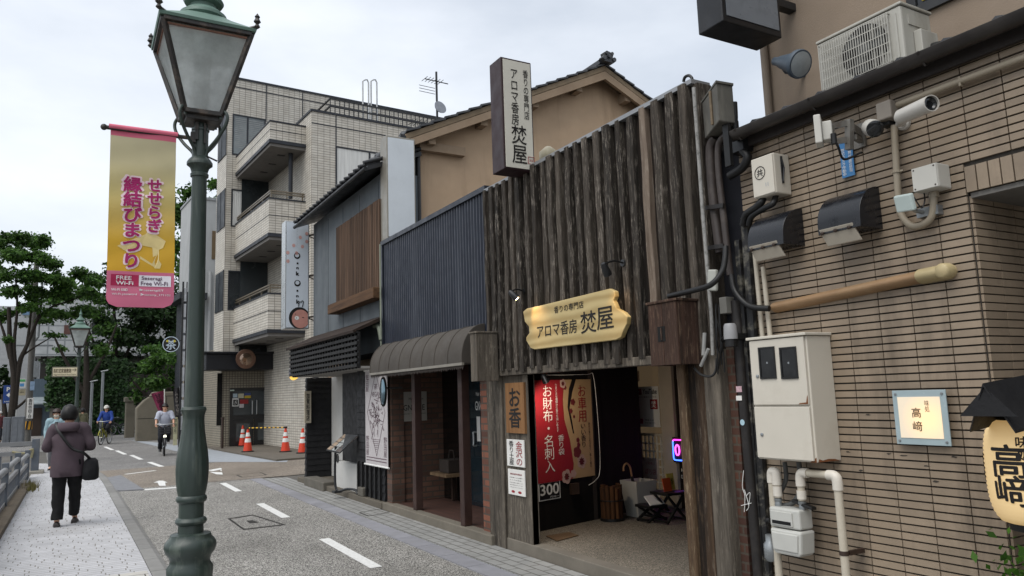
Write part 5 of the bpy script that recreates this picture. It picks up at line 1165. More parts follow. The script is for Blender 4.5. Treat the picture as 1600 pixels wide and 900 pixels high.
solo(MB().tube([G(1161, 352, 3.92), G(1166, 335, 3.9), G(1180, 325, 3.88), G(1190, 315, 3.88), G(1193, 306, 3.92)], .025, 10, smooth=4).tube([G(1170, 352, 3.92), G(1175, 338, 3.9), G(1195, 325, 3.88), G(1208, 318, 3.88), G(1212, 306, 3.92)], .02, 10, smooth=4), 'box_cables', M['black'], 'two black sleeved cables curving down from the cream telephone box', 'cables', smooth=60)
solo(MB().tube([G(1084, 137, 3.83), G(1098, 330, 3.84), G(1112, 500, 3.84), G(1114, 555, 3.84)], .014, 8), 'white_conduit', mat('worn_white_paint', '#8d8c88', .6, .2, dirt='#2b2926', damt=.8, dscale=25), 'thin worn white conduit down the right edge of the board front', 'conduit', smooth=60)
t = thing('sensor_light', 'grey domed sensor light hanging by the shop corner', 'sensor', G(1142, 520, 3.8))
c_ = at(1142, 530, u=3.8)
MB().lathe([(.046, 0), (.046, .03), (.042, .09), (.034, .105), (.001, .108)], c_, 20).build('dome', mat('sensor_grey', '#8b8b8c', .45, .06), t, smooth=40)
MB().lathe([(.04, -.05), (.04, -.001)], c_, 16).tube([c_+Vector((0, .04, .02)), c_+Vector((.03, .1, .0))], .02, 8).box(c_.x+.03, c_.y-.02, c_.z, PX_+.1, c_.y+.02, c_.z+.04).build('base', M['black'], t)
solo(MB().obox(at(1114, 438, u=3.84), (.015, 0, 0), (0, .04, .006), (0, -.008, .075)), 'white_cover', mat('ivory_plastic', '#a6a79f', .45, .05), 'small ivory plastic cover on the conduits right of the board front', 'cover', bevel=.01)
solo(MB().box(3.85, G(1135, 480, 3.85).y, G(1130, 490, 3.85).z, 3.93, G(1124, 480, 3.85).y, G(1130, 464, 3.85).z), 'small_switch_box', mat('switch_grey', '#6c6a64', .6, .1), 'small grey switch box above the domed sensor light', 'box', bevel=.004)
lc = MB()
for k in range(7):
    a_ = G(1118+R.uniform(-4, 6), 480+R.uniform(-10, 20), 3.86); b_ = G(1120+R.uniform(-6, 14), 560+R.uniform(-15, 25), 3.84); mdl = a_.lerp(b_, .5)+Vector((R.uniform(-.05, 0), R.uniform(-.06, .06), R.uniform(-.08, .02)))
    lc.tube([a_, mdl, b_], .005, 6, smooth=5)
lc.tube([G(1085, 575, 3.8), G(1095, 585, 3.8), G(1110, 588, 3.82), G(1118, 580, 3.84), G(1120, 560, 3.86)], .009, 7, smooth=5)
solo(lc, 'loose_wires', M['black'], 'tangle of loose black wires hanging below the grey switch box', 'wires')
solo(MB().tube([G(1101, 520, 3.83), G(1099, 555, 3.83)], .014, 8).tube([G(1107, 545, 3.83), G(1095, 572, 3.83)], .012, 8), 'white_sleeves', mat('sleeve_white', '#9a9a97', .5), 'two short white cable sleeves on the shop corner post', 'cable sleeves')
# ------------------------------------------------------------------ salon with the navy corrugated front
NX = 3.93
NY0, NY1 = 7.3, 10.62
NAVY = mat('navy_corrugated', '#161d2c', .42, .15, scale=4, spec=.5, dirt='#4d515a', damt=.45, dscale=3.5, dstretch=(1, 1, .08))
salon = thing('salon_building', 'low salon with a navy corrugated metal front above a brown barrel awning', 'shop', (NX, 9, 0))
nzt = (at(597, 378, u=NX).z+at(760, 301, u=NX).z)/2; nzb = at(600, 540, u=NX).z
sec = []; pit = .0735
def corr(y):
    q = (y/pit) % 1; return .022*max(0, min(1, (q-.1)/.15, (.65-q)/.15))
ys_ = []; n = int((NY1-NY0)/pit)
for k in range(n+1):
    for q in (.1, .25, .5, .65):
        y = NY0-(NY0 % pit)+(k+q)*pit
        if NY0 <= y <= NY1: ys_.append(y)
mb = MB(); b = len(mb.v)
for y in ys_: mb.v += [Vector((NX-corr(y), y, nzb-.3)), Vector((NX-corr(y), y, nzt))]
mb.f = [(2*i, 2*i+2, 2*i+3, 2*i+1) for i in range(len(ys_)-1)]
mb.build('corrugated_front', NAVY, salon)
MB().box(NX-.045, NY0-.03, nzt-.03, NX+.06, NY1+.02, nzt+.03).box(NX-.04, NY1-.03, nzb-.3, NX+.02, NY1+.015, nzt-.031).build('metal_trim', mat('navy_trim', '#22262f', .4, .1), salon)
MB().box(NX+.02, NY0, 2.35, NX+4, NY1, nzt-.15).build('body', mat('salon_roof', '#4a4c4f', .8, .2), salon)
MB().box(NX+.12, NY0, 2.2, NX+4, NY1, 2.349).build('porch_ceiling', mat('porch_ceiling', '#2d2622', .8), salon)
AWN = mat('awning_brown', '#46413b', .8, .12, scale=4, bump=.12, dirt='#2c2824', damt=.5, dscale=2)
ax0, ax1 = 3.63, NX-.01; ay0, ay1 = 7.42, 10.42; az0 = (at(584, 583, u=ax0).z+at(731, 566, u=ax0).z)/2; az1 = at(665, 523, u=NX-.1).z
rr_ = ax1-ax0
prof = [(ax1, az1)]+[(ax1-rr_*math.sin(a), az0+.05+(az1-az0-.05)*math.cos(a)) for a in [math.pi/2*i/12 for i in range(1, 13)]]+[(ax0, az0)]
mb = MB(); segs = [ay0+(ay1-ay0)*i/8 for i in range(9)]
mb.prism([(x, ay0, z) for x, z in prof]+[(ax1, ay0, az0)], (0, ay1-ay0, 0))
mb.build('awning', AWN, salon, smooth=25)
for s_ in segs[1:-1]+[ay0+.006, ay1-.006]: MB().tube([(x-.002, s_, z+.002) for x, z in prof], .006, 5).build('awning_rib', AWN, salon)
MB().box(ax0-.008, ay0-.004, az0-.025, ax0+.02, ay1+.004, az0+.005).build('awning_rail', mat('rail_grey', '#7a756c', .5, .2), salon)
vl = MB(); n = 60
for k in range(n):
    y0 = ay0+(ay1-ay0)*k/n; y1 = ay0+(ay1-ay0)*(k+1)/n
    vl.poly([(ax0+.012, y0, az0-.02), (ax0+.012, y1, az0-.02), (ax0+.012, y1, az0-.045), (ax0+.012, (y0+y1)/2, az0-.065-R.uniform(0, .015)), (ax0+.012, y0, az0-.045)])
vl.build('awning_valance', mat('valance', '#3b342f', .9, .3), salon)
# porch
SZ = .12
MB().box(3.86, 7.3, -.02, 4.0, NY1-.02, SZ).build('step_stone', mat('porch_step', '#6d675c', .88, .2, bump=.2, isl=.1, dirt='#3b372f', damt=.5), salon, bevel=.01)
MB().box(4.0, 7.3, -.02, 6.4, NY1, SZ-.004).build('porch_floor', brick_mat('porch_tile', '#4a3128', '#2d2622', .12, .12, .006, 'xy', bump=.3), salon)
pw = MB()
PBW = mat('brown_post_paint', '#33211c', .6, .15, dirt='#5a4439', damt=.3)
for xc, ybase in ((644, 797), (719, 822)):
    p = at(xc+4, ybase, z=SZ); MB().box(p.x, p.y-.055, SZ, p.x+.1, p.y+.055, az0+.1).build('porch_post', PBW, salon, bevel=.006)
BRN = brick_mat('porch_brick', '#6b4d3e', '#453c34', .215, .075, .01, off=.5, rough=.8, bump=.6, col2=hx('#4b352a'), dirt='#2a221c')
yq = at(608, 790, u=3.93).y
MB().box(3.93, yq-.13, SZ-.1, 4.12, yq+.06, az0+.1).build('brick_pier', BRN, salon)
MB().box(4.12, yq-.1, SZ, 5.3, yq+.05, 2.2).build('brick_side_wall', BRN, salon)
MB().box(5.3, 7.62, SZ, 5.45, yq+.05, 2.2).build('brick_rear_wall', BRN, salon)
y2 = at(758, 750, u=3.95).y
MB().box(3.95, 7.36, SZ-.1, 4.1, y2+.06, az0+.15).build('brick_pier', brick_mat('right_pier_brick', '#7d4c38', '#4a3e35', .215, .075, .01, off=.5, rough=.8, bump=.6, col2=hx('#472a1e')), salon)
MB().box(4.1, 7.36, SZ, 5.3, 7.45, 2.2).build('porch_inner_wall', mat('porch_inner', '#2a2421', .8), salon)
# glass shop door across the porch (parallel to the street), right part
gx = 4.75
ga, gb = at(755, 680, u=gx).y, at(733, 680, u=gx).y
MB().box(gx-.02, 7.46, SZ, gx+.02, 7.5, 2.2).box(gx-.02, gb+.0, SZ, gx+.02, gb+.06, 2.2).box(gx-.02, gb-.6, SZ, gx+.02, gb-.0, SZ+.05).build('door_frame', mat('dark_door_frame', '#171b20', .4), salon)
MB().box(gx-.005, 7.5, SZ+.05, gx+.005, gb, 2.2).build('door_glass', mat('salon_glass', '#1f2a30', .06, .3, scale=2, spec=.7), salon)
p = at(740, 686, u=gx-.05); MB().tube([p+EZ*.09+EX*.05, p+EZ*.09, p+EZ*.05, p-EZ*.05, p-EZ*.09, p-EZ*.09+EX*.05], .012, 8, smooth=3).build('door_handle', M['alu'], salon, smooth=60)
p = at(752, 634, u=gx-.008); MB().text('GNOME', p, .36, .12, DY, bold=.01).text('Hair & make', p+EZ*.16, .3, .05, DY).build('door_lettering', M['white'], salon)
p = at(748, 666, u=gx-.008); MB().box(gx-.012, p.y-.05, p.z-.2, gx-.008, p.y+.05, p.z+.13).build('door_notice', M['paper'], salon)
MB().box(4.75, gb+.06, SZ, 4.8, yq-.1, 2.2).build('porch_window', mat('porch_dark_glass', '#100e0d', .08, .2, spec=.6), salon)
# boarded sign inside porch on brick wall facing the viewer
u0, u1, z0, z1 = rv(622, 612, 667, 658, yq-.125)
t = thing('salon_sign', 'white square sign with black lettering on the brick wall inside the salon porch', 'sign', ((u0+u1)/2, yq-.125, z0))
MB().box(u0, yq-.125, z0, u1, yq-.102, z1).build('board', mat('salon_sign_white', '#8f8b83', .6, .05), t)
ww = u1-u0; MB().text('GNOME', ((u0+u1)/2+.05*ww, yq-.127, z0+.46*(z1-z0)), .74*ww, .19*(z1-z0), EX, bold=.01).text('Hair salon', ((u0+u1)/2+.12*ww, yq-.127, z0+.76*(z1-z0)), .5*ww, .08*(z1-z0), EX, bold=.02).text('power up relaxation', ((u0+u1)/2+.05*ww, yq-.127, z0+.25*(z1-z0)), .8*ww, .05*(z1-z0), EX, bold=.01).text('営業中', (u0+.08*ww, yq-.127, z0+.6*(z1-z0)), .05*ww, .5*(z1-z0), EX, vert=True).build('lettering', M['ink'], t)
# bench with basket in the porch
t = thing('porch_bench', 'small wooden shelf bench inside the salon porch with a dark bag on it', 'bench', (4.55, 8.9, SZ))
p = at(706, 738, z=SZ+.42); MB().box(p.x-.2, p.y-.25, SZ+.38, p.x+.25, p.y+.3, SZ+.42).build('seat', wood('bench_wood', '#4a3a2a', '#7a654c', 20), t); MB().box(p.x+.1, p.y-.2, SZ, p.x+.14, p.y-.16, SZ+.38).box(p.x+.1, p.y+.2, SZ, p.x+.14, p.y+.24, SZ+.38).build('leg', M['steel_brown'], t)
solo(MB().box(p.x-.12, p.y-.15, SZ+.425, p.x+.15, p.y+.15, SZ+.6).tube([(p.x, p.y-.1, SZ+.59), (p.x, p.y-.06, SZ+.72), (p.x, p.y+.06, SZ+.72), (p.x, p.y+.1, SZ+.59)], .01, 6), 'dark_bag', mat('bag_brown', '#2e2620', .8), 'dark soft bag lying on the porch bench', 'bag', bevel=.03)
# oval traffic mirror
t = thing('oval_mirror', 'blue tinted oval mirror in a black frame at the left end of the awning', 'mirror', at(600, 612, u=3.7))
c_ = at(600, 612, u=3.72); rv_ = abs(at(600, 590, u=3.72).z-c_.z)
MB().add([c_+Vector((-.02*k, math.cos(a)*.12, math.sin(a)*rv_*1.05)) for k in (0, 1) for a in [2*math.pi*i/24 for i in range(24)]], [(i, (i+1) % 24, 24+(i+1) % 24, 24+i) for i in range(24)]+[tuple(range(24))]).build('frame', M['black'], t)
MB().add([c_+Vector((-.022-.012*math.cos(b_), math.cos(a)*.1*math.sin(b_), math.sin(a)*rv_*.9*math.sin(b_))) for b_ in (.05, .5, 1, 1.55) for a in [2*math.pi*i/24 for i in range(24)]], [(j*24+i, j*24+(i+1) % 24, (j+1)*24+(i+1) % 24, (j+1)*24+i) for j in range(3) for i in range(24)]+[tuple(range(24))]).build('glass', mat('blue_mirror', '#6d8794', .05, .05, metal=.9), t, smooth=60)
MB().tube([c_+Vector((.0, 0, .05)), (3.95, c_.y-.1, c_.z+.05)], .012, 8).build('arm', M['black'], t)
# blank white box sign (blade)
SY = 10.42
u0 = (at(603, 213, v=SY).x+at(606, 368, v=SY).x)/2; u1 = (at(648, 217, v=SY).x+at(650, 345, v=SY).x)/2; zt_ = at(625, 214, v=SY).z; zb_ = at(603, 372, v=SY).z
t = thing('blank_sign_box', 'tall blank white light box sign standing at the left end of the navy front', 'sign', ((u0+u1)/2, SY, zb_))
MB().box(u0, SY, zb_, u1, SY+.28, zt_).build('frame', mat('aged_aluminium', '#8e8a80', .4, .15, metal=.4, dirt='#6c604c', damt=.5), t, bevel=.008)
MB().box(u0+.02, SY-.006, zb_+.03, u1-.02, SY-.001, zt_-.03).build('face', mat('blank_face', '#c9cfd3', .45, .05, dirt='#8c9094', damt=.3), t)
MB().box(u0+.05, SY+.1, nzt-.2, u0+.11, SY+.16, zb_).box(u1-.11, SY+.1, nzt-.2, u1-.05, SY+.16, zb_).build('post', M['grey_metal'], t)
solo(MB().tube([(NX-.03, NY1+.06, 2.2), (NX-.03, NY1+.06, nzt)], .018, 10).tube([(NX-.03, NY1+.06, 2.45), (NX-.05, NY1+.12, 2.65), (NX-.05, NY1+.3, 2.68)], .035, 10, smooth=4), 'vent_pipe', mat('pale_green_pipe', '#7c8273', .6, .15, dirt='#4f4c43', damt=.4), 'grey green vent pipe with a bent top beside the navy front', 'pipe', smooth=60)

# ------------------------------------------------------------------ tan house with the tiled gable roof
TY = 10.72
TAN = mat('tan_stucco', '#b39a7f', .92, .09, scale=2.5, bump=.25, bscale=120, dirt='#6b5540', damt=.5, dscale=2.2, dstretch=(1, 1, .12))
tan = thing('tan_house', 'tan stucco house with a gabled grey tile roof behind the shops', 'house', (7, TY, 0))
ov = .28
xl = at(657, 290, v=TY).x
tip, rid = at(634, 209, v=TY-ov), at(945, 103, v=TY-ov); xr, zr = rid.x, rid.z
sl_ = (zr-tip.z)/(xr-tip.x); ln = xr-tip.x; xR = 2*xr-xl
zl = zr-sl_*(xr-xl)
MB().prism([(xl, TY, 0), (xR, TY, 0), (xR, TY, zl-.06), (xr, TY, zr-.06), (xl, TY, zl-.06)], (0, 5.1, 0)).build('walls', TAN, tan)
MB().box(xl-.006, TY+.02, 2.5, xl-.001, TY+5, zl).build('street_side_boards', mat('grey_side_board', '#54585c', .7, .2), tan)
def roofside(sgn):
    mb = MB(); x0 = xr+sgn*ln; z0 = zr-sl_*ln
    mb.prism([(x0, TY-ov, z0), (xr, TY-ov, zr), (xr, TY-ov, zr-.09), (x0, TY-ov, z0-.09)], (0, 5.6, 0)); return mb
rdk = MB(); 
for s_ in (-1, 1):
    q = roofside(s_); rdk.add(q.v, q.f)
rdk.build('roof_deck', mat('roof_soffit_wood', '#7a6a55', .8, .2), tan)
rt = MB()
for s_ in (-1, 1):
    n = 18
    for i in range(n):
        t0, t1 = i/n, (i+1.1)/n
        x0, x1 = xr+s_*ln*(1-t0), xr+s_*ln*(1-t1); z0, z1 = zr-sl_*ln*(1-t0), zr-sl_*ln*(1-t1)
        for j in range(19):
            ya = TY-ov-.03+j*.29
            pf = [(0, .02), (.25, .0), (.55, .0), (.75, .05), (1.03, .03)]
            rt.ring_loft([[(xx, ya+.29*p, zz_+q_+h) for p, q_ in pf]+[(xx, ya+.29*p, zz_+q_+h-.03) for p, q_ in reversed(pf)] for xx, zz_, h in ((x0, z0, .045), (x1, z1, .015))])
rt.build('roof_tiles', KAW, tan, smooth=40)
br = MB()
for s_ in (-1, 1):
    x0 = xr+s_*ln; z0 = zr-sl_*ln
    br.prism([(x0, TY-ov-.0, z0-.1), (xr, TY-ov, zr-.1), (xr, TY-ov, zr-.25), (x0, TY-ov, z0-.22)], (0, .06, 0))
    for k in (.12, .36, .62, .86):
        xx = x0+(xr-x0)*k; zz_ = z0+(zr-z0)*k; br.box(xx-.06, TY-ov+.061, zz_-.3, xx+.06, TY+.01, zz_-.12)
    if s_ == -1: br.box(xl-.05, TY-.12, z0-.16, xl+.75, TY+.02, z0-.02)
br.build('bargeboard', mat('tan_bargeboard', '#94806a', .85, .1, dirt='#5d4a38', damt=.5), tan)
rg = MB().box(xr-.11, TY-ov, zr+.03, xr+.11, TY+5.3, zr+.1).tube([(xr, TY-ov-.02, zr+.12), (xr, TY+5.3, zr+.12)], .06, 10)
rg.build('ridge_tiles', KAW, tan, smooth=40)
on = MB().prism([(xr+a*.75, 0, zr+.02+b*.7) for a, b in ((-.14, 0), (.14, 0), (.22, .07), (.11, .13), (.14, .24), (0, .29), (-.14, .24), (-.11, .13), (-.22, .07))], (0, .12, 0))
for v in on.v: v.y += TY-ov-.14
for s_ in (-1, 1): on.tube([(xr+s_*.11, TY-ov-.16, zr+.08), (xr+s_*.11, TY-ov-.03, zr+.08)], .04, 12).tube([(xr+s_*.06, TY-ov-.17, zr+.18), (xr+s_*.06, TY-ov-.02, zr+.18)], .032, 12)
on.tube([(xr, TY-ov-.18, zr+.12), (xr, TY-ov-.02, zr+.12)], .036, 12).build('ridge_end_ornament', KAW, tan, smooth=40)
MB().tube([(tip.x-.04, TY-ov, tip.z-.06), (tip.x-.04, TY+5.2, tip.z-.06)], .05, 10).tube([(xl-.05, TY-.04, tip.z-.15), (xl-.05, TY-.04, 2.5)], .035, 10).build('gutter', M['black_metal'], tan, smooth=60)
solo(MB().lathe([(.09, 0), (.1, .03), (.1, .1), (.03, .16), (.001, .17)], at(857, 245, u=4.3)-EZ*.05, 18), 'roof_light', mat('cream_dome', '#a79f86', .5), 'small cream dome just above the sloping line of the board front', 'light', smooth=50)
solo(MB().tube([at(1068, 128, u=4.0), at(1070, 121, u=4.0), at(1076, 118, u=4.0), at(1081, 122, u=4.0), at(1082, 130, u=4.0)], .012, 8, smooth=4).tube([at(1082, 130, u=4.0), at(1084, 150, u=4.0)], .012, 8), 'cable_loop', M['black'], 'black cable loop on top of the board front corner', 'cable', smooth=60)

# ------------------------------------------------------------------ grey house with the wooden screen
HX = 3.98
HY0, HY1 = 10.66, 15.9
HGR = mat('weathered_grey_board', '#5e6468', .8, .12, scale=2.5, stretch=(1, 1, .3), bump=.1, dirt='#3c3f41', damt=.6, dscale=2, dstretch=(1, 1, .15))
gh = thing('grey_house', 'grey panelled two storey shophouse with a wooden slat screen and dark lattice eave', 'house', (HX, 13, 0))
ez = (at(483, 337, u=HX-.25).z+at(594, 248, u=HX-.25).z)/2
hy1 = at(490, 420, u=HX).y
mb = MB()
mb.box(HX, HY0, 2.3, HX+.12, hy1, ez-.02).box(HX+.12, HY0, 2.3, xl-.02, hy1, ez-.05)
mb.build('upper_wall', HGR, gh)
jt = MB(); y = HY0+.3
while y < hy1: jt.box(HX-.004, y, 2.7, HX-.0005, y+.012, ez-.12); y += .91
jt.build('panel_joint', mat('joint_dark', '#34383b', .8), gh)
ev = MB().prism([(HX-.3, HY0-.05, ez), (xl-.02, HY0-.05, ez+.34), (xl-.02, HY0-.05, ez+.27), (HX-.3, HY0-.05, ez-.07)], (0, hy1-HY0+.25, 0)); ev.build('roof_deck', M['black_metal'], gh)
rt = MB(); y = HY0-.05
while y < hy1+.2:
    rt.tube([(HX-.36, y, ez+.03), (xl-.04, y, ez+.38)], .033, 8); y += .235
rt.build('roof_tiles', mat('black_roof_tile', '#202123', .5, .2), gh, smooth=50)
MB().tube([(HX-.33, HY0-.05, ez-.05), (HX-.33, hy1+.2, ez-.06)], .032, 10).build('gutter', M['black'], gh, smooth=50)
# wooden screen
sy0, sy1, sz0, sz1 = ru(526, 345, 597, 460, HX-.08)
sy0 = HY0+.03
zb_ = at(527, 478, u=HX-.08).z; zt_ = at(527, 356, u=HX-.08).z
scr = MB(); y = sy0
while y < sy1:
    scr.box(HX-.09, y, zb_, HX-.06, min(y+.058, sy1), zt_+R.uniform(-.004, .004)); y += .078
scr.build('wood_screen', wood('screen_slats', '#33271e', '#665040', 12, isl=.25, bump=.25), gh)
MB().box(HX-.058, sy0, zb_+.15, HX-.001, sy1, zb_+.2).box(HX-.058, sy0, zt_-.25, HX-.001, sy1, zt_-.2).box(HX-.0585, sy0, zb_+.02, HX-.03, sy1, zt_-.02).build('screen_backing', M['steel_brown'], gh)
b0, b1 = at(524, 487, u=HX-.2), at(524, 472, u=HX-.2)
MB().box(HX-.2, sy0, b0.z, HX-.001, sy1+.15, b1.z).build('sill_beam', wood('sill_wood', '#3a2a20', '#6b5038', 12, isl=.05, axis=1), gh, bevel=.01)
# lattice eave
ex0 = 3.52
lz1 = (at(452, 543, u=ex0).z+at(595, 499, u=ex0).z)/2+.0; lz0 = at(453, 590, u=ex0).z; ly0, ly1 = HY0+.02, at(452, 565, u=ex0).y
BLK = mat('black_stain_wood', '#131211', .65, .3, scale=12, stretch=(1, .1, 1), bump=.2)
lt = MB()
for k in range(7):
    z = lz0+.02+(lz1-lz0-.1)*k/6; lt.box(ex0, ly0, z, ex0+.03, ly1, z+.045)
y = ly0
while y < ly1: lt.box(ex0+.031, y, lz0, ex0+.06, y+.05, lz1-.06); y += .155
for k in range(7):
    z = lz0+.02+(lz1-lz0-.1)*k/6; lt.box(ex0+.03, ly1-.03, z, HX, ly1, z+.045)
lt.build('lattice', BLK, gh)
MB().prism([(ex0-.05, ly0, lz1-.035), (HX-.001, ly0, lz1+.2), (HX-.001, ly0, lz1+.14), (ex0-.05, ly0, lz1-.075)], (0, ly1-ly0+.06, 0)).build('eave_board', wood('eave_brown', '#1c1613', '#3b2f27', 12, isl=.05, axis=1), gh)
MB().box(ex0+.065, ly0, lz0+.0, HX+1.0, ly1-.035, lz0+.03).build('soffit', mat('pale_soffit', '#8e8b86', .7, .1), gh)
# ground floor
WPL = mat('white_plaster', '#b9b8b4', .8, .06, dirt='#7c776c', damt=.3)
CLB = mat('black_clapboard', '#141416', .7, .25, scale=6, stretch=(1, .2, 1))
def clap(mb, p0, p1, z0, z1, nrm, st=.115):
    p0, p1, nrm = Vector(p0), Vector(p1), Vector(nrm); z = z0
    while z < z1-.01:
        zt2 = min(z+st, z1)
        mb.add([p0+EZ*z+nrm*.022, p1+EZ*z+nrm*.022, p1+EZ*zt2+nrm*.006, p0+EZ*zt2+nrm*.006, p0+EZ*z, p1+EZ*z, p1+EZ*zt2, p0+EZ*zt2], [(0, 1, 2, 3), (0, 4, 5, 1), (3, 2, 6, 7), (0, 3, 7, 4), (1, 5, 6, 2)]); z = zt2
    return mb
GX0 = HX-.03
yb = at(480, 720, u=GX0).y; xe = at(519, 640, v=yb).x
ew = MB().box(GX0, yb, .1, xe, yb+.12, lz0); clap(ew, (GX0, yb, 0), (xe, yb, 0), .12, lz0, (0, -1, 0)); clap(ew, (GX0, yb+.12, 0), (GX0, yb, 0), .12, lz0, (-1, 0, 0)); ew.build('black_end_wall', CLB, gh)
xin = xe-.02
ya_ = at(536, 640, u=xin).y
MB().box(xin, ya_, .12, xin+.15, yb-.03, lz0).build('white_pillar', WPL, gh)
yd0 = at(559, 640, u=xin).y
MB().box(xin+.06, yd0-.3, .2, xin+.1, ya_-.001, lz0).build('entry_door', wood('entry_door_wood', '#1b1310', '#3b2c22', 14, isl=.05), gh)
a, b, c_, d = ru(548, 575, 558, 688, xin+.05); MB().box(xin+.045, a, c_, xin+.058, b, d).build('door_panel', mat('entry_glass', '#6d665b', .2, .1), gh)
yp0, yp1 = at(572, 640, u=GX0).y, at(559, 640, u=GX0).y
bp = MB().box(GX0, HY0+.02, .1, GX0+.1, yp1, lz0); clap(bp, (GX0, yp1, 0), (GX0, HY0+.02, 0), .12, lz0, (-1, 0, 0)); clap(bp, (GX0, yp1, 0), (GX0+.4, yp1, 0), .12, lz0, (0, 1, 0)); bp.build('black_front_wall', CLB, gh)
kb_ = MB()
for k in range(6): kb_.box(GX0-.05, HY0+.15+k*.2, .12, GX0-.023, HY0+.19+k*.2, .62)
kb_.build('lower_batten', M['black'], gh)
MB().box(GX0+.1, yp1-.02, .12, xin+.2, yd0-.29, lz0).build('entry_side', CLB, gh)
MB().box(GX0+.02, yp1+.001, .1, GX0+.12, at(525, 725, u=GX0+.02).y, .55).build('white_low_wall', WPL, gh)
p = at(527, 716, u=GX0+.01); MB().lathe([(.075, 0), (.075, .01), (.05, .012), (.001, .004)], (GX0+.019, p.y, p.z), 20, -EX).build('vent_cap', M['black'], gh)
MB().box(3.86, HY0-.02, -.02, HX+1.2, yb+.4, .11).build('step', mat('house_step', '#5d574d', .9, .2, bump=.25, dirt='#35312a', damt=.6), gh, bevel=.012)
MB().box(HX+.9, HY0, .1, HX+1.3, hy1, lz0+.6).build('inner_wall', M['dark_void'], gh)
sb = MB().box(3.8, at(505, 745, u=3.8).y, -.02, 4.05, at(475, 735, u=3.8).y, .17); sb.build('stone_block', M['dark_concrete'], gh, bevel=.015)
MB().box(3.86, at(563, 757, u=3.86).y-.1, .11, 4.0, at(563, 757, u=3.86).y+.15, .24).build('stone_block', M['dark_concrete'], gh, bevel=.015)
# white illustrated hanging banner
bxp = GX0-.07
a, b, c_, d = ru(571, 577, 605.5, 728, bxp)
t = thing('hanging_banner', 'white hanging cloth banner with a grey line drawing and lettering on the black wall', 'banner', (bxp, (a+b)/2, c_))
MB().box(bxp, a, c_, bxp+.006, b, d).build('cloth', mat('banner_white_cloth', '#b3aeae', .8, .05), t)
MB().tube([(bxp+.003, a-.03, d), (bxp+.003, b+.05, d)], .014, 8).tube([(bxp+.003, a-.03, c_), (bxp+.003, b+.05, c_)], .014, 8).build('rod', M['white'], t)
wd, ht_ = b-a, d-c_; F = lambda fy, fz: Vector((bxp-.003, b-fy*wd, c_+fz*ht_))
lt = MB()
def line(pts, w_=.006):
    for p, q in zip(pts[:-1], pts[1:]):
        p, q = F(*p), F(*q); dd = (q-p).normalized(); nn = Vector((0, -dd.z, dd.y))*w_; lt.poly([p-nn, p+nn, q+nn, q-nn])
line([(.08, .9), (.18, .9)]); line([(.1, .55), (.5, .97), (.9, .55), (.52, .1), (.1, .55)]); line([(.05, .08), (.95, .08)]); line([(.05, .05), (.95, .05)])
for k in range(7): line([(.3+.03*k, .27-.02*k), (.7-.03*k, .27-.02*k)], .003)
for k in range(60):
    fy, fz = .5+R.gauss(0, .13), .52+R.gauss(0, .09); line([(fy, fz), (fy+R.gauss(0, .06), fz+R.gauss(0, .03)), (fy+R.gauss(0, .06), fz+R.gauss(0, .03))], .004)
line([(.4, .62), (.42, .3)], .005); line([(.6, .62), (.58, .3)], .005)
lt.build('line_drawing', mat('plum_ink', '#5f4a52', .7), t); lt = MB()
lt.text('野田屋', F(.1, .86), .13*wd, .18*ht_, DY, vert=True).text('野田屋', F(.1, .2), .13*wd, .2*ht_, DY, vert=True).text('野田屋', F(.9, .2), .13*wd, .2*ht_, DY, vert=True).text('茶', F(.5, .82), .16*wd, .06*ht_, DY).text('VEGAN', F(.5, .74), .4*wd, .05*ht_, DY)
lt.build('lettering', mat('plum_ink_b', '#5f4a52', .7), t)
# menu stand leaning over the step
t = thing('menu_board', 'slanted menu board of photos on a black bent stand before the white low wall', 'menu board', at(500, 745, z=.11))
p0 = [at(510, 704, u=3.66), at(531, 709, u=3.66), at(559, 682, u=3.92), at(538, 680, u=3.92)]
MB().prism(p0, (0, 0, .02)).build('board', M['black'], t)
mn = MB(); cl = []
c0, cx_, cy_ = p0[0]+EZ*.0215, p0[1]-p0[0], p0[3]-p0[0]
def mcell(i, j, g=.02): return [c0+cx_*(i/3+g)+cy_*(j/4+g), c0+cx_*((i+1)/3-g)+cy_*(j/4+g), c0+cx_*((i+1)/3-g)+cy_*((j+1)/4-g), c0+cx_*(i/3+g)+cy_*((j+1)/4-g)]
ms1, ms2, ms3 = MB(), MB(), MB()
for i in range(3):
    for j in range(4): (ms1, ms2, ms3)[(i*7+j*3) % 3].poly(mcell(i, j))
ms1.build('menu_photo', mat('menu_tan', '#8a7660', .5, .5, scale=18), t); ms2.build('menu_photo', mat('menu_grey', '#8d8f8c', .5, .4, scale=18), t); ms3.build('menu_photo', mat('menu_dark', '#4c4038', .5, .5, scale=18), t)
mid = (p0[0]+p0[2])/2
MB().tube([(mid.x-.1, mid.y, mid.z-.04), (mid.x-.1, mid.y+.04, .4), (mid.x-.08, mid.y, .15), (mid.x+.05, mid.y-.15, .17), (mid.x+.1, mid.y-.4, .17), (mid.x+.1, mid.y-.5, .12)], .02, 8, smooth=4).box(mid.x-.14, mid.y-.06, .111, mid.x-.02, mid.y+.08, .14).build('stand', M['black_metal'], t, smooth=60)
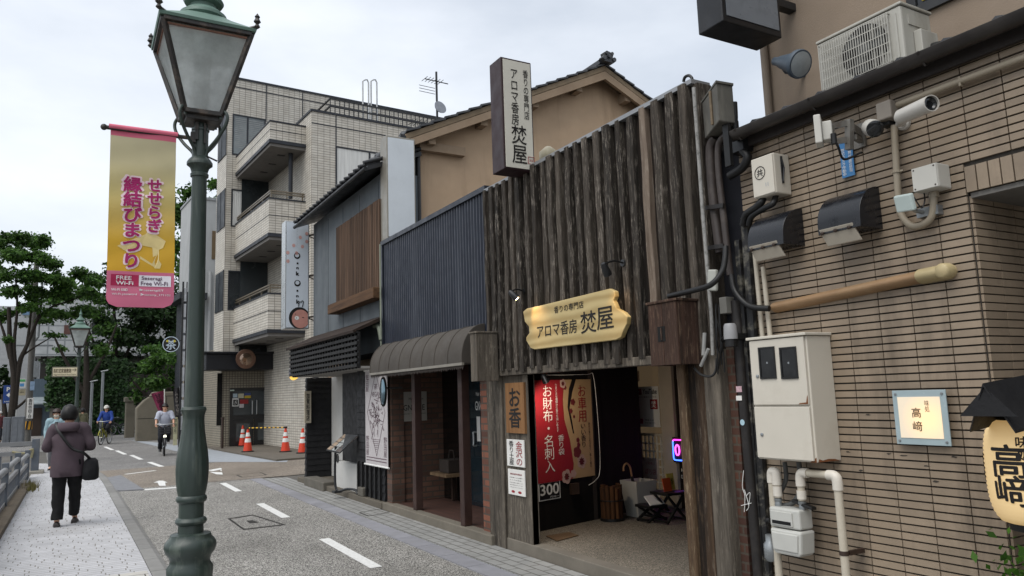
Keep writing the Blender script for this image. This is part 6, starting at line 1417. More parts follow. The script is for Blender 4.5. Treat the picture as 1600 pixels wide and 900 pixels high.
# small framed sign and lamps on the black end wall
x_, y_ = 475, 610
u0, u1, z0, z1 = rv(476, 611, 486, 661, yb-.09)
t = thing('framed_sign', 'narrow cream framed sign with vertical lettering on the corner of the black end wall', 'sign', ((u0+u1)/2, yb-.09, z0))
MB().box(u0, yb-.1, z0, u1, yb-.03, z1).build('frame', mat('cream_sign', '#a79f8d', .6), t)
MB().text('加賀料理店', ((u0+u1)/2, yb-.103, (z0+z1)/2), (u1-u0)*.5, (z1-z0)*.85, EX, bold=.03, vert=True).build('lettering', M['ink'], t)
h = at(457, 583, v=yb-.25); t2 = thing('wall_spot', 'yellow and grey spot lamp hanging at the corner of the lattice eave', 'spot lamp', h)
MB().lathe([(.02, -.1), (.05, -.06), (.075, .0), (.085, .05)], h, 14, (.35, -.2, -.8)).build('head', mat('spot_shell', '#5b5b62', .5), t2, smooth=50); MB().lathe([(.085, .05), (.08, .1), (.05, .13), (.001, .14)], h, 14, (.35, -.2, -.8)).build('lens', glow('amber_lens', '#e0b050', .8, '#c7a04a'), t2, smooth=50)
MB().tube([h, h+Vector((.05, .05, .12)), h+Vector((.3, .1, .14))], .012, 6).build('arm', M['black'], t2)
h = at(493, 585, v=yb-.2); t2 = thing('wall_spot', 'grey unlit spot lamp under the lattice eave near the white pillar', 'spot lamp', h)
MB().lathe([(.03, -.1), (.06, -.05), (.08, .04), (.07, .06), (.001, .06)], h, 14, (.2, -.3, -.8)).build('head', mat('spot_grey', '#77777a', .4), t2, smooth=50); MB().tube([h, (h.x, h.y, lz0)], .012, 6).build('arm', M['black'], t2)
# pink-pig blade sign
OY = hy1+.35
u0, u1 = at(447.5, 430, v=OY).x, at(481.5, 430, v=OY).x; z0, z1 = at(464, 514, v=OY).z, at(464, 346, v=OY).z
t = thing('cafe_blade_sign', 'tall white blade sign with pink dots and a pink face emblem beside the grey house', 'sign', ((u0+u1)/2, OY, z0))
MB().box(u0-.03, OY, z0, u1+.02, OY+.3, z1).build('frame', M['alu'], t, bevel=.01)
MB().box(u0, OY-.008, z0+.03, u1, OY-.001, z1-.03).build('face', mat('cafe_face', '#c6ced6', .4, .04), t)
ww, hh2 = u1-u0, z1-z0; F = lambda fx, fz, o=.011: Vector((u0+fx*ww, OY-o, z0+fz*hh2))
def ell(mb, fx, fz, rx, rz, o=.011, n=24): return mb.poly([F(fx, fz, o)+Vector((math.cos(2*math.pi*k/n)*rx*ww, 0, math.sin(2*math.pi*k/n)*rz*hh2)) for k in range(n)])
pk = MB()
for fx, fz in ((.92, .89), (.62, .85), (.94, .815), (.32, .77), (.72, .765), (.05, .7), (.45, .7), (.06, .62)): ell(pk, min(fx, .92), fz, .075, .017)
pk.build('dot', mat('sign_pink', '#c59b95', .6), t)
def clipx(pts): return [Vector((min(max(p.x, u0+.005), u1-.005), p.y, p.z)) for p in pts]
hd_ = MB(); hd_.poly(clipx([F(.6, .1, .011)+Vector((math.cos(2*math.pi*k/40)*.48*ww, 0, math.sin(2*math.pi*k/40)*.1*hh2)) for k in range(40)])); hd_.build('emblem_outline', M['ink'], t)
hd_ = MB(); hd_.poly(clipx([F(.65, .092, .013)+Vector((math.cos(2*math.pi*k/40)*.4*ww, 0, math.sin(2*math.pi*k/40)*.085*hh2)) for k in range(40)])); hd_.build('emblem_face', mat('emblem_pink', '#b98478', .6), t)
hd_ = MB(); ell(hd_, .48, .1, .1, .018, .015); hd_.build('emblem_nose', M['white'], t)
ik = MB(); ell(ik, .76, .105, .05, .004, .015); ell(ik, .46, .1, .015, .005, .017); ell(ik, .42, .135, .02, .004, .015)
for fx, fz in ((.48, .675), (.5, .42)):
    for k in range(20):
        a0, a1 = 2*math.pi*k/20, 2*math.pi*(k+1)/20; th = .62+.18*math.sin(a0)
        ik.poly([F(fx, fz)+Vector((math.cos(a0)*.15*ww, 0, math.sin(a0)*.03*hh2)), F(fx, fz)+Vector((math.cos(a1)*.15*ww, 0, math.sin(a1)*.03*hh2)), F(fx, fz)+Vector((math.cos(a1)*.15*ww*th, 0, math.sin(a1)*.03*hh2*th)), F(fx, fz)+Vector((math.cos(a0)*.15*ww*th, 0, math.sin(a0)*.03*hh2*th))])
ik.text('i', F(.5, .605), .05*ww, .016*hh2, EX, bold=.08).text('n', F(.5, .56), .09*ww, .016*hh2, EX, bold=.09).text('k', F(.5, .51), .12*ww, .034*hh2, EX, bold=.09)
ik.text('i', F(.5, .35), .05*ww, .016*hh2, EX, bold=.08).text('n', F(.5, .3), .09*ww, .016*hh2, EX, bold=.09).text('k', F(.52, .25), .12*ww, .034*hh2, EX, bold=.09)
ik.text('ゆったりまったり', F(.47, .86), .02*ww, .22*hh2, EX, vert=True)
ik.tube([F(.55, .205), F(.6, .25), F(.68, .245), F(.72, .26), F(.78, .25), F(.74, .215), F(.73, .2)], .008, 5, smooth=3)
ik.build('lettering', M['ink'], t)
for z in (z0+.25, z0+hh2*.5, z1-.25): MB().bar((u1+.02, OY+.15, z), (HX+.2, OY-.25, z), .03).bar((u1+.02, OY+.15, z), (HX+.2, OY-.25, z-.18), .02).build('bracket', M['steel_brown'], t)
# ------------------------------------------------------------------ corner apartment block
AP = Frame((6.414, 24, 0), 4)
aat, arv = AP.at, AP.rv
ATILE = brick_mat('apartment_tile', '#c3beb3', '#77726a', .21, .085, .009, off=0, rough=.55, bump=.2, col2=hx('#b5afa3'), dirt='#7d776c')
BAND = mat('dark_metal_band', '#22252b', .5, .15)
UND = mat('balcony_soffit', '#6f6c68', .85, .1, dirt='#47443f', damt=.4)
apt = thing('apartment_block', 'five storey beige tiled apartment block with wrap around balconies on the street corner', 'building', AP.M @ Vector((0, 0, 0)), 4)
Bz = aat(487, 170, v=0).z
vb = aat(478, 191, u=0).y; ub = aat(422, 187, v=vb).x
vA = 4.9
uA = (aat(360, 135, v=vA).x+aat(345, 520, v=vA).x)/2; Az = aat(372, 121, v=vA).z
def bx(*a): return MB(AP).box(*a)
bx(0, 0, -.2, 9, vA+4, Bz-.08).build('tiled_wing', ATILE, apt)
bx(-.03, -.03, Bz-.08, 9.03, vA+4, Bz).build('parapet_band', BAND, apt)
bx(uA, vA, 3.3, 9.5, vA+1.5, Az-.08).build('tiled_tower', ATILE, apt)
bx(uA-.03, vA-.03, Az-.08, 9.53, vA+1.53, Az).build('parapet_band', BAND, apt)
# expansion joints on the tower and wing
jt = MB(AP)
for x_ in (416, 473): u = aat(x_, 150, v=vA).x; jt.box(u-.02, vA-.006, aat(x_, 190, v=vA).z, u+.02, vA-.001, Az-.09)
zj = aat(416, 145, v=vA).z; jt.box(uA, vA-.0065, zj-.02, 9.5, vA-.0015, zj+.02)
u = aat(525, 200, v=0).x; jt.box(u-.02, -.006, aat(525, 232, v=0).z, u+.02, -.001, Bz-.09)
zj = aat(500, 194, v=0).z; jt.box(.0, -.0065, zj-.02, 9, -.0015, zj+.02)
jt.build('joint', BAND, apt)
# windows helper
CURT = mat('curtain_pale', '#d6d6d2', .7, .2, scale=14, stretch=(1, 1, .05))
WGL = clear_glass('window_glass', '#ffffff', .05)
def awin(u0, u1, z0, z1, v, curtain=None, mull=(), depth=.12, fr=.05, name='window', dark='#23282b'):
    f = MB(AP)
    f.box(u0, v-.025, z0, u1, v-.001, z0+fr).box(u0, v-.025, z1-fr, u1, v-.001, z1).box(u0, v-.025, z0+fr, u0+fr, v-.001, z1-fr).box(u1-fr, v-.025, z0+fr, u1, v-.001, z1-fr)
    for m_ in mull: uu = u0+(u1-u0)*m_; f.box(uu-fr*.6, v-.024, z0+fr, uu+fr*.6, v-.001, z1-fr)
    w_ = f.build(name, BAND, apt)
    bk = MB(AP); 
    if curtain:
        n = 60; bk.grid(lambda i, j: (u0+fr+(u1-u0-2*fr)*i, v-.004+.003*math.sin(i*95), z0+fr+(z1-z0-2*fr)*j), n, 1).build('curtain', curtain, w_, flip=False)
    else: bk.box(u0+fr, v-.005, z0+fr, u1-fr, v-.002, z1-fr).build('dark_room', mat('room_'+dark[1:], dark, .3, .4, scale=1), w_)
    MB(AP).poly([(u0+fr, v-.014, z0+fr), (u1-fr, v-.014, z0+fr), (u1-fr, v-.014, z1-fr), (u0+fr, v-.014, z1-fr)]).build('pane', WGL, w_)
    return w_
# wing window with white curtains
u0 = aat(524, 260, v=0).x; z1 = aat(530, 229, v=0).z; awin(u0, u0+3.4, z1-1.9, z1, 0, CURT, (.36, .7))
# tower windows on the front
for (x0, x1, yt, yb_, cur) in ((363, 415, 178, 234, None), (361, 411, 294, 346, CURT), (356, 412, 420, 476, None)):
    u0, u1 = aat(x0, (yt+yb_)/2, v=vA).x, aat(x1, (yt+yb_)/2, v=vA).x; z1, z0 = aat((x0+x1)/2, yt+4, v=vA).z, aat(x0+4, yb_, v=vA).z
    w_ = awin(max(u0, uA+.05), u1, z0-.2, z1, vA, cur, (.45,), dark='#7b8284' if yt == 178 else '#23282b')
    if yt == 178:
        bl_ = MB(AP)
        for k in range(16): bl_.box(max(u0, uA+.05)+.1, vA-.012+.002, z0+.1+k*(z1-z0-.2)/16, u1-.1, vA-.0085+.002, z0+.13+k*(z1-z0-.2)/16)
        bl_.build('blind', mat('blind_slat', '#8f918f', .5), w_)
    f = MB(AP).box(uA-.03, vA+.1, z0-.2, uA-.002, vA+1.3, z1); f.build('side_window', mat('side_glass', '#23282d', .45, .3, scale=1, spec=.2), apt)
    MB(AP).box(uA-.035, vA+.05, z0-.22, uA-.002, vA+.1, z1+.02).box(uA-.04, vA+.7, z0-.2, uA-.03, vA+.76, z1).build('side_window_frame', BAND, apt)
# balconies
bal = []
for (yt, yb_, rail) in ((187, 227, None), (308, 374, 295), (457, 525, 443)):
    z1, z0 = aat(421, yt, v=vb).z, aat(421, yb_, v=vb).z
    b_ = bx(ub, vb, z0+.22, -.001, vb+.16, z1-.05)
    b_.box(ub, vb+.161, z0+.22, ub+.16, vA+.3, z1-.05)
    o = b_.build('balcony', ATILE, apt)
    MB(AP).box(ub-.02, vb-.02, z1-.05, -.0, vb+.18, z1).box(ub-.02, vb+.181, z1-.05, ub+.18, vA+.3, z1).build('coping', BAND, o)
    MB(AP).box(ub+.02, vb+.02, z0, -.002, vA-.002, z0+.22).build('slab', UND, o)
    MB(AP).box(ub-.03, vb-.03, z0+.1, -.004, vb+.019, z0+.218).box(ub-.03, vb+.0191, z0+.1, ub+.019, vA, z0+.218).build('edge_band', BAND, o)
    for k in range(3): MB(AP).box(ub+.5+k*.02, vb+.8+k*1.1, z0-.012, ub+.75+k*.02, vb+.9+k*1.1, z0-.001).build('soffit_vent', M['black'], o)
    zj = z0+.22+(z1-z0-.22)*.5; MB(AP).box(ub-.006, vb-.006, zj-.012, -.002, vb-.001, zj+.012).box(ub-.006, vb+.0, zj-.012, ub-.001, vA, zj+.012).build('joint', BAND, o)
    if rail:
        zr_ = aat(421, rail, v=vb).z; r_ = MB(AP); BR_ = mat('bronze_rail', '#6d6455', .4, .1, metal=.4)
        for zz_ in (zr_-.03, (zr_+z1)/2+.03): r_.bar((ub+.05, vb+.08, zz_), (-.02, vb+.08, zz_), .06, .045).bar((ub+.08, vb+.08, zz_), (ub+.08, vA, zz_), .06, .045)
        for uu in (ub+.08, ub*.5, -.08): r_.bar((uu, vb+.08, z1-.02), (uu, vb+.08, zr_-.04), .04)
        for vv in (1.6, 3, 4.4): r_.bar((ub+.08, vv, z1-.02), (ub+.08, vv, zr_-.04), .04)
        r_.build('railing', BR_, o)
zt2 = aat(421, 227, v=vb).z
MB(AP).tube([(-.35, vb+.5, aat(421, 300, v=vb).z), (-.35, vb+.5, zt2)], .07, 10).build('drain_column', BAND, apt)
# recess behind balconies and lower walls
bx(ub+.2, vA-.06, 3.4, -.02, vA-.02, zt2).build('balcony_room_glass', mat('balcony_glass', '#2a2f31', .2, .4, scale=.8), apt)
# roof railing, ladder frames
zr0 = Bz; r_ = MB(AP); ra, rb_ = aat(516, 165, v=1.2), aat(690, 185, v=1.2)
rh = aat(516, 154, v=1.2).z-Bz
for zz_ in (Bz+rh, Bz+rh*.72, Bz+.12): r_.bar((ra.x, 1.2, zz_), (9, 1.2, zz_), .05).bar((ra.x, 1.2, zz_), (ra.x, 4.4, zz_), .05)
n = 46
for k in range(n): uu = ra.x+(9-ra.x)*k/(n-1); r_.bar((uu, 1.2, Bz), (uu, 1.2, Bz+rh), .028)
r_.build('roof_railing', M['black_metal'], apt)
ld = MB(AP)
for x0 in (567, 580):
    p = aat(x0, 165, v=2.2); q = aat(x0+9, 165, v=2.2); zt3 = aat(x0+4, 124, v=2.2).z
    ld.tube([(p.x, 2.2, Bz), (p.x, 2.2, zt3-.1), (p.x+.1, 2.2, zt3-.02), (q.x-.05, 2.2, zt3), (q.x, 2.2, zt3-.1), (q.x, 2.2, Bz)], .03, 7)
    for k in range(2): ld.bar((p.x, 2.2, Bz+.6+k*.7), (q.x, 2.2, Bz+.6+k*.7), .03)
ld.build('roof_ladder', mat('white_ladder', '#b4b6b6', .5), apt)
# ground floor: entrance wall set under the balconies
vG = vA+.25
bx(uA+.02, vG, -.2, .2, vG+3, 3.6).build('ground_wall', brick_mat('ground_tile', '#8f8878', '#4f4a42', .1, .085, .01, off=0, rough=.6, bump=.25, col2=hx('#857e6f')), apt)
AWNK = mat('black_canopy', '#14161b', .5, .2)
c0, c1 = aat(322, 565, v=vG-1.1), aat(446, 562, v=vG-1.1); cz1, cz0 = aat(440, 553, v=vG-1.1).z, aat(440, 577, v=vG-1.1).z
bx(c0.x, vG-1.1, cz0, c1.x, vG-.001, cz1).box(c0.x-.1, vG-1.2, cz1+.001, c1.x+.05, vG-.001, cz1+.08).build('canopy', AWNK, apt, bevel=.02)
def g4(x0, y0, x1, y1, v): return arv(x0, y0, x1, y1, v)
u0, u1, z0, z1 = g4(359, 606, 433, 698, vG-.03); z0 = .06
zt_ = aat(396, 606, v=vG-.03).z
ent = MB(AP); f_ = .1; um = (u0+u1)/2; ztr = aat(396, 651, v=vG-.03).z
ent.box(u0, vG-.05, z0, u0+f_, vG-.002, zt_).box(u1-f_, vG-.05, z0, u1, vG-.002, zt_).box(u0+f_, vG-.05, zt_-f_, u1-f_, vG-.002, zt_).box(u0+f_, vG-.05, ztr-.08, u1-f_, vG-.002, ztr+.08)
ent = ent.build('entrance_frame', M['black_metal'], apt)
bx(u0+f_, vG-.02, ztr+.08, u1-f_, vG-.012, zt_-f_).build('transom_glass', mat('entrance_glass', '#3c4143', .12, .3, scale=1.5), ent)
for a, b, sg in ((u0+f_, um-.02, 1), (um+.02, u1-f_, -1)):
    dr = MB(AP).box(a, vG-.045, z0, a+.12, vG-.01, ztr-.081).box(b-.12, vG-.045, z0, b, vG-.01, ztr-.081).box(a+.12, vG-.045, z0, b-.12, vG-.01, z0+.16).box(a+.12, vG-.045, ztr-.22, b-.12, vG-.01, ztr-.081).build('entrance_door', M['black_metal'], apt)
    bx(a+.12, vG-.03, z0+.16, b-.12, vG-.022, ztr-.22).build('glass', mat('door_grey_glass', '#4b5051', .15, .25, scale=1.5), dr)
    hxx = (b-.06) if sg == 1 else (a+.06)
    MB(AP).tube([(hxx, vG-.05, 1.15), (hxx, vG-.1, 1.17), (hxx, vG-.1, 1.65), (hxx, vG-.05, 1.67)], .02, 7).build('handle', M['alu'], dr)
for (x0, y0, x1, y1, c) in ((364, 615, 371, 621, '#9fb0b8'), (372, 615, 381, 622, '#b9b49c'), (382, 614, 392, 618, '#3c4a7c'), (382, 618, 392, 622, '#b59a2c'), (363, 622, 373, 635, '#c0c0bc'), (375, 624, 388, 631, '#8c2c2c'), (374, 631, 381, 637, '#b9b4b4'), (359.5, 609, 366, 611, '#b5c4b8')):
    a, b, c_, d = g4(x0, y0, x1, y1, vG-.055); bx(a, vG-.055, c_, b, vG-.046, d).build('door_sticker', mat('sticker_'+c[1:], c, .6), ent)
p = aat(368, 629, v=vG-.06); MB(AP).text('♿', p, .16, .2, EX).build('door_sticker_mark', M['ink'], ent)
# left dark slot and window on the right
a, b, c_, d = g4(339, 583, 347, 665, vG-.02); bx(a, vG-.02, c_, b, vG-.002, d).build('dark_side_panel', M['dark_void'], apt)
a, b, c_, d = g4(455, 578, 480, 650, vG); awin(a, b+.3, c_, d, vG, None, (), fr=.07)
zq = aat(465, 631, v=vG).z; bx(a+.07, vG-.022, zq-.03, b+.2, vG-.017, zq+.03).build('window_bar', BAND, apt)
# rooftop aerial
t = thing('rooftop_aerial', 'television aerial with a small dish on a mast standing on the apartment block roof', 'aerial', AP.M @ Vector((8, 1.8, Bz)), 4)
p = aat(683, 178, v=1.8); zt_ = aat(680, 112, v=1.8).z; mx_ = p.x
am = MB(AP).tube([(mx_, 1.8, Bz-.3), (mx_, 1.8, zt_)], .045, 8)
am.build('mast', M['black_metal'], t)
an = MB(AP)
for zf, hw, n in ((.87, .55, 5), (.2, 1.15, 0)):
    z = Bz+(zt_-Bz)*zf+.3 if n == 0 else Bz+(zt_-Bz)*zf
    an.tube([(mx_-hw, 1.75, z), (mx_+hw*.9, 1.75, z)], .02, 6)
for k in range(7): x = mx_-1.1+k*.2; an.tube([(x, 1.35, Bz+(zt_-Bz)*.2+.3), (x, 2.15, Bz+(zt_-Bz)*.2+.3)], .012, 5); an.tube([(x, 1.75, Bz+(zt_-Bz)*.2+.18), (x, 1.75, Bz+(zt_-Bz)*.2+.42)], .014, 5)
for k in range(6): x = mx_-.55+k*.14; an.tube([(x, 1.5, Bz+(zt_-Bz)*.87), (x, 2.0, Bz+(zt_-Bz)*.87)], .012, 5)
for k in range(3): z = Bz+(zt_-Bz)*.7+.12*k; an.tube([(mx_-.8, 1.75, z), (mx_-.1, 1.75, z)], .012, 5)
an.build('antenna_rods', M['black_metal'], t)
MB(AP).lathe([(.27, 0), (.23, .06), (.12, .1), (.001, .11)], (mx_+.02, 1.55, Bz+(zt_-Bz)*.52), 22, (-.1, 1, -.25)).build('dish', mat('dish_grey', '#7d8188', .5), t, smooth=60)
# convex mirror over the door
c_ = aat(384, 561, v=vG-1.35); t = thing('convex_mirror', 'round bronze tinted convex traffic mirror in front of the black canopy', 'mirror', AP.M @ c_)
rm = abs(aat(384, 546, v=vG-1.35).z-c_.z)
MB(AP).lathe([(rm, .04), (rm*1.02, .0), (rm, -.03), (rm*.9, -.02)], c_, 28, (0, -1, 0)).build('rim', mat('mirror_rim', '#5b4234', .5), t, smooth=50)
MB(AP).lathe([(rm*.95, -.025), (rm*.7, .035), (rm*.35, .065), (.001, .075)], c_, 28, (0, -1, 0)).build('glass', mat('bronze_mirror', '#9a8474', .12, .1, metal=.9), t, smooth=60)
MB(AP).tube([c_+Vector((.1, .05, -.05)), (c_.x+.3, vG-.9, c_.z+.2)], .03, 8).build('arm', M['black_metal'], t)
# traffic cones and bar
ORG = mat('cone_orange', '#c2391c', .5, .08, dirt='#7a2a18', damt=.3); CWH = mat('cone_white', '#cfcfcb', .5, .06)
def cone(label, loc):
    t = thing('traffic_cone', label, 'traffic cone', loc, group='traffic cones guarding the apartment entrance')
    H_ = .72; r = lambda z: .145-.115*z/H_
    MB().lathe([(r(z), z) for z in (.03, .3, H_)]+[(.028, H_+.01), (.02, H_+.01)], (0, 0, 0), 20).build('body', ORG, t, local=True, smooth=40)
    MB().lathe([(r(.3)+.003, .30), (r(.42)+.003, .42)], n=20).lathe([(r(.48)+.003, .48), (r(.6)+.003, .6)], n=20).build('white_band', CWH, t, local=True, smooth=40)
    MB().lathe([(.15, 0), (.19, .0), (.2, .02), (.15, .035)], n=8).build('base', M['rubber'], t, local=True)
    return t
cp_ = [gpt(387, 706, .05), gpt(446, 706, .05), gpt(379, 697, .05), gpt(473, 708, .05)]
c1_ = cone('orange and white traffic cone at the left end of the striped bar', cp_[0])
dup(c1_, cp_[1], label='orange and white traffic cone at the right end of the striped bar')
dup(c1_, cp_[2], label='orange and white traffic cone standing behind the left end of the striped bar')
dup(c1_, cp_[3], label='orange and white traffic cone beside the black end wall')
a_, b_ = cp_[0]+EZ*.74, cp_[1]+EZ*.74; t = thing('barrier_bar', 'yellow and black striped bar laid across two traffic cones', 'barrier', a_)
n = 18; yb1, yb2 = MB(), MB()
for k in range(n): (yb1 if k % 2 else yb2).tube([a_.lerp(b_, k/n), a_.lerp(b_, (k+1)/n)], .02, 8)
yb1.build('black_band', M['black'], t); yb2.build('yellow_band', mat('bar_yellow', '#c99f2e', .5), t)
for p in (a_, b_): MB().lathe([(.05, -.02), (.055, 0), (.05, .03)], p, 12).build('ring', M['black'], t)
solo(MB().tube([gpt(347, 703, .0), gpt(347, 703, .0)+EZ*1.05], .045, 10).lathe([(.06, 0), (.06, .06)], gpt(347, 703, .0)+EZ*1.05, 12), 'bollard', M['steel_brown'], 'short brown steel bollard by the tiled pillar', 'bollard', smooth=50)

# ------------------------------------------------------------------ white building beyond, with its ground wall and signs
vW = vA+9.2
wb = thing('white_building', 'white rendered building with a dark eave beyond the apartment block', 'building', AP.M @ Vector((uA, vW, 0)), 4)
WHT = mat('white_render', '#a4a6a6', .85, .06, scale=1.2, dirt='#7d7d7a', damt=.4, dstretch=(1, 1, .3))
ul = aat(297, 420, v=vW).x; zt_ = aat(320, 312, v=vW).z
bx(ul, vW, 3.2, uA+4, vW+2.6, zt_).build('upper_walls', WHT, wb)
bx(ul-.04, vW-.04, zt_, uA+4, vW+2.64, zt_+.12).build('parapet', mat('white_parapet', '#8d9092', .7), wb)
zq = aat(290, 460, v=vW).z
bx(ul-.5, vW-.5, zq-.25, ul+.7, vW+2.6, zq+.05).build('eave', mat('dark_eave', '#2f3136', .6), wb)
bx(ul-.1, vW-.01, .0, ul+.5, vW+2.5, zq-.25).build('dark_bay', mat('dark_bay', '#292c33', .6, .2), wb)
a, b, c_, d = arv(331, 361, 340, 405, vW); bx(a, vW-.03, c_, b, vW-.001, d).build('window', mat('brown_window', '#65553f', .4, .2), wb)
MB(AP).tube([(aat(327, 500, v=vW-.1).x, vW-.1, 3), (aat(327, 500, v=vW-.1).x, vW-.1, aat(327, 425, v=vW).z)], .07, 8).build('downpipe', WHT, wb)
vL = vA+4.2
a, b, c_, d = arv(316, 604, 343, 698, vL); bx(a-.4, vL, -.1, uA+.3, vL+2, aat(330, 640, v=vL).z).build('garden_wall', mat('beige_wall', '#8b8173', .9, .1, dirt='#5a5348', damt=.5), wb)
bx(a-.4, vL+.3, aat(330, 640, v=vL).z, uA+.3, vL+2, 3.4).build('ground_wall', mat('beige_ground_wall', '#7d7465', .9, .1), wb)
a, b, c_, d = arv(317, 606, 338, 643, vL-.05)
t = thing('parking_notice', 'beige wall board with brown characters, a red mark and a small blue P sign', 'sign', AP.M @ Vector(((a+b)/2, vL-.05, c_)))
bx(a, vL-.06, c_, b, vL-.01, d).build('board', mat('beige_board', '#8e8064', .7), t)
MB(AP).text('家屋敷', ((a*.45+b*.55), vL-.063, c_+.86*(d-c_)), .75*(b-a), .15*(d-c_), EX, bold=.03).build('lettering', M['ink'], t)
q0, q1, q2, q3 = arv(325, 613, 335, 624, vL-.07); bx(q0, vL-.07, q2, q1, vL-.061, q3).build('blue_panel', mat('p_blue', '#1f3c78', .5), t); MB(AP).text('P', ((q0+q1)/2, vL-.073, (q2+q3)/2), .5*(q1-q0), .65*(q3-q2), EX, bold=.03).build('lettering', M['white'], t)
MB(AP).text('P', (a*.55+b*.45, vL-.064, c_+.22*(d-c_)), .4*(b-a), .3*(d-c_), EX, bold=.06).build('red_mark', M['red_print'], t)
# vertical sign with white panes, round emblem sign
t = thing('pane_sign', 'tall dark upright sign frame with a column of white panes', 'sign', at(286, 690, v=31.5))
X0_, X1_, Z0, Z1 = rv(282, 440, 290, 692, 31.5)
MB().box(X0_, 31.5, 0, X0_+.06, 31.62, Z1).box(X1_-.03, 31.5, 0, X1_, 31.62, Z1).build('frame', M['black_metal'], t)
k = 9; WPN = mat('white_pane', '#b9bcc0', .5)
for i in range(k): z0 = .6+(Z1-.8)*i/k; MB().box(X0_+.06, 31.53, z0+.05, X1_-.03, 31.57, z0+(Z1-.8)/k-.05).build('pane', WPN, t)
c_ = at(267, 538, v=31.5); t = thing('round_sign', 'round black hanging sign with a white and yellow emblem', 'sign', c_)
MB().lathe([(.27, -.04), (.3, -.03), (.3, .03), (.27, .04)], c_, 28, (0, -1, 0)).build('disc', M['black'], t, smooth=40)
MB().lathe([(.285, .04), (.3, .045), (.27, .045)], c_, 28, (0, -1, 0), cap=False).text('茶', c_+Vector((0, -.045, -.02)), .36, .36, EX, bold=.02).build('emblem', mat('emblem_pale', '#b9c8d4', .5), t)
YDT = mat('emblem_yellow', '#c2b23a', .5)
for q in (-.13, .12): MB().disc(c_+Vector((q, -.048, .12)), .045, (0, -1, 0), 12).build('yellow_dot', YDT, t)
MB().bar(c_+Vector((.28, 0, .12)), (X0_+.05, 31.55, c_.z+.2), .03).build('bracket', M['black_metal'], t)
def flag(label, pole_px, poly_px, v, m, txt, tm, fr=None):
    t = thing('shop_flag', label, 'flag', at(pole_px[0], pole_px[2], v=v))
    p0, p1 = at(pole_px[0], pole_px[2], v=v), at(pole_px[0], pole_px[1], v=v); p0.z = 0
    MB().tube([p0, p1], .02, 7).build('pole', M['white'], t)
    q = [at(x, y, v=v) for x, y in poly_px]
    def fn(i, j): a = q[0].lerp(q[1], i); b = q[3].lerp(q[2], i); p = a.lerp(b, j); p.y += .04*math.sin(i*7+j*3); return p
    MB().grid(fn, 10, 14).build('cloth', m, t, smooth=80, flip=False)
    lt = MB(); cc = sum(q, Vector())/4+Vector((0, -.05, 0)); lt.text(txt, cc, (q[1]-q[0]).length*.45, (q[3]-q[0]).length*.75, (q[1]-q[0]).normalized(), (q[0]-q[3]).normalized(), bold=.03, vert=True).build('lettering', tm, t)
flag('maroon shop flag with dark characters slanting from a white pole by the stone wall', (257, 608, 680), [(236, 615), (256, 610), (258, 637), (249, 646)], 34, mat('maroon_cloth', '#6e2440', .85), '甘味処', mat('maroon_dark', '#2b0f1d', .8))
flag('black shop flag with a pale ring emblem beside the pane sign', (281, 604, 690), [(270, 607), (281, 605), (281, 655), (274, 656)], 31.8, mat('black_cloth', '#1c1a1d', .85), 'お茶', mat('pale_dim', '#6f6a66', .8))
a, b, c_, d = rv(271, 652, 277, 690, 31.2); t = thing('standing_board', 'small cream standing board at the roadside beside the pane sign', 'sign', ((a+b)/2, 31.2, 0)); MB().box(a, 31.2, .1, b, 31.25, d).build('board', mat('cream_board', '#aaa789', .6), t); MB().text('休憩所', ((a+b)/2, 31.196, (.1+d)/2+.2), .1, .6, EX, vert=True).build('lettering', M['ink'], t)
# lamp posts, thin grey posts at the far road
for lab, x, yt, yb_, Y in (('slim grey post left of the blue jacketed cyclist', 144, 598, 692, 46), ('taller grey post with a bent top behind the blue jacketed cyclist', 161, 582, 690, 47)):
    p = at(x, yt, v=Y); solo(MB().tube([(p.x, Y, 0), (p.x, Y, p.z)], .07, 8).tube([(p.x, Y, p.z-.02), (p.x-.1, Y, p.z+.05), (p.x+.25, Y, p.z+.12)], .04, 6), 'grey_post', M['grey_metal'], lab, 'post', smooth=50)
# ------------------------------------------------------------------ far street: stone walls, hedge, houses
STONE = mat('garden_stone', '#6f695c', .92, .25, scale=1.2, bump=.35, bscale=9, dirt='#3c3a33', damt=.6, dscale=1.2)
t = thing('stone_wall', 'tall pale stone garden wall with a stepped slanting end beyond the crossing', 'wall', (4, 38.5, 0))
q = [at(213, 685, v=39), at(213, 638, v=39), at(226, 625, v=39), at(234, 620, v=39), at(240, 612, v=39), at(262, 612, v=39)]
q[0].z = -.1; q5 = Vector((9, 39, q[5].z)); 
MB().prism(q+[q5, Vector((9, 39, -.1))], (0, 1.0, 0)).build('masonry', STONE, t, bevel=.05)
jt = MB()
for z in (1.0, 2.0): jt.box(q[0].x+.02, 38.996, z, 9, 38.999, z+.03)
for k in range(6): x = q[0].x+1.2+k*1.3; jt.box(x, 38.9955, .0 if k % 2 else 1.03, x+.03, 38.9985, 1.0 if k % 2 else 2.0)
jt.build('joint', mat('stone_joint', '#35332d', .9), t)
p = gpt(203, 684, 0)
t = thing('stone_gate_post', 'weathered grey stone gate post left of the garden wall', 'gate post', (p.x, 44, 0))
a, b, c_, d = rv(196, 628, 211, 684, 44); MB().box(a, 44, -.1, b, 44.8, d).box(a-.08, 43.92, d+.001, b+.08, 44.88, d+.25).build('stone', STONE, t, bevel=.04)
for lab, x0, x1, yt, yb_, Y in (('low square stone block beside the parked bicycles', 180, 191, 670, 680, 50), ('low stone block beside the slim grey post', 141, 151, 668, 680, 50)):
    a, b, c_, d = rv(x0, yt, x1, yb_, Y); solo(MB().box(a, Y, -.05, b, Y+.8, d), 'stone_block', STONE, lab, 'stone block', bevel=.05)
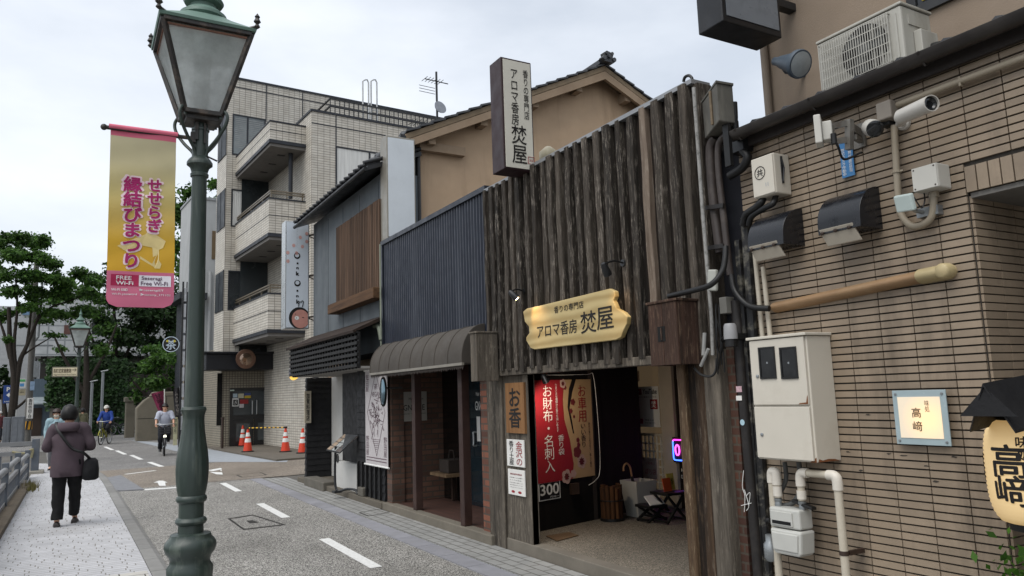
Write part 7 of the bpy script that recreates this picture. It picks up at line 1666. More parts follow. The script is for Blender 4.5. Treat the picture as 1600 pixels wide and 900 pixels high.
# ivy covered wall
IV = leafmat('ivy_leaf', '#14280f', '#2f4d22', .2); DLEAF = leafmat('dark_leaf', '#13240f', '#2d461e', .3); MLEAF = leafmat('mid_leaf', '#1d3a13', '#557832', .45); LLEAF = leafmat('light_leaf', '#234016', '#587a30', .35)
def leaves(mb, c, r, n, sz, rnd, shell=.55, flat=.0):
    c, r = Vector(c), Vector(r)
    for _ in range(n):
        d = Vector((rnd.gauss(0, 1), rnd.gauss(0, 1), rnd.gauss(0, 1))).normalized(); k = min(1.35, abs(rnd.gauss(.7, .28)))
        k *= .8+.45*noise.noise(d*2.3+c*.7)
        p = c+Vector((d.x*r.x, d.y*r.y, d.z*r.z))*k
        nrm = (d*.6+Vector((rnd.gauss(0, .6), rnd.gauss(0, .6), rnd.gauss(.5, .6)))).normalized(); u = nrm.cross(Vector((rnd.random()-.5, rnd.random()-.5, rnd.random()-.5))).normalized(); v = nrm.cross(u)
        s_ = sz*rnd.uniform(.6, 1.3); mb.add([p-u*s_, p+v*s_*.55, p+u*s_, p-v*s_*.5+nrm*s_*.2], [(0, 1, 2, 3)])
IY = 50
a, b, c_, d = rv(72, 563, 196, 690, IY)
t = thing('ivy_wall', 'concrete wall wrapped in dark green ivy behind the walking woman', 'wall', ((a+b)/2, IY, 0))
MB().box(a+.2, IY, -.1, b, IY+1, d-.3).build('concrete', M['concrete'], t)
rnd = random.Random(8); iv = MB()
for _ in range(9000):
    u = rnd.random(); z = rnd.random()**.8; x = a+(b-a)*u
    zz_ = d*(z) if not (x < a+.9 and z < .35) else d*.5
    if x < a+2.2 and zz_ < 1.9+rnd.gauss(0, .25): continue
    p = Vector((x+rnd.gauss(0, .05), IY-.08-abs(rnd.gauss(0, .18))-.25*max(0, noise.noise(Vector((x*.9, zz_*.9, 0)))), zz_+rnd.gauss(0, .06))); nrm = Vector((rnd.gauss(0, .5), -1, rnd.gauss(.4, .5))).normalized(); uu = nrm.cross(Vector((rnd.random()-.5, .1, rnd.random()-.5))).normalized(); vv = nrm.cross(uu); s_ = rnd.uniform(.06, .13)
    iv.add([p-uu*s_, p+vv*s_*.7, p+uu*s_, p-vv*s_*.7], [(0, 1, 2, 3)])
for k in range(40): leaves(iv, (a+(b-a)*rnd.random(), IY+.3, d+rnd.uniform(-.2, .1)), (.5, .5, .22), 50, .1, rnd)
iv.build('ivy', IV, t, flip=False)

# trees
BARK = mat('tree_bark', '#2c2620', .9, .3, scale=8, stretch=(1, 1, .25), bump=.5, bscale=20)
def tree(label, base, limbs, blobs, leafm, sz, seed, cat='tree', group=None, name='tree'):
    t = thing(name, label, cat, base, group=group); mb = MB()
    for pts, r0, r1 in limbs:
        n = len(pts); mb.tube([Vector(base)+Vector(p) for p in pts], [r0+(r1-r0)*i/(n-1) for i in range(n)], 8, smooth=4)
    mb.build('trunk', BARK, t, smooth=60)
    rnd = random.Random(seed); lf = MB()
    for c, r, n in blobs: leaves(lf, Vector(base)+Vector(c), r, n, sz, rnd)
    lf.build('crown', leafm, t, flip=False)
    return t
# left open-limbed tree: blobs in picture coordinates on its own depth plane
TYY = 42
def blobpx(base, lst, Y, dens, rndd, ry=1.1):
    out = []
    for x, y, rx, rz in lst:
        yy = Y+rndd.uniform(-1.5, 1.5); p = at(x, y, v=yy); k = (at(x+10, y, v=yy)-at(x, y, v=yy)).x/10
        out.append((p-Vector(base), (rx*k, max(rx, rz)*k*ry, rz*k), int(dens*rx*rz)))
    return out
rd = random.Random(21)
bs = Vector((-2.6, TYY, 0)); tp = lambda x, y: at(x, y, v=TYY)-bs
limbs = [([(0, 0, 0), tp(22, 600), tp(16, 545), tp(14, 480)], .16, .08), ([tp(22, 640), tp(30, 570), tp(42, 540), tp(58, 500), tp(66, 470)], .13, .04), ([tp(26, 590), tp(22, 540), tp(27, 480), tp(24, 430)], .1, .03), ([tp(42, 540), tp(48, 490), tp(50, 440)], .07, .03), ([tp(16, 560), tp(6, 520), tp(-5, 490)], .09, .03), ([tp(58, 500), tp(80, 480), tp(110, 470), tp(140, 455)], .06, .02), ([tp(36, 555), tp(58, 540), tp(84, 525)], .05, .02)]
cl = [(8, 375, 22, 14), (36, 378, 24, 16), (66, 380, 20, 16), (20, 400, 30, 16), (60, 402, 28, 16), (84, 412, 18, 12), (8, 430, 24, 16), (42, 428, 30, 14), (76, 436, 26, 14), (100, 440, 22, 10), (125, 428, 16, 8), (148, 432, 18, 8), (60, 458, 32, 12), (100, 462, 30, 11), (140, 455, 22, 9), (20, 455, 22, 10), (10, 490, 20, 12), (50, 482, 26, 8), (90, 490, 28, 9), (130, 482, 24, 9), (35, 508, 14, 6), (84, 524, 22, 6), (70, 502, 22, 6), (118, 508, 16, 6), (12, 530, 12, 7), (-12, 420, 20, 30), (155, 470, 14, 8)]
cl2 = [(x+rd.uniform(-18, 18), y+rd.uniform(-10, 9), rd.uniform(10, 20), rd.uniform(8, 13)) for x, y, _, _ in cl[:24] for _ in range(3) if y < 500]
tree('broad open limbed green tree at the left with branches spreading over the street', bs, limbs, blobpx(bs, cl+cl2, TYY, 1.15, rd), MLEAF, .095, 3, name='street_tree')
def bush_tree(label, px, cl, Y, dens, m, sz, seed, cat='tree', name='tree', group=None):
    p = at(px[0], px[1], v=Y); b = Vector((p.x, Y, 0)); rd = random.Random(seed)
    top = min(y for _, y, _, _ in cl); tz = at(px[0], top+15, v=Y).z
    return tree(label, b, [([(0, 0, 0), (.1, 0, tz*.4), (-.1, .1, tz*.8)], .25, .08), ([(.05, 0, tz*.35), (1.0, .1, tz*.6), (1.5, 0, tz*.8)], .12, .04), ([(.05, 0, tz*.3), (-1.0, .1, tz*.55), (-1.6, 0, tz*.72)], .12, .04)], blobpx(b, cl, Y, dens, rd), m, sz, seed, cat, group, name)
bush_tree('dark spreading tree behind the yellow banner', (175, 640), [(180, 420, 24, 16), (150, 440, 26, 12), (215, 440, 40, 30), (180, 470, 36, 20), (225, 490, 44, 26), (165, 505, 30, 16), (200, 530, 40, 18), (240, 540, 30, 22), (150, 540, 20, 10), (190, 555, 30, 12), (245, 470, 34, 40), (270, 500, 26, 44), (228, 505, 30, 26), (262, 545, 30, 26), (285, 470, 22, 40), (205, 515, 26, 14), (180, 450, 24, 12)], 52, .75, DLEAF, .17, 31)
bush_tree('tall green tree rising above the white building and behind the lamp post', (285, 640), [(300, 300, 26, 16), (335, 288, 16, 12), (278, 330, 24, 26), (300, 350, 34, 24), (268, 390, 24, 30), (255, 450, 26, 30), (290, 420, 26, 26), (345, 310, 12, 14), (240, 410, 14, 20)], 56, .75, MLEAF, .19, 32)
bush_tree('loose mid green tree in front of the white tiled office, behind the direction board', (130, 640), [(105, 448, 30, 14), (140, 462, 28, 14), (85, 470, 26, 12), (150, 490, 30, 16), (118, 492, 26, 12), (165, 515, 30, 18), (130, 528, 20, 10), (95, 545, 16, 8), (160, 548, 26, 14), (60, 495, 20, 9)], 49, .8, MLEAF, .11, 36)
bush_tree('bright round shrub tree overhanging the stone wall', (262, 640), [(255, 560, 30, 14), (232, 575, 26, 14), (275, 585, 26, 18), (245, 598, 26, 14), (222, 600, 20, 14), (262, 610, 26, 12), (240, 545, 24, 10), (280, 560, 20, 16), (215, 620, 12, 12)], 41.5, .9, MLEAF, .12, 33, name='shrub_tree')
bush_tree('very dark tree between the ivy wall and the stone wall', (190, 650), [(185, 590, 26, 18), (165, 610, 22, 18), (205, 620, 22, 20), (150, 585, 24, 12), (205, 575, 22, 14), (180, 630, 26, 14)], 54, .9, DLEAF, .17, 34)
bush_tree('low dark tree beyond the far buildings at the left edge', (5, 640), [(4, 585, 12, 16), (2, 615, 10, 16), (12, 600, 8, 10)], 60, .9, DLEAF, .2, 35)
# far-off tree bank behind everything on the right of the street
bk = MB(); rnd = random.Random(77)
for k in range(46): leaves(bk, (3+k*.9+rnd.uniform(-1, 1), 74+rnd.uniform(-3, 3), rnd.uniform(2, 8)), (2.6, 2.2, 2.4), 190, .3, rnd)
o = bk.build('far_tree_bank', DLEAF, flip=False); o['kind'] = 'stuff'
# buildings at the far left
BY_ = 58
t = thing('tiled_office', 'white tiled office building over a dark ground floor behind the left tree', 'building', at(120, 690, v=BY_))
a, b, c_, d = rv(57, 470, 230, 556, BY_); d = at(120, 497, v=BY_).z
MB().box(a, BY_, c_, b+3, BY_+12, d+1.5).build('tiled_wall', brick_mat('big_white_tile', '#b2b4b4', '#84888a', .95, .95, .05, off=0, rough=.5, bump=.1, col2=hx('#abaeae')), t)
MB().box(a+.3, BY_+.5, -.1, b+3, BY_+12, c_-.001).build('ground_floor', mat('brown_ground_floor', '#2b2723', .6, .3), t)
p0, p1, p2, p3 = rv(73, 556, 84, 600, BY_+.45); MB().box(p0, BY_+.3, 0, p1, BY_+.6, c_-.002).build('pillar', M['concrete'], t)
p0, p1, p2, p3 = rv(100, 508, 115, 522, BY_-.05); MB().box(p0, BY_-.06, p2, p1, BY_-.005, p3).build('vent_panel', mat('brown_panel', '#5d3f38', .6), t)
p0, p1, p2, p3 = rv(144, 498, 158, 522, BY_-.05); MB().box(p0, BY_-.06, p2, p1+.6, BY_-.005, p3).build('window', M['dark_glass'], t)
BYY = 66
t = thing('pale_block', 'pale grey plain building with a blue window at the left behind the tree limbs', 'building', at(20, 690, v=BYY))
a, b, c_, d = rv(-60, 478, 56, 600, BYY)
MB().box(a-8, BYY, -.1, b, BYY+10, d).build('wall', mat('pale_block_wall', '#a3a5a6', .85, .1), t)
p0, p1, p2, p3 = rv(35, 478, 48, 492, BYY-.05); MB().box(p0, BYY-.1, p2, p1, BYY-.005, p3).build('window', mat('blue_window', '#5b7690', .2), t)
t = thing('shop_house', 'blue grey shop house with a corrugated pent roof beside the ivy wall', 'house', at(62, 690, v=56))
a, b, c_, d = rv(48, 592, 75, 684, 55); MB().box(a, 55, -.1, b+.6, 58, d).build('walls', mat('blue_grey_sheet', '#4f5d68', .6, .15, stretch=(1, 1, .1), scale=20), t)
z_ = at(60, 632, v=54).z; MB().prism([(a-.2, 54, z_), (b+.3, 54, z_), (b+.3, 55, z_+.4), (a-.2, 55, z_+.4)], (0, 0, .06)).build('pent_roof', mat('pent_roof_metal', '#7d8689', .5), t)
MB().box(a+.1, 54.95, 0, b-.3, 54.99, z_-.2).build('shopfront', mat('shop_dark_brown', '#33271f', .6, .4, scale=1.5), t)
solo(MB().box(-9, 70, 0, -2.6, 71, 3.2), 'garden_fence', mat('old_brown_fence', '#4b4034', .8, .3), 'long brown fence at the far left end of the street', 'fence')

# signs, pole at left
def pole_sign(name, label, rect, Y, m, deep=.06, cat='sign'):
    a, b, c_, d = rv(*rect, Y); t = thing(name, label, cat, ((a+b)/2, Y, c_)); MB().box(a, Y, c_, b, Y+deep, d).build('board', m, t, bevel=.01); return t, a, b, c_, d
SYY = 46
t, a, b, c_, d = pole_sign('parking_sign', 'blue parking sign with a white P and a left arrow at the far left', (5, 602, 28, 630), SYY, mat('sign_blue', '#1d3f7d', .5, .06))
w_, h_ = b-a, d-c_; F = lambda fx, fz: Vector((a+fx*w_, SYY-.006, c_+fz*h_))
MB().text('P', F(.33, .78), .2*w_, .22*h_, EX, bold=.05).poly([F(.2, .46), F(.42, .6), F(.42, .53), F(.7, .53), F(.84, .44), F(.87, .27), F(.75, .27), F(.72, .38), F(.65, .41), F(.42, .41), F(.42, .32)]).text('お客様駐車場', F(.5, .1), .8*w_, .07*h_, EX, bold=.02).build('lettering', M['white'], t)
MB().text('満空', F(.72, .78), .28*w_, .14*h_, EX, bold=.05).build('red_lettering', mat('sign_red', '#a65a58', .6), t)
MB().tube([((a+b)/2+.2, SYY+.1, 0), ((a+b)/2+.2, SYY+.1, d)], .09, 8).build('post', M['white'], t)
t, a, b, c_, d = pole_sign('shop_sign', 'small white shop sign with a green band left of the utility pole', (29, 592, 40, 606), 48, M['paper']); w_, h_ = b-a, d-c_
MB().box(a+.02, 47.99, c_+.68*h_, b-.02, 47.997, d-.02).build('green_band', mat('sign_green', '#4e9a5e', .5), t); MB().box(a+.06, 47.99, c_+.15*h_, b-.06, 47.997, c_+.5*h_).build('blue_band', mat('sign_cyan', '#4f86b5', .5), t)
t2, a2, b2, c2, d2 = pole_sign('shop_sign', 'cream lower shop sign under the green banded sign', (28, 608, 40, 618), 48.1, mat('cream_sign_b', '#a79d83', .6)); MB().text('営業中', ((a2+b2)/2, 48.096, (c2+d2)/2), .6*(b2-a2), .25*(d2-c2), EX).build('lettering', M['ink'], t2)
UY = 45
t = thing('utility_pole', 'grey concrete utility pole with a yellow and black guard at its foot', 'utility pole', at(46, 690, v=UY)); px_ = at(47, 600, v=UY).x
MB().lathe([(.16, 0), (.12, 9)], (px_, UY, 0), 12).build('pole', mat('pole_concrete', '#5e5c58', .8, .15), t, smooth=50)
z0, z1 = at(46, 671, v=UY).z, at(46, 658, v=UY).z
gy, gk = MB(), MB()
for k in range(12):
    aa, ab = 2*math.pi*k/12, 2*math.pi*(k+1)/12
    (gy if k % 2 else gk).add([(px_+.19*math.cos(q_+s_*.25), UY+.19*math.sin(q_+s_*.25), z0+(z1-z0)*s_) for s_ in (0, 1) for q_ in (aa, ab)], [(0, 1, 3, 2)])
gy.build('yellow_guard', mat('guard_yellow', '#c08a1d', .6), t); gk.build('black_guard', M['black'], t)
z_ = at(48, 540, v=UY).z; MB().bar((px_-.8, UY, z_), (px_+.9, UY, z_), .08).tube([(px_+.1, UY, 5), (px_+.25, UY-.2, 5.2), (px_+.3, UY-.25, 8)], .05, 7).box(px_+.12, UY-.3, 3.2, px_+.35, UY-.1, 4.0).build('fittings', M['grey_metal'], t)
t, a, b, c_, d = pole_sign('pole_sign', 'narrow white vertical sign with black characters hung on the utility pole', (42, 622, 52, 654), UY-.25, M['paper'])
MB().text('香林坊', ((a+b)/2, UY-.255, c_+.72*(d-c_)), .55*(b-a), .48*(d-c_), EX, bold=.02, vert=True).text('四丁目', ((a+b)/2, UY-.255, c_+.24*(d-c_)), .55*(b-a), .4*(d-c_), EX, bold=.02, vert=True).build('lettering', M['ink'], t)
t, a, b, c_, d = pole_sign('round_plate', 'small blue and white round plate high on the utility pole', (47, 596, 54, 610), UY-.3, mat('plate_blue_white', '#8ba3bd', .6, .4, scale=6))

# grey cabinets behind the fence, canal fence
FEN = mat('fence_grey_blue', '#545a62', .5, .15, dirt='#7d766a', damt=.35, dscale=4); FWOOD = mat('fence_rail', '#7a7b7c', .6, .15, dirt='#55504a', damt=.4)
for lab, r_, Y in (('broad grey steel cabinet beyond the canal fence', (17, 651, 37, 705), 40), ('smaller grey steel cabinet left of the broad one beyond the canal fence', (4, 652, 16, 690), 41)):
    a, b, c_, d = rv(*r_, Y); t = thing('steel_cabinet', lab, 'cabinet', ((a+b)/2, Y, 0)); MB().box(a, Y, 0, b, Y+.9, d).build('case', mat('cabinet_grey', '#5f6368', .5, .1), t, bevel=.02); MB().box(a+.05, Y-.012, .1, (a+b)/2-.01, Y-.001, d-.1).box((a+b)/2+.01, Y-.012, .1, b-.05, Y-.001, d-.1).build('door', mat('cabinet_door', '#666a6f', .5), t)
t = thing('canal_fence', 'grey blue metal fence with slanted top rails along the canal side of the white pavement', 'fence', (-.85, 14, .1))
fx = -.93; ps = []
for xb, yb_, yt in ((3, 826, 728), (24, 789, 711), (40, 763, 706)):
    yv = (xb, yb_); p = at(xb, yb_, u=fx); ps.append((p.y, at(xb, yt, u=fx).z))
ps = [(ps[0][0]-(ps[1][0]-ps[0][0]), ps[0][1]), (ps[0][0], ps[0][1])]+ps[1:]
ps = [(ps[1][0]-2.6*k, ps[1][1]) for k in (3, 2, 1)]+ps[1:]
fb = .02
for y, zt_ in ps: MB().box(fx-.05, y-.05, -.6, fx+.05, y+.05, zt_).build('post', FEN, t, bevel=.008)
for (y0, z0), (y1, z1) in zip(ps[:-1], ps[1:]):
    r_ = MB(); zt_ = min(z0, z1)
    r_.tube([(fx, y0+.05, zt_-.12), (fx, y1-.05, zt_-.12)], .05, 10).bar((fx, y0+.05, zt_-.34), (fx, y1-.05, zt_-.34), .05, .07).bar((fx, y0+.05, .12), (fx, y1-.05, .12), .05, .08); r_.build('rail', FWOOD, t, smooth=50)
    n = max(3, int((y1-y0)/.16)); r_ = MB()
    for k in range(1, n): yy = y0+(y1-y0)*k/n; r_.bar((fx, yy, .1), (fx, yy, zt_-.34), .035)
    r_.build('infill_bars', FEN, t)
struct(MB().box(-1.15, -8, -.6, -.74, 19.0, .10), 'canal_kerb', mat('canal_kerb_concrete', '#63594b', .92, .2, bump=.4, dirt='#38322a', damt=.6))
tp = MB(); rnd = random.Random(4)
for _ in range(140):
    p = Vector((-.72+rnd.gauss(0, .05), 18.2+rnd.gauss(0, .35), .03)); tp.add([p, p+Vector((rnd.gauss(0, .03), rnd.gauss(0, .03), rnd.uniform(.08, .2))), p+Vector((.015, 0, 0))], [(0, 1, 2)])
o = tp.build('kerb_grass', leafmat('dry_grass', '#4f4a2c', '#7c7648'), flip=False); o['kind'] = 'stuff'
t = thing('bridge_fence', 'grey metal fence crossing to the left with a broad end post on a stone foot', 'fence', (-.7, 24.5, 0))
p = at(55, 738, z=.06); yv = p.y; zt_ = at(55, 686, v=yv).z; u0, u1, _, _ = rv(49, 686, 61, 738, yv)
MB().box(u0, yv, .08, u1, yv+.25, zt_).build('end_post', FEN, t, bevel=.01); MB().box(u0-.15, yv-.12, -.1, u1+.12, yv+.4, .1).build('stone_foot', M['concrete'], t, bevel=.02)
r_ = MB()
for y_ in (694, 709): z = at(30, y_, v=yv).z; r_.bar((-9, yv+.1, z), (u0, yv+.1, z), .08, .1)
r_.build('rail', FWOOD, t); r_ = MB(); zz_ = at(30, 709, v=yv).z
for k in range(38): x = u0-.2-k*.22; r_.bar((x, yv+.1, .1), (x, yv+.1, zz_), .04)
r_.build('infill_bars', FEN, t)
MB().tube([(u0-.4, yv-.05, zt_-.28), (u0-.15, yv-.08, zt_-.33), (u0+.02, yv-.06, zt_-.24), (u0+.0, yv-.05, zt_-.45)], .03, 6, smooth=3).build('rope', mat('rope', '#8a8468', .9), t)
struct(MB().poly([(-40, -10, -1.4), (-1.16, -10, -1.4), (-1.16, 23, -1.4), (-40, 23, -1.4)]), 'canal_water', mat('canal_water', '#1f2622', .08, .2))
solo(MB().box(-1.25, -8, -1.6, -1.152, 24, .02), 'canal_wall', M['dark_concrete'], 'concrete retaining wall of the canal under the fence', 'wall')
# ------------------------------------------------------------------ people and bicycles
def skin_body(joints, edges, root):
    me = bpy.data.meshes.new('skeleton'); names = list(joints); idx = {n: i for i, n in enumerate(names)}
    me.from_pydata([joints[n][0] for n in names], [(idx[a], idx[b]) for a, b in edges], [])
    o = bpy.data.objects.new('skeleton', me); COL.objects.link(o)
    sm = o.modifiers.new('skin', 'SKIN'); sm.use_smooth_shade = True
    for n in names:
        d = me.skin_vertices[0].data[idx[n]]; r = joints[n][1]; d.radius = r if isinstance(r, tuple) else (r, r); d.use_root = (n == root)
    sb = o.modifiers.new('sub', 'SUBSURF'); sb.levels = sb.render_levels = 1
    dg = bpy.context.evaluated_depsgraph_get(); out = bpy.data.meshes.new_from_object(o.evaluated_get(dg))
    bpy.data.objects.remove(o); return out
def meshobj(name, me, m, root):
    me.materials.clear(); me.materials.append(m); o = bpy.data.objects.new(name, me); COL.objects.link(o); o.parent = root
    for p in me.polygons: p.use_smooth = True
    return o
CLOTHN = lambda p, k: noise.noise(Vector(p)*k)
def person(label, loc, rz, h, top, trousers, hair, pose, skin=None, hairm=None, shoes=None, jacket=1.0, hem=.0, sleeve=1.0, hood=False, face=True, mask=None, cap=None, glasses=False, longhair=False, fold=.012, hips=1.0):
    s = h/1.7; t = thing('person', label, 'person', loc, rz)
    V3 = lambda a: Vector(a)*s
    J = dict(pelvis=(0, 0, .93), chest=(0, 0, 1.26), neck=(0, .0, 1.43), head=(0, .02, 1.53), crown=(0, .015, 1.62))
    for q, sg in (('L', -1), ('R', 1)):
        J.update({'sh'+q: (sg*.175, 0, 1.38), 'el'+q: (sg*.23, -.02, 1.1), 'wr'+q: (sg*.235, .05, .86), 'hip'+q: (sg*.085, 0, .9), 'kn'+q: (sg*.09, .03, .5), 'an'+q: (sg*.09, 0, .085), 'toe'+q: (sg*.1, .16, .03)})
    J.update(pose); J = {k: V3(v) for k, v in J.items()}
    rdx = dict(pelvis=(.12, .1), chest=(.125, .09), neck=.052, head=.078, crown=.07)
    jt = {k: (J[k], tuple(x*s for x in r) if isinstance(r, tuple) else r*s) for k, r in rdx.items()}
    ed = [('pelvis', 'chest'), ('chest', 'neck'), ('neck', 'head'), ('head', 'crown')]
    for q in 'LR':
        for n, r in (('sh', .058), ('el', .04), ('wr', .026), ('hip', .085), ('kn', .058), ('an', .038), ('toe', .035)): jt[n+q] = (J[n+q], r*s)
        ed += [('chest', 'sh'+q), ('sh'+q, 'el'+q), ('el'+q, 'wr'+q), ('pelvis', 'hip'+q), ('hip'+q, 'kn'+q), ('kn'+q, 'an'+q), ('an'+q, 'toe'+q)]
        d = (J['wr'+q]-J['el'+q]).normalized(); sd = d.cross(J['kn'+q]-J['hip'+q]).normalized() if d.cross(J['kn'+q]-J['hip'+q]).length > .01 else EX
        pm = J['wr'+q]+d*.075*s; jt['palm'+q] = (pm, (.034*s, .02*s)); ed.append(('wr'+q, 'palm'+q)); nn = sd.cross(d)
        for k, (off, ln) in enumerate(((-.027, .06), (-.009, .075), (.009, .08), (.027, .068))):
            a_ = pm+sd*off*s+d*ln*.45*s; b_ = pm+sd*off*s*1.1+d*ln*.8*s-nn*.022*s
            jt[f'f{k}{q}'] = (a_, .0095*s); jt[f'g{k}{q}'] = (b_, .0085*s); ed += [('palm'+q, f'f{k}{q}'), (f'f{k}{q}', f'g{k}{q}')]
        tb_ = J['wr'+q]+d*.035*s-sd*.04*s-nn*.01*s; jt['th'+q] = (tb_, .011*s); jt['ti'+q] = (tb_+d*.04*s-sd*.012*s-nn*.015*s, .0095*s); ed += [('wr'+q, 'th'+q), ('th'+q, 'ti'+q)]
    body = skin_body(jt, ed, 'pelvis')
    meshobj('body', body, skin or M['skin'], t)
    hd = J['head'].lerp(J['crown'], .45); up = (J['crown']-J['neck']).normalized()
    fw = Vector(pose.get('look', (0, 1, 0))).normalized(); rt_ = fw.cross(up).normalized(); fw = up.cross(rt_).normalized()
    def build(mb, n, m, par=t, **k): return mb.build(n, m, par, local=True, **k)
    # hair shell
    hm = hairm or M['hair']; mb = MB(); rings = []
    H = lambda x, y, z: hd+rt_*x*s+fw*y*s+up*z*s
    for i in range(10):
        th = i/9; a_ = math.pi*(.02+th*.72)
        ring = []
        for k in range(18):
            ph = 2*math.pi*k/18; x, y = math.cos(ph)*math.sin(a_), math.sin(ph)*math.sin(a_)
            front = max(0, math.sin(ph)); zz_ = math.cos(a_)
            if face and zz_ < .42 and front > .25: zz_ = .42+(zz_-.42)*.12; 
            rr_ = 1.0+.09*CLOTHN((x*3, y*3, zz_*3+loc[1]), 1.5)+.05*CLOTHN((x*9, y*9, zz_*4), 1.5)
            ring.append(H(x*.102*rr_*hair, (y*.118-.012)*rr_*hair, zz_*.125*rr_*hair+.02))
        rings.append(ring)
    mb.ring_loft(rings); build(mb, 'hair', hm, smooth=70)
    if face:
        fm = MB().sphere(H(0, .083, -.02), (.012*s, .016*s, .02*s), 8, 6); build(fm, 'nose', skin or M['skin'], smooth=60)
        ey = MB()
        for sg in (-1, 1): ey.sphere(H(sg*.033, .075, .012), (.012*s, .008*s, .007*s), 8, 5)
        build(ey, 'eyes', M['ink'], smooth=60)
        build(MB().bar(H(-.022, .08, -.058), H(.022, .08, -.058), .008*s), 'mouth', mat('lip', '#8b4f45', .5))
        build(MB().sphere(H(-.08, .0, -.01), (.01*s, .02*s, .03*s), 8, 6).sphere(H(.08, .0, -.01), (.01*s, .02*s, .03*s), 8, 6), 'ears', skin or M['skin'], smooth=60)
    else:
        build(MB().sphere(H(-.083, .0, -.02), (.012*s, .02*s, .03*s), 8, 6).sphere(H(.083, .0, -.02), (.012*s, .02*s, .03*s), 8, 6), 'ears', skin or M['skin'], smooth=60)
    if mask: build(MB().sphere(H(0, .035, -.055), (.07*s, .06*s, .052*s), 14, 10), 'face_mask', mask, smooth=60)
    if glasses:
        g_ = MB()
        for sg in (-1, 1): g_.tube([H(sg*.034+math.cos(k*math.pi/8)*.026, .092, .012+math.sin(k*math.pi/8)*.02) for k in range(17)], .0035*s, 5)
        build(g_, 'glasses', M['black'])
    if cap:
        mb = MB(); rings = []
        for i in range(7):
            a_ = math.pi/2*(.03+.97*i/6); rings.append([H(math.cos(ph)*math.sin(a_)*.112, math.sin(ph)*math.sin(a_)*.126-.008, math.cos(a_)*.115+.045) for ph in [2*math.pi*k/18 for k in range(18)]])
        mb.ring_loft(rings); mb.prism([H(-.08, .08, .05), H(.08, .08, .05), H(.055, .175, .035), (H(-.055, .175, .035))], up*.012*s); build(mb, 'cap', cap, smooth=60)
    # top: rings along pelvis > chest > neck
    mb = MB(); rings = []
    prof = [(-.42-hem, .165, .125), (-.3-hem*.5, .175, .135), (0, .165, .13), (.3, .16, .125), (.62, .17, .125), (.85, .18, .12), (1.0, .185, .11), (1.22, .15, .095), (1.38, .085, .07), (1.48, .06, .058)]
    P0, P1, P2 = J['pelvis'], J['chest'], J['neck']
    def spine(k): return P0.lerp(P1, k) if k <= 1 else P1.lerp(P2, (k-1)/.5)
    sx_ = (J['shR']-J['shL']).normalized()
    for k, rx, ry in prof:
        c = spine(k); d = (spine(k+.05)-spine(k-.05)).normalized(); yv_ = d.cross(sx_).normalized()*-1
        jr = jacket if k < 1.2 else 1+(jacket-1)*.4
        ring = []
        for j in range(24):
            a_ = 2*math.pi*j/24; f_ = 1+fold*6*CLOTHN((math.cos(a_)*2, math.sin(a_)*2, c.z*4+loc[1]), 1.3)
            ring.append(c+sx_*math.cos(a_)*rx*s*jr*f_+yv_*math.sin(a_)*ry*s*jr*f_)
        rings.append(ring)
    mb.ring_loft(rings)
    for q in 'LR':
        a_, b_, c_ = J['sh'+q], J['el'+q], J['wr'+q]; e_ = b_.lerp(c_, sleeve if sleeve <= 1 else 1)
        if sleeve >= 1: pts = [spine(1.1).lerp(a_, .55), a_, a_.lerp(b_, .5), b_, b_.lerp(c_, .5), c_]; rr_ = [.09, .082, .07, .062, .055, .044]
        else: pts = [spine(1.1).lerp(a_, .55), a_, a_.lerp(b_, .5), a_.lerp(b_, .85)]; rr_ = [.09, .082, .074, .07]
        mb.tube(pts, [r*s*(.6+.4*jacket) for r in rr_], 12, smooth=4)
    if hood:
        nk = J['neck']; mb.ring_loft([[nk+rt_*math.cos(a_)*rx*s+fw*(math.sin(a_)*ry-.045-o_)*s+up*z*s for a_ in [2*math.pi*k/20 for k in range(20)]] for rx, ry, z, o_ in ((.06, .06, -.1, .02), (.13, .1, -.1, .05), (.155, .12, -.05, .045), (.15, .115, .0, .03), (.12, .1, .03, .015), (.085, .085, .02, .0), (.07, .07, -.03, 0))])
    for v in mb.v:
        n_ = CLOTHN(v+Vector((loc[0], loc[1], 0)), 9/s); v += Vector((CLOTHN(v, 14), n_, 0))*fold*s*.6
    o_top = build(mb, 'jacket' if sleeve >= 1 else 'shirt', top, smooth=80)
    # trousers
    mb = MB()
    for q in 'LR':
        hp, kn, an = J['hip'+q], J['kn'+q], J['an'+q]
        mb.tube([P0.lerp(hp, .6)+EZ*.05*s, hp+EZ*-.02*s, hp.lerp(kn, .5), kn, kn.lerp(an, .5), an.lerp(kn, .03)], [.115*s*hips, .107*s*hips, .092*s*hips, .076*s*hips, .07*s*hips, .064*s*hips], 14, smooth=4)
    for v in mb.v: v += Vector((CLOTHN(v, 11), CLOTHN(v+EX, 11), 0))*.02*s
    mb.sphere(P0, (.16*s*hips, .125*s*hips, .14*s), 16, 10); build(mb, 'trousers', trousers, smooth=80)
    sh = MB()
    for q in 'LR':
        an, te = J['an'+q], J['toe'+q]; d = (te-an); d.z = 0; d.normalize(); sdv = Vector((d.y, -d.x, 0)); tilt = (te-an)
        heel = an-d*.06*s; heel.z = te.z+(an.z-.085*s if an.z > .12*s else 0)
        rings = []
        for k, w_, hh_ in ((-.0, .03, .05), (.03, .04, .075), (.1, .042, .08), (.17, .048, .06), (.23, .046, .045), (.265, .025, .028)):
            c = heel+d*k*s; c.z = heel.z+(te.z-heel.z)*min(1, k/.22)-.03*s
            rings.append([c+sdv*math.cos(a_)*w_*s+EZ*(max(0, math.sin(a_))*hh_*s+ .004) for a_ in [2*math.pi*j/12 for j in range(12)]])
        sh.ring_loft(rings)
    build(sh, 'shoes', shoes or M['black'], smooth=60)
    return t, J, s, o_top
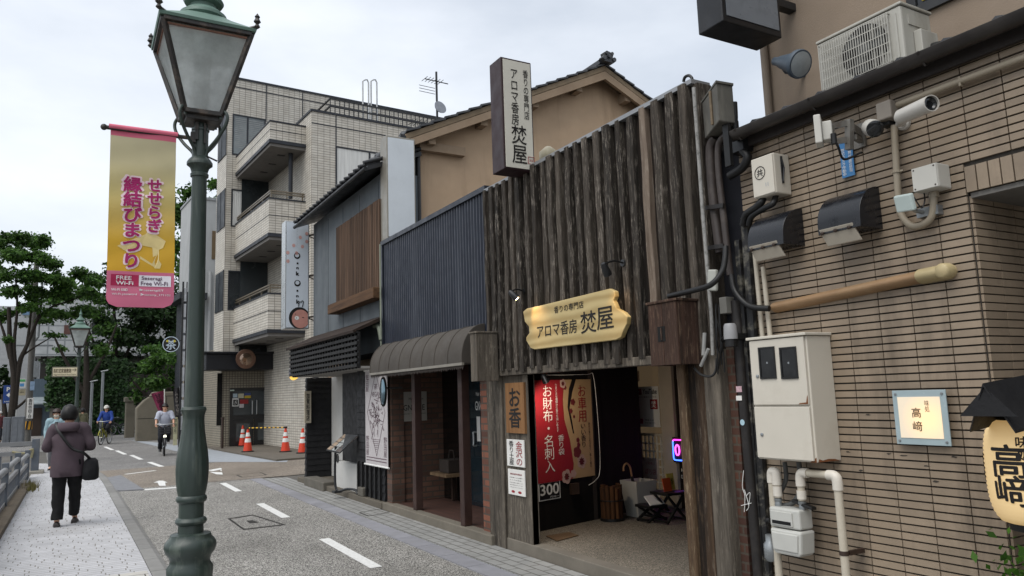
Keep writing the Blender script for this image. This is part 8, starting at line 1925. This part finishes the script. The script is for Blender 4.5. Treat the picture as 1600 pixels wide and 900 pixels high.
FABR = lambda n, c, **k: mat(n, c, .9, .1, scale=6, bump=.15, bscale=150, **k)
HOOD = FABR('purple_grey_hoodie', '#4c4046'); BLKT = FABR('black_trousers', '#0e0e10')
# walking woman (seen from behind)
p = gpt(101, 822, .025)
hz = at(112, 634, v=p.y).z
t, J, s, o_ = person('person in a purple grey hooded jacket and black trousers walking away on the white pavement', (p.x, p.y, .025), -3, hz-.03, HOOD, BLKT, 1.1,
    dict(elL=(-.27, .02, 1.12), wrL=(-.17, .22, 1.12), elR=(.29, .0, 1.12), wrR=(.2, .22, 1.08), knL=(-.095, .02, .5), anL=(-.1, -.02, .085), toeL=(-.11, .14, .03), knR=(.1, .12, .52), anR=(.1, .28, .12), toeR=(.11, .44, .03), look=(.25, 1, 0)),
    jacket=1.26, hem=.28, hood=True, face=False, shoes=mat('dark_trainer', '#35302f', .6), fold=.025, hips=1.1)
bag = thing('shoulder_bag', 'black shoulder bag with a diagonal strap on the back of the walking person', 'bag', t.matrix_basis @ (J['pelvis']+Vector((.29, 0, -.2))*s))
fr_ = Frame(); fr_.M = t.matrix_basis.copy()
cb_ = J['pelvis']+Vector((.3, -.01, -.1))*s
mb = MB(fr_); secs = []
for z, w_, d_ in ((-.19, .07, .12), (-.17, .1, .15), (-.05, .1, .16), (.06, .085, .14), (.1, .05, .1)): secs.append([cb_+Vector((math.copysign(abs(math.cos(a_))**.6, math.cos(a_))*w_, math.copysign(abs(math.sin(a_))**.6, math.sin(a_))*d_, z)) for a_ in [2*math.pi*k/20 for k in range(20)]])
mb.ring_loft(secs).build('body', FABR('black_bag', '#101013'), bag, smooth=60)
MB(fr_).tube([J['chest']+Vector((-.16, .1, .2))*s, J['chest']+Vector((-.165, -.06, .19))*s, J['chest']+Vector((-.1, -.175, .06))*s, J['chest']+Vector((.06, -.205, -.16))*s, J['pelvis']+Vector((.2, -.2, .1))*s, cb_+Vector((0, -.04, .08))], .02, 6, smooth=5).build('strap', M['black'], bag, smooth=60)
# woman in a mask
p = gpt(84, 742, .025); hz = at(86, 637, v=23.5).z
person('person with glasses and a pale face mask in a light blue jacket facing the camera', (-.42, 23.5, .025), 172, 1.56, FABR('pale_blue_jacket', '#8aa3ab'), FABR('grey_trousers', '#5a5a5e'), 1.08, dict(elL=(-.24, .03, 1.1), wrL=(-.2, .16, .9), elR=(.24, .0, 1.1), wrR=(.22, .1, .88), anL=(-.09, .12, .09), toeL=(-.1, .27, .04)), mask=mat('mask_cream', '#b9b2a4', .8), glasses=True, jacket=1.12, hem=.2, hairm=mat('brown_hair', '#2a1a14', .5))
# person behind the far lamp post
p = gpt(128, 690, .0)
person('person in an olive top and pale trousers half hidden behind the distant lamp post', (.32, 42.5, 0), 30, 1.58, FABR('olive_top', '#6a6750'), FABR('pale_trousers', '#9a958b'), 1.05, dict(anL=(-.09, -.1, .1)), face=False, jacket=1.1)
person('person in a dark red top and white cap at the far left of the street', (at(2, 690, v=47).x-.12, 47, 0), 160, 1.55, FABR('dark_red_top', '#4b2226'), FABR('dark_trousers_b', '#22242a'), 1.0, {}, cap=mat('white_cap_b', '#b9b7b2', .8), jacket=1.05)

RUB, CHR = M['rubber'], M['alu']
def bicycle(label, loc, rz, framecol, wr=.3, basket=True, lamp=True, group=None):
    t = thing('bicycle', label, 'bicycle', loc, rz, group=group); b = lambda mb, n, m, par=t, **k: mb.build(n, m, par, local=True, **k)
    fm = mat('bike_'+framecol[1:], framecol, .35, .05, spec=.5)
    for y in (-.5, .52):
        w_ = MB().tube([(0, y+math.cos(a)*wr, wr+math.sin(a)*wr) for a in [2*math.pi*k/28 for k in range(29)]], .021, 8); w_ = b(w_, 'wheel', RUB, smooth=60)
        b(MB().tube([(0, y+math.cos(a)*(wr-.03), wr+math.sin(a)*(wr-.03)) for a in [2*math.pi*k/28 for k in range(29)]], .01, 6), 'rim', CHR, w_)
        sp = MB()
        for k in range(12): a = 2*math.pi*k/12; sp.tube([(.015*(-1)**k, y, wr), (0, y+math.cos(a)*(wr-.03), wr+math.sin(a)*(wr-.03))], .0025, 4)
        b(sp.tube([(-.05, y, wr), (.05, y, wr)], .018, 8), 'spokes', CHR, w_)
        b(MB().tube([(0, y+math.cos(a)*(wr+.04), wr+math.sin(a)*(wr+.04)) for a in [math.pi*(.1+.7*k/12) for k in range(13)]], .022, 6), 'mudguard', fm)
    f = MB().tube([(0, .42, .78), (0, -.12, .3)], .022, 8).tube([(0, -.12, .3), (0, -.22, .78)], .018, 8).tube([(0, .4, .68), (0, -.17, .5)], .018, 8)
    for sx in (-.045, .045): f.tube([(sx*.6, -.12, .3), (sx, -.5, wr)], .011, 6).tube([(sx*.5, -.19, .62), (sx, -.5, wr)], .01, 6).tube([(sx*.7, .43, .7), (sx, .52, wr)], .014, 6)
    b(f.tube([(0, .42, .74), (0, .36, .98)], .016, 8), 'frame', fm, smooth=60)
    b(MB().tube([(-.28, .2, .99), (-.2, .3, 1.0), (0, .37, .98), (.2, .3, 1.0), (.28, .2, .99)], .012, 8, smooth=4), 'handlebar', CHR, smooth=60)
    b(MB().tube([(-.28, .2, .99), (-.25, .12, .985)], .017, 8).tube([(.28, .2, .99), (.25, .12, .985)], .017, 8), 'grip', M['black'])
    b(MB().tube([(0, -.22, .78), (0, -.24, .86)], .014, 8).ring_loft([[(-.03, .02, .88), (.03, .02, .88), (.03, .02, .91), (-.03, .02, .91)], [(-.05, -.15, .87), (.05, -.15, .87), (.05, -.15, .91), (-.05, -.15, .91)], [(-.1, -.3, .87), (.1, -.3, .87), (.1, -.3, .92), (-.1, -.3, .92)], [(-.06, -.38, .88), (.06, -.38, .88), (.06, -.38, .91), (-.06, -.38, .91)]]), 'saddle', M['black'])
    b(MB().lathe([(.09, -.006), (.09, .006)], (.05, -.12, .3), 18, EX).tube([(.06, -.12, .3), (.08, -.08, .15)], .01, 6).tube([(-.06, -.12, .3), (-.08, -.16, .45)], .01, 6).box(.07, -.13, .13, .17, -.04, .155).box(-.17, -.21, .44, -.07, -.12, .465), 'cranks', CHR)
    if basket:
        bk_ = MB(); 
        for z, g in ((.72, .1), (.8, .115), (.88, .125), (.95, .135)): bk_.tube([(-g-.04, .46, z), (g+.04, .46, z), (g+.04, .46+.24, z), (-g-.04, .46+.24, z), (-g-.04, .46, z)], .006, 5)
        for k in range(9): x = -.14+.035*k; bk_.tube([(x*.85, .7, .72), (x*1.1, .7, .95)], .004, 4).tube([(x*.85, .46, .72), (x*1.1, .46, .95)], .004, 4)
        bk_.box(-.13, .46, .715, .13, .7, .725); b(bk_, 'basket', M['black_metal'])
    if lamp: b(MB().lathe([(.02, -.04), (.04, 0), (.045, .03), (.04, .035), (.001, .04)], (0, .6, .62), 14, (0, 1, -.1)), 'headlight', glow('bike_headlight', '#f5f2dc', 1.6) if lamp == 2 else CHR, smooth=50)
    b(MB().tube([(.02, -.5, wr), (.13, -.62, .03)], .008, 6), 'kickstand', CHR)
    return t
def ridepose(seat=.93): return dict(pelvis=(0, -.2, .96), chest=(0, -.09, 1.28), neck=(0, -.04, 1.46), head=(0, -.01, 1.56), crown=(0, -.01, 1.65), shL=(-.18, -.06, 1.41), shR=(.18, -.06, 1.41), elL=(-.27, .03, 1.16), elR=(.27, .03, 1.16), wrL=(-.27, .2, 1.03), wrR=(.27, .2, 1.03), hipL=(-.1, -.17, .92), hipR=(.1, -.17, .92), knL=(-.13, .2, .72), knR=(.13, .2, .56), anL=(-.12, -.1, .5), anR=(.12, -.05, .2), toeL=(-.12, .06, .46), toeR=(.12, .1, .15))
p = gpt(256, 711, 0); c1p = (p.x, p.y, 0)
bicycle('small black shopping bicycle with a shining headlight ridden by the white shirted cyclist', c1p, 176, '#1c1d20', lamp=2)
person('person in a white short sleeved shirt and dark trousers cycling towards the camera', c1p, 176, 1.62, FABR('white_shirt', '#a9adba'), FABR('navy_trousers', '#14151b'), 1.0, ridepose(), sleeve=.5, jacket=1.08, hem=-.2, fold=.016)
p = gpt(164, 694, 0); c2p = (p.x, p.y, 0)
bicycle('yellow green framed bicycle with a front basket ridden by the blue jacketed cyclist', c2p, 160, '#8c8a2a', lamp=1)
person('person in a bright blue jacket and white cap cycling towards the camera', c2p, 160, 1.63, FABR('blue_jacket', '#243f86'), FABR('black_trousers_c', '#131418'), 1.0, ridepose(), jacket=1.12, hem=-.1, cap=mat('white_cap', '#b9b7b0', .8))
pb = bicycle('parked black bicycle nearest the stone gate post', (at(188, 690, v=49).x, 49, 0), 70, '#202124', lamp=1, group='bicycles parked by the stone block')
dup(pb, (at(177, 690, v=49.6).x, 49.6, 0), 78, label='parked black bicycle left of the one by the stone gate post')
dup(pb, (at(167, 690, v=50.2).x, 50.2, 0), 66, label='leftmost parked black bicycle behind the blue jacketed cyclist')
